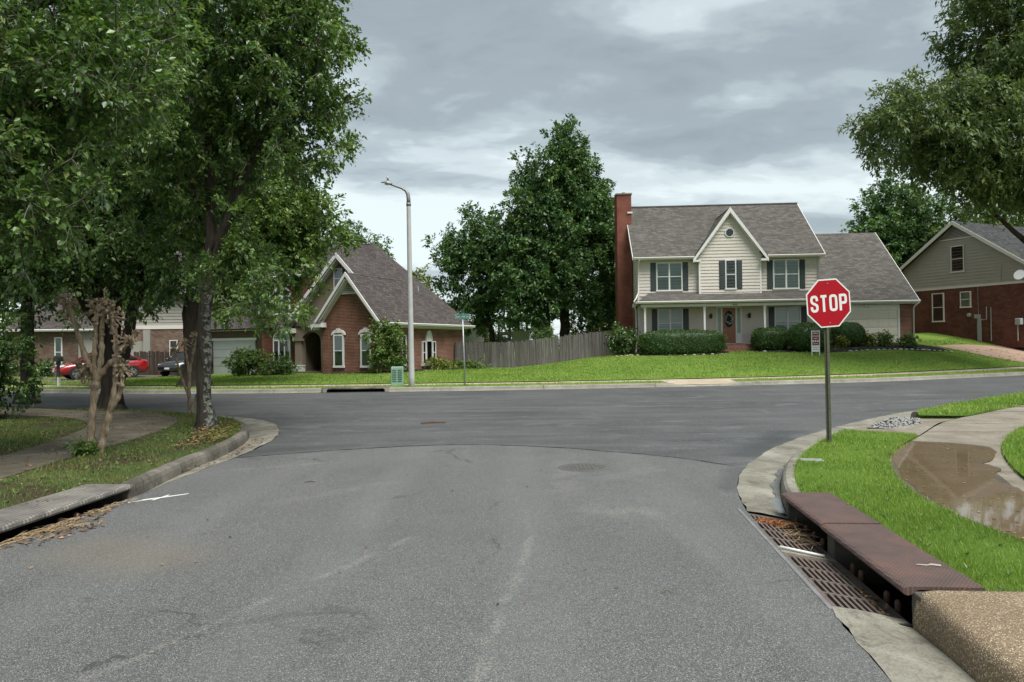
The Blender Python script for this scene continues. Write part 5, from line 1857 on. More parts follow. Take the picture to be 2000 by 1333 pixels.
def fence(path, label, mat, hgt=1.56, step=.133, zf=on):
    fn = thing('fence', label, 'fence', (path[0][0], path[0][1], 0))
    ox, oy = path[0]
    meshes = []
    for me in pick:
        c = me.copy()
        c.materials.append(MAT[mat])
        meshes.append(c)
    for (x0, y0), (x1, y1) in zip(path[:-1], path[1:]):
        L_ = math.hypot(x1 - x0, y1 - y0)
        an = math.atan2(y1 - y0, x1 - x0)
        n_ = int(L_ / step)
        for i in range(n_):
            if random.random() < .015:
                continue
            t_ = (i + .5) / n_
            x, y = x0 + (x1 - x0) * t_, y0 + (y1 - y0) * t_
            o = link('picket', random.choice(meshes), None, fn, (x - ox + random.uniform(-.006, .006), y - oy, zf(x, y, 0) + random.uniform(-.0, .05)), an)
            o.rotation_euler = (random.uniform(-.02, .02), random.uniform(-.018, .018), an)
            o.scale = (1, 1, hgt / 1.5 * random.uniform(.975, 1.025))
        for h_ in (.3, 1.2):
            z0, z1 = zf(x0, y0, h_), zf(x1, y1, h_)
            n_x, n_y = -math.sin(an), math.cos(an)
            pts = [(x0 - ox + n_x * .05, y0 - oy + n_y * .05, z0), (x1 - ox + n_x * .05, y1 - oy + n_y * .05, z1)]
            MB().tube(pts, .035, 4).build('rail', mat, fn)
        for i in range(0, int(L_ / 2.4) + 1):
            t_ = min(1, i * 2.4 / L_)
            x, y = x0 + (x1 - x0) * t_ - math.sin(an) * .1, y0 + (y1 - y0) * t_ + math.cos(an) * .1
            MB().box(-.045, .045, -.045, .045, -.2, 1.5).build('post', mat, fn, (x - ox, y - oy, zf(x, y, 0)))
    return fn


fence([(-3.35, 43.5), (-1.2, 43.0), (.4, 43.0), (2.6, 44.0), (4.6, 45.4), (6.5, 47.0)], 'weathered grey picket privacy fence climbing from brick house to chimney', 'fence_wood')
fence([(-23.0, 45.2), (-20.2, 45.6)], 'short dark wooden fence beside the grey siding house', 'fence_wood_dark', 1.5)

# ---------------------------------------------------------------- garden shed (gambrel) and open play hut behind the fence
sh = thing('shed', 'small cream gambrel shed with reddish roof behind the fence', 'shed', (-3.1, 60.5, 1.0), R(42))
gm_ = [(-1.05, 0), (1.05, 0), (1.12, 1.45), (.72, 2.25), (0, 2.62), (-.72, 2.25), (-1.12, 1.45)]
MB().prism(gm_, 0, 3.0, 'y').build('wall', 'shed_cream', sh)
for a, b in (((-1.2, 1.38), (-.78, 2.28)), ((-.78, 2.28), (0, 2.68)), ((0, 2.68), (.78, 2.28)), ((.78, 2.28), (1.2, 1.38))):
    MB().prism([a, b, (b[0], b[1] + .06), (a[0] * 1.02, a[1] + .06)], -.12, 3.1, 'y').build('roof', 'metal_roof_red', sh)
B('side_wall', 'shed_brown', sh, -1.10, -1.06, .0, 3.0, .0, 1.42)
B('trim', 'shed_brown', sh, -1.1, 1.1, -.02, .0, 1.0, 1.05)
MB().prism([(-.09, 2.0), (.09, 2.0), (.09, 2.25), (-.09, 2.25)], -.03, 0, 'y').build('vent', 'shed_brown', sh)
hut = thing('play_hut', 'open roofed wooden play hut with pale panels behind the fence', 'hut', (.0, 57.5, .9), R(-3))
for x in (-1.05, -.2, .45, 1.15):
    for y in (0, 1.6):
        B('post', 'metal_dark', hut, x - .05, x + .05, y - .05, y + .05, -.2, 2.72)
B('roof', 'metal_dark', hut, -1.5, 1.45, -.5, 2.1, 2.72, 2.82)
B('panel', 'shed_cream', hut, .05, 1.35, -.08, -.05, .6, 1.95)
B('panel', 'siding_taupe', hut, -1.0, .05, -.08, -.05, 1.62, 1.9)
for i in range(11):
    B('slat', 'siding_gray', hut, -1.0 + i * .1, -.95 + i * .1, -.07, -.05, .2, 1.6)

# ---------------------------------------------------------------- cars
def loft(m, secs):
    k0 = len(m.v)
    n_ = len(secs[0])
    for s_ in secs:
        m.v += [tuple(p) for p in s_]
    for i in range(len(secs) - 1):
        for j in range(n_ - 1):
            m.f.append((k0 + i * n_ + j, k0 + i * n_ + j + 1, k0 + (i + 1) * n_ + j + 1, k0 + (i + 1) * n_ + j))
    m.f.append(tuple(k0 + j for j in range(n_)))
    e = k0 + (len(secs) - 1) * n_
    m.f.append(tuple(e + n_ - 1 - j for j in range(n_)))
    return m


def car(label, loc, rot, paint):
    c = thing('car', label, 'car', loc, rot)
    st_ = [(-2.28, .45, .80, .66), (-2.18, .32, .99, .78), (-1.75, .25, 1.03, .85), (-1.2, .22, 1.0, .88), (-.4, .20, .97, .89), (.5, .20, .95, .89), (1.1, .22, .93, .88), (1.6, .24, .85, .86), (2.0, .27, .75, .82), (2.2, .33, .66, .73), (2.28, .42, .58, .60)]
    secs = []
    for x, zb, zs, hw in st_:
        half = [(.0, zb), (hw * .85, zb), (hw * .97, zb + (zs - zb) * .22), (hw, zb + (zs - zb) * .5), (hw * .98, zb + (zs - zb) * .75), (hw * .92, zs - .05), (hw * .78, zs), (hw * .4, zs + .025), (0, zs + .035)]
        secs.append([(x, y, z) for y, z in half] + [(x, -y, z) for y, z in half[::-1][1:-1]] + [(x, 0.0, zb - .0001)])
    body = loft(MB(), secs).build('body', paint, c, smooth=True)
    gh = [(-1.80, .98, .76, 1.0), (-1.15, 1.36, .66, 1.0), (-.6, 1.44, .62, 1.0), (0.1, 1.45, .61, 1.0), (.45, 1.40, .62, 1.0), (1.2, .94, .74, 1.0)]
    secs = []
    for x, zr, hw, _ in gh:
        zb = .93
        bw_ = .80
        half = [(0, zb), (bw_, zb), (hw + .03, max(zb + .005, zr - .08)), (hw - .10, max(zb + .006, zr - .005)), (0, max(zb + .007, zr + .015))]
        secs.append([(x, y, z) for y, z in half] + [(x, -y, z) for y, z in half[::-1][1:-1]] + [(x, 0, zb - .0001)])
    loft(MB(), secs).build('windows', 'room_dark', c, smooth=True)
    rf = [(-1.22, 1.345, .63), (-.6, 1.455, .64), (.1, 1.465, .63), (.5, 1.40, .60)]
    m = MB()
    V = []
    for x, z, hw in rf:
        V += [(x, -hw, z - .06), (x, -hw * .8, z), (x, 0, z + .02), (x, hw * .8, z), (x, hw, z - .06)]
    m.add(V, [(i * 5 + j, (i + 1) * 5 + j, (i + 1) * 5 + j + 1, i * 5 + j + 1) for i in range(3) for j in range(4)])
    m.build('roof', paint, c, smooth=True)
    for s_ in (-1, 1):
        for pts in ([(1.22, s_ * .76, .95), (.48, s_ * .62, 1.39)], [(-.35, s_ * .83, .95), (-.38, s_ * .65, 1.42)], [(-1.85, s_ * .74, 1.0), (-1.2, s_ * .65, 1.34)]):
            MB().tube(pts, .035, 5).build('pillar', paint, c, smooth=True)
        MB().blob((.95, s_ * .97, .99), (.10, .10, .07), 2).build('mirror', paint, c, smooth=True)
        MB().add([(2.20, s_ * .42, .62), (2.12, s_ * .72, .66), (1.86, s_ * .86, .74), (1.95, s_ * .80, .80), (2.18, s_ * .50, .72)], [(0, 1, 2, 3, 4)]).build('headlight', 'headlight', c)
        MB().add([(-2.24, s_ * .40, .86), (-2.20, s_ * .74, .86), (-1.98, s_ * .85, .90), (-2.0, s_ * .82, .99), (-2.2, s_ * .45, .96)], [(0, 1, 2, 3, 4)]).build('tail_light', 'tail_light', c)
        MB().box(-.95, -.80, s_ * .905 - .01, s_ * .905 + .01, .80, .83).build('door_handle', 'rim', c)
        for x in (-1.38, 1.36):
            wh = MB()
            wh.tube([(x, s_ * .70, .32), (x, s_ * .905, .32)], .325, 20)
            o = wh.build('wheel', 'tire', c, smooth=False)
            MB().tube([(x, s_ * .85, .32), (x, s_ * .912, .32)], .215, 14).build('rim', 'rim', o)
            for k in range(5):
                a = k * 2 * math.pi / 5
                MB().add([(x + .05 * math.cos(a + 1.2), s_ * .916, .32 + .05 * math.sin(a + 1.2)), (x + .20 * math.cos(a + .35), s_ * .916, .32 + .20 * math.sin(a + .35)), (x + .20 * math.cos(a + .9), s_ * .916, .32 + .20 * math.sin(a + .9))], [(0, 1, 2)]).build('spoke_gap', 'tire', o)
            ar_ = [(x + .385 * math.cos(t_), .30 + .385 * math.sin(t_)) for t_ in np.linspace(0, math.pi, 14)]
            MB().prism(ar_, s_ * .60, s_ * .893, 'y').build('wheel_arch', 'tire', c)
    MB().add([(2.295, -.50, .34), (2.295, .50, .34), (2.27, .62, .52), (2.25, .45, .60), (2.25, -.45, .60), (2.27, -.62, .52)], [(0, 1, 2, 3, 4, 5)]).build('grille', 'lantern_black', c)
    MB().box(2.28, 2.30, -.15, .15, .42, .52).build('plate', 'sign_white', c)
    return c


CX, CY = -22.7, 41.0
car('shiny red sedan parked on the drive behind the dark trunks', (CX, CY, on(CX, CY, .075)), math.atan2(-.66, -.75), 'car_red')
car('black car half hidden beside the dark wooden fence', (-19.25, 44.6, on(-19.25, 44.6, .075)), math.atan2(-.97, -.2), 'car_black')

# mailbox by the far kerb
mbx = thing('mailbox', 'dark mailbox on a post with white base by the far kerb', 'mailbox', (-19.75, 32.3, on(-19.75, 32.3)), R(10))
B('post', 'metal_dark', mbx, -.05, .05, -.05, .05, -.1, 1.05)
MB().prism([(-.1, 1.05), (.1, 1.05), (.1, 1.2), (.07, 1.27), (0, 1.3), (-.07, 1.27), (-.1, 1.2)], -.28, .28, 'y').build('box', 'metal_dark', mbx)
MB().lathe([(.07, -.1), (.065, .3), (.05, .4), (0, .42)], 10).build('base', 'sign_white', mbx)

# ================================================================ VEGETATION
def unit(v):
    return v / np.maximum(1e-9, np.linalg.norm(v, axis=-1, keepdims=True))


def leaf_quads(pos, axis, nrm, L_, Wd, fold=.18):
    """two-triangle folded leaves"""
    axis = unit(axis)
    side = unit(np.cross(axis, nrm))
    n2 = np.cross(side, axis)
    L_ = L_[:, None]
    Wd = Wd[:, None]
    a = pos
    b = pos + axis * L_ * .45 + side * Wd * .5 + n2 * Wd * fold
    c = pos + axis * L_
    d_ = pos + axis * L_ * .45 - side * Wd * .5 + n2 * Wd * fold
    V = np.stack([a, b, c, d_], 1).reshape(-1, 3)
    k = np.arange(len(pos)) * 4
    Fq = np.stack([np.stack([k, k + 1, k + 2], 1), np.stack([k, k + 2, k + 3], 1)], 1).reshape(-1, 3)
    return V, Fq


def blob_points(blobs, n, r_, shell=.45):
    w_ = np.array([b[3] * b[4] * b[5] * (b[6] if len(b) > 6 else 1) for b in blobs])
    idx = r_.choice(len(blobs), n, p=w_ / w_.sum())
    bb = np.array([b[:6] for b in blobs])[idx]
    u = unit(r_.normal(size=(n, 3)))
    rad = r_.uniform(0, 1, n) ** shell
    # lobed outline
    lob = 1 + .16 * np.sin(u[:, 0] * 5 + idx * 1.7) * np.sin(u[:, 2] * 6 + idx) + .10 * np.sin(u[:, 1] * 9 + u[:, 2] * 4)
    return bb[:, :3] + u * bb[:, 3:] * (rad * lob)[:, None], idx


def grow(name, label, loc, trunks, blobs, ncl, nl, leaf, crad, leafmat, barkmat, seed, group=None, cat='tree', twig=False, droop=.35, tipr=.008, lw=.55, shell=.5, outw=.5, spacing=0., mintrunk=0.):
    r_ = np.random.default_rng(seed)
    root = thing(name, label, cat, loc, 0, group)
    loc = np.array(loc, float)
    # ---- skeleton
    P, par, rad0 = [], [], []
    for tr in trunks:
        pts = np.array(tr, float)
        pts[:, :3] -= loc
        s_ = np.r_[0, np.cumsum(np.linalg.norm(np.diff(pts[:, :3], axis=0), axis=1))]
        n_ = max(3, int(s_[-1] / .35))
        u = np.linspace(0, s_[-1], n_)
        q = np.stack([np.interp(u, s_, pts[:, k]) for k in range(4)], 1)
        q[1:-1, :2] += r_.normal(0, .02, (n_ - 2, 2))
        start = len(P)
        for i in range(n_):
            P.append(q[i, :3])
            rad0.append(q[i, 3])
            if i == 0:
                par.append(-1 if not start else int(np.argmin(np.linalg.norm(np.array(P[:start]) - q[0, :3], axis=1))))
            else:
                par.append(len(P) - 2)
    cl, bid = blob_points([tuple(np.array(b[:3]) - loc) + tuple(b[3:]) for b in blobs], ncl, r_, shell)
    tp = np.array(P)
    dist0 = np.min(np.linalg.norm(cl[:, None, :] - tp[None, :, :], axis=2), axis=1)
    cap = 6000
    PA = np.zeros((cap + len(P), 3))
    PA[:len(P)] = P
    depth = np.zeros(cap + len(P))
    n0 = len(P)
    ntop = n0
    tipnodes = []
    for ci in np.argsort(dist0):
        c = cl[ci]
        dv = c - PA[:ntop]
        dd = np.linalg.norm(dv, axis=1)
        # limbs leave upwards and outwards: nodes above the target cost more
        cost = dd * (1 + .5 * np.clip(-dv[:, 2] / np.maximum(dd, .01), -.3, 1)) + .10 * depth[:ntop]
        if mintrunk:
            cost[:n0] += np.where(PA[:n0, 2] < mintrunk, 50, 0)
        j = int(np.argmin(cost))
        L_ = dd[j]
        k = max(1, int(L_ / .55))
        prev = j
        sag = r_.normal(0, .09 * L_, 3)
        for i in range(1, k + 1):
            if ntop >= cap + n0 - 1:
                break
            t_ = i / k
            q = PA[j] + (c - PA[j]) * t_ + sag * math.sin(math.pi * t_) + np.array([0, 0, .10 * L_ * math.sin(math.pi * t_)])
            PA[ntop] = q
            P.append(q)
            par.append(prev)
            rad0.append(0)
            depth[ntop] = depth[prev] + L_ / k
            prev = ntop
            ntop += 1
        tipnodes.append(prev)
    N = ntop
    par = np.array(par[:N])
    acc = np.zeros(N)
    ch = [[] for _ in range(N)]
    for i in range(N):
        if par[i] >= 0:
            ch[par[i]].append(i)
    ex = 2.35
    leafc = np.zeros(N)
    for i in range(N - 1, -1, -1):
        if not ch[i]:
            acc[i] = tipr ** ex
        if i >= n0 and par[i] >= 0:
            acc[par[i]] += acc[i] + 1e-12
    rad = np.maximum(acc ** (1 / ex), np.array(rad0[:N]))
    for i in range(n0, N):
        if par[i] >= 0:
            rad[i] = min(rad[i], rad[par[i]] * .85 + .001)
    # ---- tubes
    m = MB()
    used = np.zeros(N, bool)
    for i in range(N):
        if used[i] or (par[i] >= 0 and used[par[i]] is False):
            continue
        chain = [i] if par[i] < 0 else [par[i], i]
        used[i] = True
        cur = i
        while True:
            nx = [c for c in ch[cur] if not used[c]]
            if not nx:
                break
            if cur < n0:
                t_n = [c for c in nx if c < n0]
                if not t_n:
                    break
                b = t_n[0]
            else:
                b = max(nx, key=lambda c: rad[c])
            used[b] = True
            chain.append(b)
            cur = b
        rr_ = [rad[k] for k in chain]
        if par[chain[1] if len(chain) > 1 else chain[0]] >= 0 and len(chain) > 1 and par[i] >= 0:
            rr_[0] = rad[chain[1]]
        if len(chain) < 2:
            continue
        big = max(rr_)
        m.tube([PA[k] for k in chain], rr_, 12 if big > .12 else 7 if big > .04 else 4, caps=False)
    # root flare on the main trunks
    V = np.array(m.v)
    lowm = V[:, 2] < .55
    if trunks[0][0][3] > .1:
        for tr in trunks[:1]:
            c0 = np.array(tr[0][:2]) - loc[:2]
            dxy = V[lowm, :2] - c0
            an = np.arctan2(dxy[:, 1], dxy[:, 0])
            f = 1 + (.55 + .35 * np.sin(an * 5 + seed)) * np.clip(1 - V[lowm, 2] / .55, 0, 1.2) ** 2
            V[lowm, :2] = c0 + dxy * f[:, None]
    m.v = [tuple(v) for v in V]
    m.build('trunk', barkmat, root, smooth=True)
    # ---- leaves
    cent = np.array([np.array(b[:3]) - loc for b in blobs])
    c = np.repeat(cl, nl, axis=0)
    n_ = len(c)
    outd = unit(c - np.repeat(cent[bid], nl, axis=0))
    ntw = 6
    tw = unit(r_.normal(size=(ncl, ntw, 3)) + outw * unit(cl - cent[bid])[:, None, :] + np.array([0, 0, -.1]))
    ti = r_.integers(0, ntw, n_)
    dirs = tw[np.repeat(np.arange(ncl), nl), ti]
    t_ = r_.uniform(.1, 1, n_) ** .8
    crv = np.repeat(r_.uniform(.65, 1.25, ncl), nl) * crad
    pos = c + dirs * (t_ * crv)[:, None] + r_.normal(0, crad * .10, (n_, 3)) - np.array([0, 0, 1]) * (t_ ** 2 * droop * crv * .5)[:, None]
    axis = dirs * .6 + r_.normal(0, .6, (n_, 3)) - np.array([0, 0, droop])
    nrm = np.array([0, 0, 1.]) + r_.normal(0, .55, (n_, 3)) + outd * .25
    L_ = leaf * r_.uniform(.5, 1.35, n_)
    Vl, Fl = leaf_quads(pos, axis, nrm, L_, L_ * lw * r_.uniform(.8, 1.15, n_))
    ctint = np.repeat(r_.uniform(-.18, .18, ncl), nl)
    tint = np.clip(.45 + ctint + r_.normal(0, .2, n_), 0, 1)
    tint = np.where(r_.uniform(size=n_) < .012, 1., tint)
    me = raw_mesh('crown', Vl, Fl, 3, np.repeat(tint, 4))
    o = link('crown', me, leafmat, root)
    if twig:
        tm = MB()
        for i in range(ncl):
            for k in range(ntw):
                e = cl[i] + tw[i, k] * crad * .9 - np.array([0, 0, droop * crad * .35])
                mid = cl[i] + tw[i, k] * crad * .5
                tm.tube([cl[i], mid, e], [tipr * .9, tipr * .65, tipr * .35], 3, caps=False)
        tm.build('twig', 'twig_pale', root)['kind'] = 'stuff'
    return root


def W3(x, y, z, r):
    return (x, y, z, r)


# ---- street trees on the left corner
grow('tree', 'lichen covered street tree with split trunk rising from the left corner verge', (-6.08, 14.64, .12),
     [[W3(-6.08, 14.64, -.1, .165), W3(-6.06, 14.64, .6, .138), W3(-6.02, 14.6, 2.2, .125), W3(-5.93, 14.6, 3.6, .112), W3(-5.86, 14.6, 5.5, .09), W3(-6.0, 14.6, 7.6, .075), W3(-5.9, 14.6, 10.6, .04)],
      [W3(-5.93, 14.6, 3.5, .07), W3(-5.2, 14.4, 4.9, .055), W3(-4.4, 14.3, 6.6, .04), W3(-3.9, 14.2, 8.2, .02)],
      [W3(-6.0, 14.6, 2.9, .08), W3(-5.5, 14.4, 4.2, .07), W3(-5.1, 14.6, 6.5, .05), W3(-4.9, 14.7, 9., .03)],
      [W3(-5.9, 14.6, 4.3, .06), W3(-6.8, 14.8, 5.6, .05), W3(-7.5, 15, 7.5, .03)]],
     [(-3.9, 14.3, 8.2, .95, 1.1, 1.3, 1.5), (-4.75, 14.4, 7.6, 1.75, 1.9, 2.3, 1.3), (-4.2, 14.2, 5.7, 1.15, 1.2, 1.0, 1.5), (-5.1, 14.1, 3.3, .85, .9, 1.15, 1.3), (-6.7, 15.0, 6.6, 2.0, 2.0, 2.9, .8), (-5.2, 14.6, 10.2, 2.2, 2.3, 1.8, .25), (-4.45, 13.9, 2.35, .75, .5, .55, 1.2), (-6.9, 15.2, 4.2, .9, 1, .8, 1.0)],
     760, 140, .092, .38, 'leaf_near', 'bark_lichen', 17, twig=True, tipr=.007, mintrunk=2.2)
grow('tree', 'dark forked tree with three leaning trunks behind the pale pruned stems', (-10.77, 19.86, .15),
     [[W3(-10.77, 19.86, -.1, .26), W3(-10.8, 19.86, .9, .20), W3(-11.05, 19.9, 2.9, .17), W3(-11.25, 19.9, 5.2, .12), W3(-11.4, 20, 8.5, .06)],
      [W3(-10.75, 19.86, .3, .19), W3(-10.62, 19.8, 2.2, .16), W3(-10.52, 19.8, 5, .12), W3(-10.4, 19.7, 9, .05)],
      [W3(-10.7, 19.86, .3, .17), W3(-10.45, 19.8, 1.2, .16), W3(-10.05, 19.7, 2.7, .14), W3(-9.7, 19.6, 3.6, .12), W3(-9.55, 19.6, 5.5, .09), W3(-9.2, 19.5, 8, .05)],
      [W3(-10.95, 19.9, 2.2, .11), W3(-11.6, 19.9, 3.2, .10), W3(-12.1, 20, 4.6, .08), W3(-12.6, 20, 6.5, .05)],
      [W3(-9.75, 19.65, 3.5, .08), W3(-10.0, 19.6, 4.8, .07), W3(-10.2, 19.4, 6.5, .04)]],
     [(-11, 19.6, 8.6, 4.3, 3.6, 3.4, 1), (-8.9, 19.2, 4.6, 1.3, 1.2, 1.3, 1.6), (-13.2, 19.6, 5.4, 2.2, 2, 1.7, 1.2), (-8.6, 19.3, 6.6, 1.8, 1.7, 1.6, 1.2), (-11.2, 18.8, 5.9, 1.9, 1.5, 1.3, 1.2), (-12.6, 18.8, 4.0, 1.7, 1.1, .9, 1.5), (-10.3, 19.0, 4.5, 1.3, 1.0, .8, 1.5), (-14.6, 19.2, 3.9, 1.2, 1.1, 1.2, 1.3), (-13.0, 18.9, 3.3, 1.3, .8, .7, 2.0), (-9.0, 19.2, 3.6, 1.0, .8, .7, 1.8), (-11.2, 19.3, 3.7, .9, .7, .6, 1.6)],
     760, 115, .14, .62, 'leaf_dark', 'bark_dark', 12, twig=False, mintrunk=2.6)
grow('tree', 'broad leafy tree with thick dark trunk on the lawn before the brick garage', (-13.55, 31.6, .15),
     [[W3(-13.55, 31.6, -.1, .50), W3(-13.5, 31.6, 1.5, .43), W3(-13.6, 31.6, 3.4, .40), W3(-13.4, 31.6, 5.5, .28), W3(-13, 31.6, 9, .14), W3(-13, 31.6, 12, .06)],
      [W3(-13.5, 31.6, 3.2, .2), W3(-12, 31.4, 5.2, .16), W3(-10, 31.2, 6.8, .1), W3(-8.4, 31, 8, .05)]],
     [(-9.0, 31.0, 7.0, 1.95, 2.2, 1.9, 1.5), (-10.8, 31.2, 7.6, 2.5, 2.4, 2.7, 1.2), (-13.6, 31.4, 9.2, 4.0, 3.6, 3.6, .8), (-9.3, 30.6, 4.6, 1.3, 1.4, 1.2, 1.2), (-15.6, 31, 5.6, 2.2, 2, 1.8, .9), (-11.2, 30.2, 3.9, 1.4, 1.2, .9, 1.6), (-16.6, 30, 3.7, 1.9, 1.2, .9, 1.5), (-14.4, 30, 4.6, 1.3, 1.1, .8, 1.5)],
     720, 115, .19, .70, 'leaf_mid', 'bark_dark', 13, mintrunk=2.5)
grow('tree', 'overhanging tree at the left edge with large glossy leaves', (-9.3, 8.6, .15),
     [[W3(-9.3, 8.6, -.1, .26), W3(-9.2, 8.7, 2.4, .22), W3(-8.9, 8.9, 4.5, .17), W3(-8.5, 9, 7, .1), W3(-8.3, 9, 9, .05)],
      [W3(-9.1, 8.75, 2.8, .13), W3(-8.0, 9.0, 3.9, .10), W3(-6.6, 9.3, 4.6, .07), W3(-5.4, 9.5, 5.0, .03)],
      [W3(-8.9, 8.9, 4.2, .12), W3(-7.6, 9.2, 5.3, .09), W3(-6.0, 9.6, 6.2, .05), W3(-4.9, 9.9, 6.7, .02)]],
     [(-6.5, 9.4, 4.3, 1.5, 1.5, 1.5, 1.5), (-5.6, 9.7, 5.6, 1.5, 1.6, 1.3, 1.5), (-8.3, 9.1, 6.8, 2.6, 2.4, 2.2, .35), (-6.2, 9.6, 7.0, 2.0, 2, 1.5, .5), (-7.6, 9.6, 4.4, 1.5, 1.7, 1.5, .9), (-6.1, 9.3, 3.2, .9, .9, .6, 1.0)],
     480, 125, .088, .42, 'leaf_near', 'bark_mid', 14, twig=True, tipr=.007, mintrunk=3.0)
# tall dark understory tree closing the left edge
grow('tree', 'slender dark trunk tree standing past the evergreen bush at the left', (-16.0, 24.5, .1),
     [[W3(-16, 24.5, -.1, .22), W3(-16, 24.5, 4, .18), W3(-16, 24.5, 9, .08)]],
     [(-16, 24.5, 6.8, 3.6, 3, 2.8), (-14.2, 24, 5.0, 1.7, 1.5, 1.2), (-18.5, 24.3, 4.6, 1.9, 1.7, 1.6), (-15.8, 24, 4.0, 1.8, 1.2, .9), (-12.6, 24.2, 4.6, 1.5, 1.2, .9)], 300, 85, .17, .65, 'leaf_dark', 'bark_dark', 15, mintrunk=3)

# ---- trees behind the fence and the houses
grow('tree', 'tall full crowned oak behind the grey fence and left of the chimney', (3.85, 54, .8),
     [[W3(3.85, 54, 0, .42), W3(3.85, 54, 4, .34), W3(3.8, 54, 9, .22), W3(3.9, 54, 14, .10), W3(4.0, 54, 17, .04)],
      [W3(3.85, 54, 3.6, .16), W3(2.2, 53.7, 6, .12), W3(.6, 53.5, 8.2, .06)], [W3(3.85, 54, 4.2, .15), W3(5.4, 53.8, 7, .11), W3(6.8, 53.6, 9.5, .05)]],
     [(3.6, 54, 13.6, 2.9, 2.6, 3.3, 1.3), (4.0, 54, 9.3, 3.9, 3.6, 3.3, 1), (2.7, 53.6, 6.2, 3.6, 3.4, 2.4, 1), (4.0, 54, 16.3, 1.5, 1.3, 1.5, 1.6), (6.0, 53.8, 12.4, 1.6, 1.6, 1.7, 1.1), (6.4, 53.6, 10.6, 1.7, 2, 2.6, 1.1), (.6, 53.4, 9.6, 1.4, 1.6, 2.0, 1.1), (6.8, 54, 5.8, 1.7, 1.6, 1.9, .9), (1.3, 53.5, 11.8, 1.5, 1.6, 2.0, 1.1), (.0, 53.4, 7.2, 1.5, 1.6, 2.0, 1), (7.2, 53.8, 8.6, 1.2, 1.4, 1.8, 1.1), (5.4, 53.8, 13.4, 1.5, 1.6, 1.9, 1.1), (1.2, 53.3, 4.0, 2.4, 1.5, 1.0, 1.2), (5.9, 53.3, 4.0, 1.9, 1.5, 1.0, 1.2), (7.6, 53.6, 7.0, 1.2, 1.3, 2.6, 1.1), (7.5, 53.8, 11.0, .9, 1.1, 1.6, 1.1), (-.4, 53.4, 9.8, 1.2, 1.3, 1.6, 1.1)],
     1250, 92, .25, .74, 'leaf_center', 'bark_dark', 21, mintrunk=2.5, droop=.2)
grow('tree', 'lower airy tree with open gaps beside the tall oak', (-1.3, 57, .5),
     [[W3(-1.3, 57, 0, .25), W3(-1.6, 57, 3, .2), W3(-2.3, 57, 6, .14), W3(-2.8, 57, 10, .06)], [W3(-1.6, 57, 3, .14), W3(-3.2, 57, 5, .11), W3(-4.6, 57, 7.4, .06)]],
     [(-2.5, 57, 9.6, 2.3, 2.3, 2.6, 1), (-4.6, 57, 8.2, 1.6, 1.7, 2.0, .9), (-4.9, 57, 5.6, 1.3, 1.4, 1.3, .8), (-2.6, 57, 4.6, 2.2, 2, 1.7, .9), (-1.2, 57, 7, 2.2, 2, 2.6, 1), (-.6, 57, 9.4, 1.8, 1.8, 2.2, .9)],
     420, 80, .26, .70, 'leaf_center', 'bark_dark', 22, mintrunk=2.0, droop=.2)
grow('tree', 'big spreading olive green tree overhanging the right edge above the brick gable', (27.2, 34.2, 1.0),
     [[W3(27.2, 34.2, .4, .5), W3(27.0, 34.2, 4, .42), W3(26.6, 34, 8, .3), W3(26.2, 34, 13, .18), W3(26, 34, 19, .06)],
      [W3(27.0, 34.2, 4.2, .26), W3(25.2, 34, 7.0, .2), W3(22.6, 33.8, 8.8, .13), W3(19.5, 33.5, 10.6, .06)],
      [W3(26.9, 34.2, 5.2, .24), W3(25, 33.8, 9, .18), W3(22.5, 33.4, 12, .11), W3(19.8, 33, 13.6, .05)],
      [W3(27.0, 34.2, 3.4, .2), W3(24.8, 34.4, 5.4, .16), W3(22.4, 34.2, 7.4, .08)]],
     [(19.1, 33.2, 11.4, 3.4, 3.2, 2.0, 1.3), (21.8, 33.4, 9.7, 3.2, 3.0, 1.6, 1.1), (23.2, 33.2, 14.6, 3.6, 3.4, 3.4, 1), (27, 34, 13, 5.0, 4.5, 5.0, .5), (24.2, 34, 9.0, 2.6, 2.4, 1.2, 1.0), (16.6, 33, 11.3, 1.3, 1.3, .8, 1.0), (22, 33, 17.6, 2.4, 2.4, 1.8, .9)],
     1250, 110, .24, .80, 'leaf_olive', 'bark_dark', 23, mintrunk=2.8, droop=.6, lw=.38)
g2 = 'background trees behind the houses'
bgA = grow('tree', 'dense dark green tree rising behind the cream garage roof', (36.6, 69, 1.5),
           [[W3(36.6, 69, 0, .4), W3(36.6, 69, 6, .25), W3(36.6, 69, 13, .08)]],
           [(36.6, 69, 12.2, 4.4, 3.8, 4.8, 1), (33.4, 68.6, 9.2, 2.8, 2.6, 3.6, 1), (39.8, 68.6, 8, 3, 2.6, 4)], 540, 95, .32, .95, 'leaf_center', 'bark_dark', 24, g2)
bgB = grow('tree', 'grey green tree rising behind the taupe gable roof', (42.5, 66, 1.6),
           [[W3(42.5, 66, 0, .4), W3(42.5, 66, 6, .25), W3(42.3, 66, 12, .08)]],
           [(42.0, 66, 10.6, 3.6, 3.4, 4.2, 1), (45.2, 66, 8, 3.2, 3, 4), (38.8, 65.6, 8.4, 2.2, 2, 3.2)], 420, 95, .32, .95, 'leaf_olive', 'bark_dark', 25, g2)
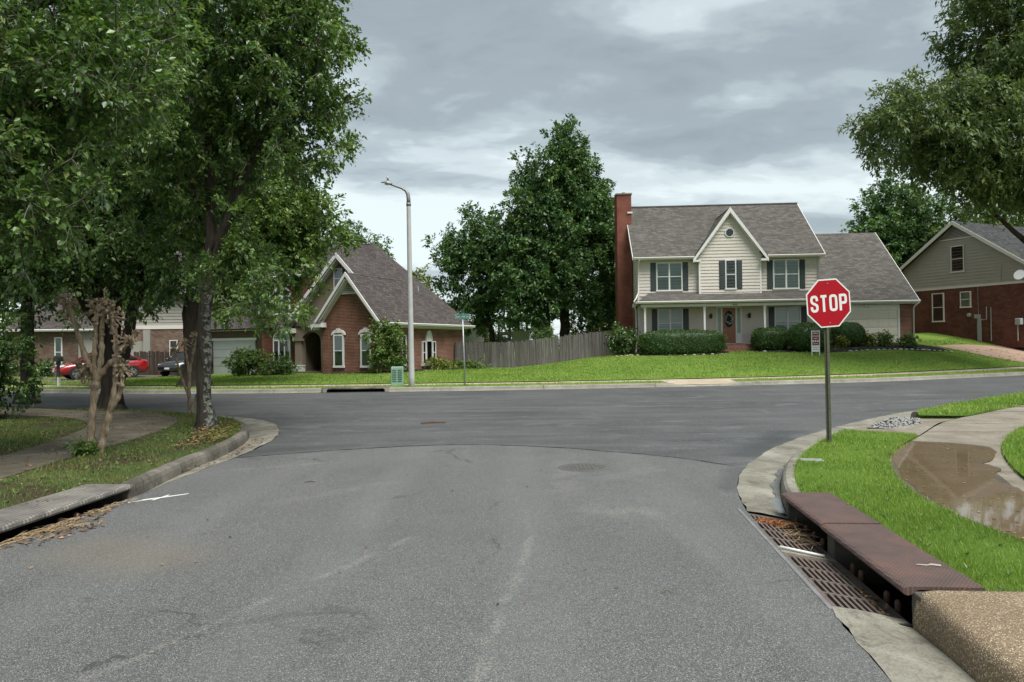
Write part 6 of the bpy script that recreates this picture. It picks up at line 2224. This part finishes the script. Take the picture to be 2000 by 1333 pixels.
for i, (src, x, y, rz, s_, lab) in enumerate((
        (bgA, -14, 66, 1.1, .80, 'dense tree directly behind the brick house garage wing'), (bgB, -21, 62, 2.0, 1.0, 'grey green tree behind the gap between brick and siding houses'),
        (bgA, -29, 63, 3.3, 1.15, 'dense tree behind the grey siding house roof'), (bgB, -37, 60, .6, 1.2, 'grey green tree left of the grey siding house'),
        (bgA, -36, 46, 4.2, .95, 'dense tree beside the low brick end of the siding house'), (bgB, -47, 52, 5.0, 1.3, 'grey green tree closing the view far down the street'),
        (bgA, 54, 62, 2.6, 1.15, 'dense tree behind the right end of the dark shingled roof'), (bgB, 62, 52, 1.0, 1.2, 'grey green tree beyond the pink driveway'),
        (bgA, 12, 84, .4, .62, 'dense tree far behind the cream house'), (bgB, 3.4, 83, .9, .34, 'small grey green tree seen under the oak crown'), (bgB, -3.2, 80, .9, .36, 'small grey green tree far behind the shed'))):
    c = clone(src, None, (x, y, zfar(x, y) - .1), rz)
    c.scale = (s_, s_, s_)
    c['label'] = lab
    c['group'] = g2
grow('tree', 'light green treetop peeking over the steep brown roof', (-8.4, 63, .4), [[W3(-8.4, 63, 0, .2), W3(-8.4, 63, 8, .05)]],
     [(-8.4, 63, 6.9, 1.6, 1.5, 1.7), (-7.4, 63, 5.4, 1.3, 1.2, 1.4)], 90, 55, .24, .6, 'leaf_yellow', 'bark_mid', 26)
grow('bush', 'bright yellow green bush above the fence next to the chimney', (6.3, 52.5, 1.0), [[W3(6.3, 52.5, .6, .1), W3(6.3, 52.5, 2.4, .05)]],
     [(6.4, 52.5, 2.5, 1.1, 1, 1.0), (5.0, 52.5, 2.2, .9, .9, .7)], 70, 60, .20, .45, 'leaf_yellow', 'bark_mid', 27, cat='bush')
grow('bush', 'dark green undergrowth behind the fence under the oak', (1.6, 51, .8), [[W3(1.6, 51, .4, .1), W3(1.6, 51, 2.2, .05)]],
     [(3.0, 51, 1.9, 1.9, .9, .9), (-1.0, 62, 2.8, 2.6, 1.2, 1.6), (6.5, 58, 2.6, 2.4, 1, 1.6)], 130, 70, .22, .5, 'leaf_center', 'bark_mid', 28, cat='bush')

# ---- shrubs by the houses
def shrub(label, x, y, z, rx, ry, h, n, leaf, mat, seed, cat='bush', ncl=60, crad=.3, name='bush', group=None):
    return grow(name, label, (x, y, z), [[W3(x, y, z - .1, .04), W3(x, y, z + h * .5, .02)]], [(x, y, z + h * .52, rx, ry, h * .5)], ncl, n, leaf, crad, mat, 'bark_mid', seed, group, cat, tipr=.006)


shrub('flowering green bush with white blossoms at the foot of the chimney', 6.4, 43.3, on(6.4, 43.3), .98, .85, 1.6, 90, .12, 'leaf_dark', 31, ncl=90)
mf = MB()
for i in range(18):
    a, e = random.uniform(0, 6.28), random.uniform(-.2, 1.2)
    mf.blob((6.4 + .95 * math.cos(a) * math.cos(e), 43.3 - abs(.9 * math.sin(a)) * math.cos(e), on(6.4, 43.3) + .8 + .8 * math.sin(e)), .026, 1, .2)
fo = mf.build('flowers', 'flower_white')
bsh = [o for o in bpy.data.objects if o.name.startswith('bush') and 'white blossoms' in o.get('label', '')][0]
fo.parent = bsh
fo.matrix_parent_inverse = Matrix.Translation(bsh.location).inverted()
shrub('small round leafy tree growing before the brick gable corner', -6.05, 35.9, .45, .95, .8, 2.6, 80, .13, 'leaf_mid', 32, 'tree', 90, .3, 'tree')
shrub('feathery green bush before the pale garage door', -13.6, 38.3, .2, 1.15, .9, 1.55, 80, .12, 'leaf_mid', 33, ncl=80)
shrub('low dark bush below the arched brick window', -11.7, 37.6, .2, .75, .7, 1.15, 80, .10, 'leaf_dark', 34)
shrub('vine and shrub climbing the brick corner below the little tree', -5.6, 36.4, .35, .45, .4, 1.3, 60, .09, 'leaf_dark', 35, ncl=40)
shrub('weedy yellow green plants under the arched side window', -3.9, 40.0, .35, .7, .9, .75, 60, .12, 'leaf_yellow', 36, ncl=40)
shrub('climbing green weeds at the left end of the grey fence', -2.6, 42.3, .3, 1.3, .4, .5, 60, .12, 'leaf_mid', 37, ncl=50)
for i, (x, y, h_, lab) in enumerate(((18.3, 41.2, .62, 'small yellow green shrub in the mulch bed by the stop sign post'), (20.0, 41.6, .75, 'small upright shrub in the mulch bed before the garage door centre'), (20.9, 41.6, .85, 'taller leafy shrub in the mulch bed before the garage door'), (22.1, 41.4, .78, 'wide leafy shrub in the mulch bed by the garage brick pier'))):
    shrub(lab, x, y, on(x, y) - .02, .38 + .08 * (i == 3), .35, h_, 45, .11, 'leaf_yellow' if i < 2 else 'leaf_mid', 40 + i, ncl=34, crad=.2)
shrub('dark dense evergreen bush at the left edge of the corner', -12.05, 16.2, .15, 1.25, 1.2, 2.6, 130, .10, 'leaf_dark', 50, ncl=190, crad=.34)
shrub('dark hedge bush under the windows of the grey siding house', -28.6, 45.2, .2, 2.6, .6, 1.0, 70, .14, 'leaf_dark', 51, ncl=70)


def hedge(label, x, y, z, sx, sy, h, n, seed, rz=0., ex=4., group=None):
    r_ = np.random.default_rng(seed)
    root = thing('hedge', label, 'hedge', (x, y, z), rz, group)
    # clipped superellipsoid
    def surf(u):
        p = np.abs(u) ** (2 / ex) * np.sign(u)
        d_ = (np.abs(u[:, 0]) ** ex + np.abs(u[:, 1]) ** ex + np.abs(u[:, 2]) ** ex) ** (-1 / ex)
        return u * d_[:, None]
    bm = bmesh.new()
    bmesh.ops.create_icosphere(bm, subdivisions=4, radius=1)
    U = np.array([v.co[:] for v in bm.verts])
    S = surf(U)
    wob = 1 + .035 * np.sin(S[:, 0] * 7 + seed) * np.sin(S[:, 1] * 5) + .03 * np.sin(S[:, 0] * 17 + S[:, 2] * 9)
    S = S * wob[:, None] * np.array([sx, sy, h / 2]) * .93 + np.array([0, 0, h / 2])
    me = raw_mesh('core', S, [[v.index for v in f.verts] for f in bm.faces], 3, np.full(len(S), .05))
    bm.free()
    link('core', me, 'leaf_hedge', root, smooth=True)
    U = unit(r_.normal(size=(n, 3)))
    S = surf(U)
    nr = unit(np.sign(S) * np.abs(S) ** (ex - 1) / np.array([sx, sy, h / 2]))
    wob = 1 + .035 * np.sin(S[:, 0] * 7 + seed) * np.sin(S[:, 1] * 5) + .03 * np.sin(S[:, 0] * 17 + S[:, 2] * 9)
    pos = S * wob[:, None] * np.array([sx, sy, h / 2]) * r_.uniform(.92, 1.02, n)[:, None] + np.array([0, 0, h / 2])
    L_ = r_.uniform(.05, .09, n)
    V, Fq = leaf_quads(pos, nr * .4 + r_.normal(0, .7, (n, 3)) + np.array([0, 0, .4]), nr + r_.normal(0, .5, (n, 3)), L_, L_ * .55)
    tint = np.clip(.42 + .16 * nr[:, 2] * 0 + r_.normal(0, .2, n), 0, 1)
    o = link('foliage', raw_mesh('foliage', V, Fq, 3, np.repeat(tint, 4)), 'leaf_hedge', root)
    return root


hedge('long clipped box hedge before the left half of the porch', 9.55, 41.9, on(9.55, 41.9) - .1, 2.32, .75, 1.42, 17000, 61, R(-3.8))
hedge('clipped boxy hedge right of the front steps', 14.55, 41.9, on(14.55, 41.9) - .08, .98, .75, 1.3, 9000, 62, R(-3.8), 3.2)
hedge('clipped round bush behind the maroon yard sign', 16.3, 40.7, on(16.3, 40.7) - .1, 1.08, .95, 1.6, 11000, 63, 0, 2.5)
hedge('clipped round bush left of the garage door beyond the stop sign', 19.0, 42.0, on(19.0, 42.0) - .08, .88, .85, 1.35, 9000, 64, 0, 2.4)

# mulch beds with pale stone edging
beds = [[(6.9, 42.6), (7.0, 41.5), (8.5, 40.9), (11, 40.8), (12.1, 41.3), (12.2, 42.4), (7.6, 43.2)], [(13.4, 42.3), (13.5, 41.2), (14.6, 40.5), (16.4, 39.5), (18, 39.9), (20.3, 40.5), (22.4, 40.3), (24.3, 40.9), (24.2, 42.0), (23.2, 42.8), (18, 43.1), (14, 42.9)],
        [(-9.5, 37.4), (-6.4, 35.9), (-5.3, 36.1), (-4.2, 38.7), (-2.9, 42.0), (-3.6, 43), (-6.4, 36.8), (-10, 38.6)]]
for bpoly in beds:
    struct(sheet('mulch_bed', bpoly, lambda x, y: on(x, y, .085), 'mulch', .45, .3))
stone_me = []
for k in range(4):
    me = MB().blob((0, 0, 0), (.13, .09, .06), 2, .10).mesh('edging_stone')
    me.materials.append(MAT['stone_edge'])
    stone_me.append(me)
pts = [(13.9, 40.85), (6.7, 42.2)] + [(5.9 + .28 * i, 42.0 - .1 * i) for i in range(5)] + [(9.5 + .5 * i, 40.78) for i in range(5)] + [(18.2 + .33 * i, 39.92 + .06 * i - (.02 * (i - 9) if i > 9 else 0)) for i in range(19)]
for i, (x, y) in enumerate(pts):
    o = link('edging_stone', random.choice(stone_me), None, None, (x, y, on(x, y) + .035), random.uniform(0, 3))
    o.scale = (random.uniform(.6, 1.2),) * 3
    tag(o, 'pale stone set along the edge of the mulch beds', 'stone', 'edging stones along the mulch beds')

# ---- pruned crape myrtles
def crape(label, loc, stems, knob, seed, shoots=True):
    r_ = random.Random(seed)
    root = thing('crape_myrtle', label, 'tree', loc)
    for pts in stems:
        pts = smooth_path([p[:3] for p in pts], 2)
        n_ = len(pts)
        r0, r1 = .058 * knob, .028 * knob
        if pts[0][2] > .3:
            r0 = .04 * knob
        m = MB()
        P_ = dens(pts, .045)
        rr_ = [(r0 + (r1 - r0) * i / len(P_)) * (1 + .10 * math.sin(i * 1.1) + (.28 * (math.sin(i * .8 + seed) > .72) if p[2] > 1.0 else 0)) for i, p in enumerate(P_)]
        m.tube([(p[0] + r_.uniform(-.004, .004), p[1], p[2]) for p in P_], rr_, 9)
        m.build('stem', 'bark_crape', root, smooth=True)
        e = Vector(P_[-1])
        if e.z > .9:
            k = MB()
            k.blob(e, (.06 * knob, .055 * knob, .07 * knob), 2, .2)
            for i in range(int(26 * knob)):
                q = e + Vector((r_.gauss(0, .075), r_.gauss(0, .06), r_.gauss(0, .085))) * knob
                k.tube([e, q], [.014, .012], 4)
                k.blob(q, (r_.uniform(.018, .045) * knob, r_.uniform(.018, .04) * knob, r_.uniform(.018, .045) * knob), 1, .25)
                if i % 3 == 0:
                    k.tube([e, q, q + Vector((r_.gauss(0, .05), r_.gauss(0, .05), r_.uniform(0, .09)))], [.012, .008, .003], 4)
            k.build('knuckle', 'bark_crape', root)
            for i in range(int(5 * knob)):
                s0 = Vector(P_[int(len(P_) * r_.uniform(.55, .98))])
                MB().blob(s0 + Vector((r_.uniform(-.03, .03), -.02, 0)), (r_.uniform(.025, .05), .035, .028), 1, .25).build('burl', 'bark_crape', root)
    return root


crape('knobbly pruned crape myrtle with bare tan stems on the left verge', (-6.33, 11.1, .12), [
    [(.0, 0, -.05), (.03, 0, .5), (.09, 0, 1.0), (.12, 0, 1.22), (-.02, -.02, 1.42), (-.12, 0, 1.70), (-.20, 0, 1.95), (-.30, 0, 2.25)],
    [(.11, 0, 1.15), (.07, 0, 1.35), (.08, .02, 1.6), (.10, .02, 1.9), (.14, 0, 2.2)],
    [(.10, 0, 1.1), (.22, 0, 1.28), (.40, -.02, 1.45), (.50, 0, 1.62), (.62, 0, 1.72)],
    [(.12, 0, 1.16), (.18, .03, 1.5), (.16, .05, 1.9), (.22, .05, 2.28)],
    [(.13, 0, -.05), (.22, 0, .35), (.34, 0, .75), (.40, 0, 1.1), (.42, 0, 1.45), (.40, 0, 1.8), (.36, 0, 2.1)],
    [(.34, 0, .72), (.45, 0, .88), (.50, 0, 1.1), (.49, 0, 1.32)],
    [(.05, .03, .9), (.0, .05, 1.15), (-.08, .04, 1.3)]], 1.0, 3)
crape('smaller pruned crape myrtle with dark bare stems next to the lichen trunk', (-7.95, 18.25, .13), [
    [(0, 0, -.05), (.0, 0, .6), (.02, 0, 1.1), (.12, 0, 1.5), (.2, 0, 1.9)], [(.0, 0, .4), (-.15, 0, .8), (-.28, 0, 1.2), (-.34, 0, 1.55)], [(.01, 0, 1.0), (-.05, 0, 1.4), (-.1, 0, 1.75)], [(.05, 0, 0), (.15, 0, .3), (.22, 0, .55)]], .8, 5)
shrub('leafy basal shoots around the foot of the pruned crape myrtle', -6.30, 10.95, .1, .18, .16, .32, 40, .06, 'leaf_mid', 71, 'shoots', 22, .10, 'basal_shoots')

# ---------------------------------------------------------------- grass
def in_any(P, polys):
    k = np.zeros(len(P), bool)
    for p in polys:
        k |= in_poly(P, p)
    return k


def grass(name, label, poly, n, hgt, wid, zf, mat, seed, excl=(), near=None, lean=.35, patch=0.):
    r_ = np.random.default_rng(seed)
    Q = np.array(poly)
    lo, hi = Q.min(0), Q.max(0)
    P = r_.uniform(lo, hi, (n, 2))
    P = P[in_poly(P, poly)]
    for e in excl:
        P = P[~in_poly(P, e)]
    if near is not None:
        d_ = np.linalg.norm(P - np.array([0, 0]), axis=1)
        P = P[r_.uniform(size=len(P)) < np.clip((near / d_) ** 1.7, 0, 1)]
    if patch:
        f = np.sin(P[:, 0] * 1.7 + 1) * np.sin(P[:, 1] * 1.3) + .6 * np.sin(P[:, 0] * 4.1 + P[:, 1] * 3.3)
        P = P[(f + r_.normal(0, .5, len(P))) > patch]
    P = P + r_.normal(0, .022, P.shape)
    n_ = len(P)
    if zf.__name__ in ('zfar', 'on'):
        z = np.array([zf(x, y) for x, y in P])
    else:
        z = np.array([zf(x, y) for x, y in P])
    d_ = np.linalg.norm(P, axis=1)
    big = np.clip(d_ / 8, 1, 2.4)
    a = r_.uniform(0, 2 * np.pi, n_)
    h_ = hgt * r_.uniform(.55, 1.25, n_)
    w_ = wid * r_.uniform(.7, 1.3, n_) * big
    base = np.c_[P, z - .012]
    sd_ = np.c_[np.cos(a), np.sin(a), np.zeros(n_)] * w_[:, None] / 2
    tip = base + np.c_[r_.normal(0, lean, n_) * h_, r_.normal(0, lean, n_) * h_, h_]
    V = np.stack([base - sd_, base + sd_, tip], 1).reshape(-1, 3)
    Fq = np.arange(n_ * 3).reshape(-1, 3)
    sc_ = np.clip(10 / d_, .25, 1.6)
    fbm = np.sin(P[:, 0] * 1.1 + 1.3 * np.sin(P[:, 1] * .5)) * np.sin(P[:, 1] * .9 + 2) + .7 * np.sin(P[:, 0] * 2.7 + P[:, 1] * 1.9) * np.sin(P[:, 1] * 2.2 - P[:, 0]) + .5 * np.sin(P[:, 0] * .31 + 2) * np.sin(P[:, 1] * .27)
    t_ = np.clip(r_.normal(.48, .22, n_) + .16 * fbm, 0, 1)
    # a few dry straw-coloured blades
    o = link(name, raw_mesh(name, V, Fq, 3, np.repeat(t_, 3)), mat)
    tag(o, label, 'grass', kind='stuff')
    return o


grass('grass', 'short bright grass of the corner lawn round the stop sign', LAWN_CORNER, 330000, .050, .0052, lambda x, y: zright(x, y) - .012, 'grass_bright', 81, near=8)
grass('grass', 'short bright grass strip along the kerb beyond the ramp', [p for p in LAWN_VERGE if p[0] < 24], 130000, .055, .008, lambda x, y: zright(x, y), 'grass_bright', 82, near=16)
grass('grass', 'short bright grass lawn right of the sidewalk', [(x, y) for x, y in wr_ if 5 < y < 17] + [(17, 16), (12, 9), (9, 5)], 260000, .05, .0065, lambda x, y: zright(x, y) + .012, 'grass_bright', 83, near=10)
LV = [p for p in lin_ if 8.6 < p[1] < 19.5] + [p for p in la if 8.2 < p[1] < 18.6][::-1]
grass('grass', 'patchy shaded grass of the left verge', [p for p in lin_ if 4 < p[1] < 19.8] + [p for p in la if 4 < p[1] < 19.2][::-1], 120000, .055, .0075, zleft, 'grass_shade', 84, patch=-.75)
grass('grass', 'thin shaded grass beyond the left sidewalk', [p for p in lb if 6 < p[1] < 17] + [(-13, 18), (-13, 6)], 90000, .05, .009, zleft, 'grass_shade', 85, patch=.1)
grass('grass', 'bright verge grass along the far kerb', [(x, yc(x) + .17) for x in np.linspace(-30, 6.1, 40)] + [(x, yc(x) + WALK0 + .03) for x in np.linspace(6.1, -30, 40)], 34000, .085, .012, zfar, 'grass_far', 86)
grass('grass', 'bright verge grass along the far kerb past the ramp', [(x, yc(x) + .17) for x in np.linspace(9.2, 32, 40)] + [(x, yc(x) + WALK0 + .03) for x in np.linspace(32, 9.2, 40)], 30000, .08, .012, zfar, 'grass_far', 87)
DRV = [dp, dl_] + beds
grass('grass', 'mown bright green front lawns across the street', [(x, yc(x) + WALK1 + .02) for x in np.linspace(-32, 34, 60)] + [(34, 54), (26, 45), (22, 43), (7, 44), (0, 43.2), (-3, 43), (-6, 36.8), (-16, 42), (-32, 48)], 330000, .075, .014, on, 'grass_far', 88, excl=DRV)

def weeds(label, poly, n, z, mat, seed, size=(.05, .12)):
    r_ = np.random.default_rng(seed)
    Q = np.array(poly)
    P = r_.uniform(Q.min(0), Q.max(0), (n, 2))
    P = P[in_poly(P, poly)]
    k = 7
    c = np.repeat(P, k, axis=0)
    m_ = len(c)
    pos = np.c_[c, [z(x, y) for x, y in c]]
    a = r_.uniform(0, 2 * np.pi, m_)
    L_ = r_.uniform(*size, m_)
    V, Fq = leaf_quads(pos, np.c_[np.cos(a), np.sin(a), r_.uniform(.25, 1.1, m_)], np.array([0, 0, 1.]) + r_.normal(0, .2, (m_, 3)), L_, L_ * .3)
    o = link('weeds', raw_mesh('weeds', V, Fq, 3, np.repeat(np.clip(r_.normal(.45, .25, m_), 0, 1), 4)), mat)
    return tag(o, label, 'weeds', kind='stuff')


weeds('small dark weeds dotted through the corner lawn', LAWN_CORNER, 260, lambda x, y: zright(x, y) + .004, 'leaf_mid', 101, (.03, .06))
weeds('low weeds growing through the left verge', [p for p in lin_ if 6 < p[1] < 19] + [p for p in la if 6 < p[1] < 18][::-1], 420, lambda x, y: zleft(x, y), 'leaf_mid', 102, (.04, .09))
weeds('taller tufts in the lawns across the street', [(x, yc(x) + 2.6) for x in np.linspace(-30, 30, 50)] + [(30, 44), (22, 41), (6, 42), (-3, 41), (-10, 36.6), (-30, 44)], 1500, on, 'grass_far', 103, (.06, .15))
weeds('shaggy grass tufts leaning over the far kerb', [(x, yc(x) + .10) for x in np.linspace(-30, 5.9, 40)] + [(x, yc(x) + .24) for x in np.linspace(5.9, -30, 40)], 1400, lambda x, y: zfar(x, y) + .005, 'grass_far', 104, (.05, .12))

# ---------------------------------------------------------------- litter
def litter(label, poly, n, z, mat, seed, size=(.02, .06), name='leaf_litter'):
    r_ = np.random.default_rng(seed)
    Q = np.array(poly)
    P = r_.uniform(Q.min(0), Q.max(0), (n, 2))
    P = P[in_poly(P, poly)]
    k = len(P)
    pos = np.c_[P, [z(x, y) + .012 for x, y in P]]
    L_ = r_.uniform(*size, k)
    ax = np.c_[r_.normal(size=(k, 2)), r_.normal(0, .15, k)]
    V, Fq = leaf_quads(pos, ax, np.array([0, 0, 1.]) + r_.normal(0, .3, (k, 3)), L_, L_ * .5)
    o = link(name, raw_mesh(name, V, Fq, 3, np.repeat(np.clip(r_.normal(.5, .25, k), 0, 1), 4)), mat)
    return tag(o, label, 'litter', kind='stuff')


litter('dry brown leaves scattered over the left verge and walk', [p for p in lin_ if 5 < p[1] < 19] + [(-13, 19), (-13, 5)], 5200, lambda x, y: zleft(x, y) + .02, 'leaf_litter', 91)
litter('yellow and red fallen leaves along the top of the left kerb', [(-4.85, 11.6), (-5.0, 13.2), (-5.6, 15.0), (-6.3, 15.4), (-5.7, 13.0), (-5.3, 11.6)], 1500, lambda x, y: zleft(x, y) + .045, 'leaf_litter', 92, (.04, .09))
litter('yellow green creeper leaves mixed on the left kerb', [(-4.85, 12.2), (-5.0, 13.6), (-5.5, 15.0), (-5.9, 15.0), (-5.4, 13.0), (-5.2, 12.2)], 420, lambda x, y: zleft(x, y) + .06, 'leaf_yellow', 93, (.04, .08))
litter('few dry leaf scraps lying on the near street', [(-4.3, 6.6), (-4.3, 10.5), (1.5, 11), (1.5, 4.5), (-3, 4.5)], 60, lambda x, y: .004, 'leaf_litter', 94, (.02, .05))
litter('brown leaves caught in the left corner gutter', [(-4.40, 10.2), (-4.38, 12.2), (-4.62, 14.2), (-4.9, 14.0), (-4.62, 12.2), (-4.6, 10.2)], 420, lambda x, y: -.012, 'leaf_litter', 95, (.03, .07))
litter('dead leaves washed against the right grates', [(2.42, 4.75), (2.47, 5.2), (2.42, 5.3), (2.32, 4.76)], 130, lambda x, y: -.085, 'leaf_litter', 96, (.03, .06))


def straw(label, segs, n, mat, seed, ln=(.08, .25), z=.0, up=.03):
    r_ = random.Random(seed)
    m = MB()
    for i in range(n):
        (x0, y0), (x1, y1), wd = r_.choice(segs)
        t_ = r_.random()
        x, y = x0 + (x1 - x0) * t_ + r_.gauss(0, wd), y0 + (y1 - y0) * t_ + r_.gauss(0, wd)
        a = math.atan2(y1 - y0, x1 - x0) + r_.gauss(0, 1.3)
        l_ = r_.uniform(*ln)
        zz_ = z + r_.uniform(0.004, up)
        c, s_ = math.cos(a) * l_ / 2, math.sin(a) * l_ / 2
        m.tube([(x - c, y - s_, zz_), (x, y + r_.gauss(0, .01), zz_ + r_.uniform(0, .015)), (x + c, y + s_, zz_ + r_.uniform(-.003, .012))], [.003, .0035, .002], 3, caps=False)
    o = m.build('straw', mat)
    return tag(o, label, 'debris', kind='stuff')


straw('straw and twigs washed up before the left inlet', [((-4.48, 6.3), (-4.34, 7.3), .05), ((-4.44, 6.75), (-4.16, 7.15), .09), ((-4.38, 7.3), (-4.25, 8.3), .03)], 190, 'straw', 5, (.04, .16), z=.0, up=.035)
litter('brown leaves heaped before the left inlet', [(-4.55, 6.2), (-4.1, 6.5), (-3.95, 7.1), (-4.15, 7.5), (-4.35, 8.2), (-4.4, 7.4)], 420, lambda x, y: .002, 'leaf_litter', 97, (.03, .07))
straw('orange pine straw lying on the upper iron grate', [((2.30, 7.22), (2.66, 7.0), .035)], 150, 'straw_orange', 6, (.06, .16), -.055, .03)
straw('dry grass stems hanging by the drain opening', [((2.56, 7.0), (2.52, 6.3), .04)], 40, 'straw', 7, (.10, .3), -.07, .06)
for x, y, l_, a, lab in ((-1.75, 16.3, .55, .1, 'thin reddish stick lying in the intersection'), (-2.55, 9.3, .14, .05, 'short dark twig on the near street'), (1.02, 5.0, .08, .1, 'tiny dark twig on the near street by the pale streak')):
    o = MB().tube([(-l_ / 2, 0, 0), (0, .02, .01), (l_ / 2, -.01, .004)], [l_ * .03, l_ * .04, l_ * .025], 5).build('stick', 'branch_debris', None, (x, y, .006 + l_ * .03), a)
    tag(o, lab, 'stick')
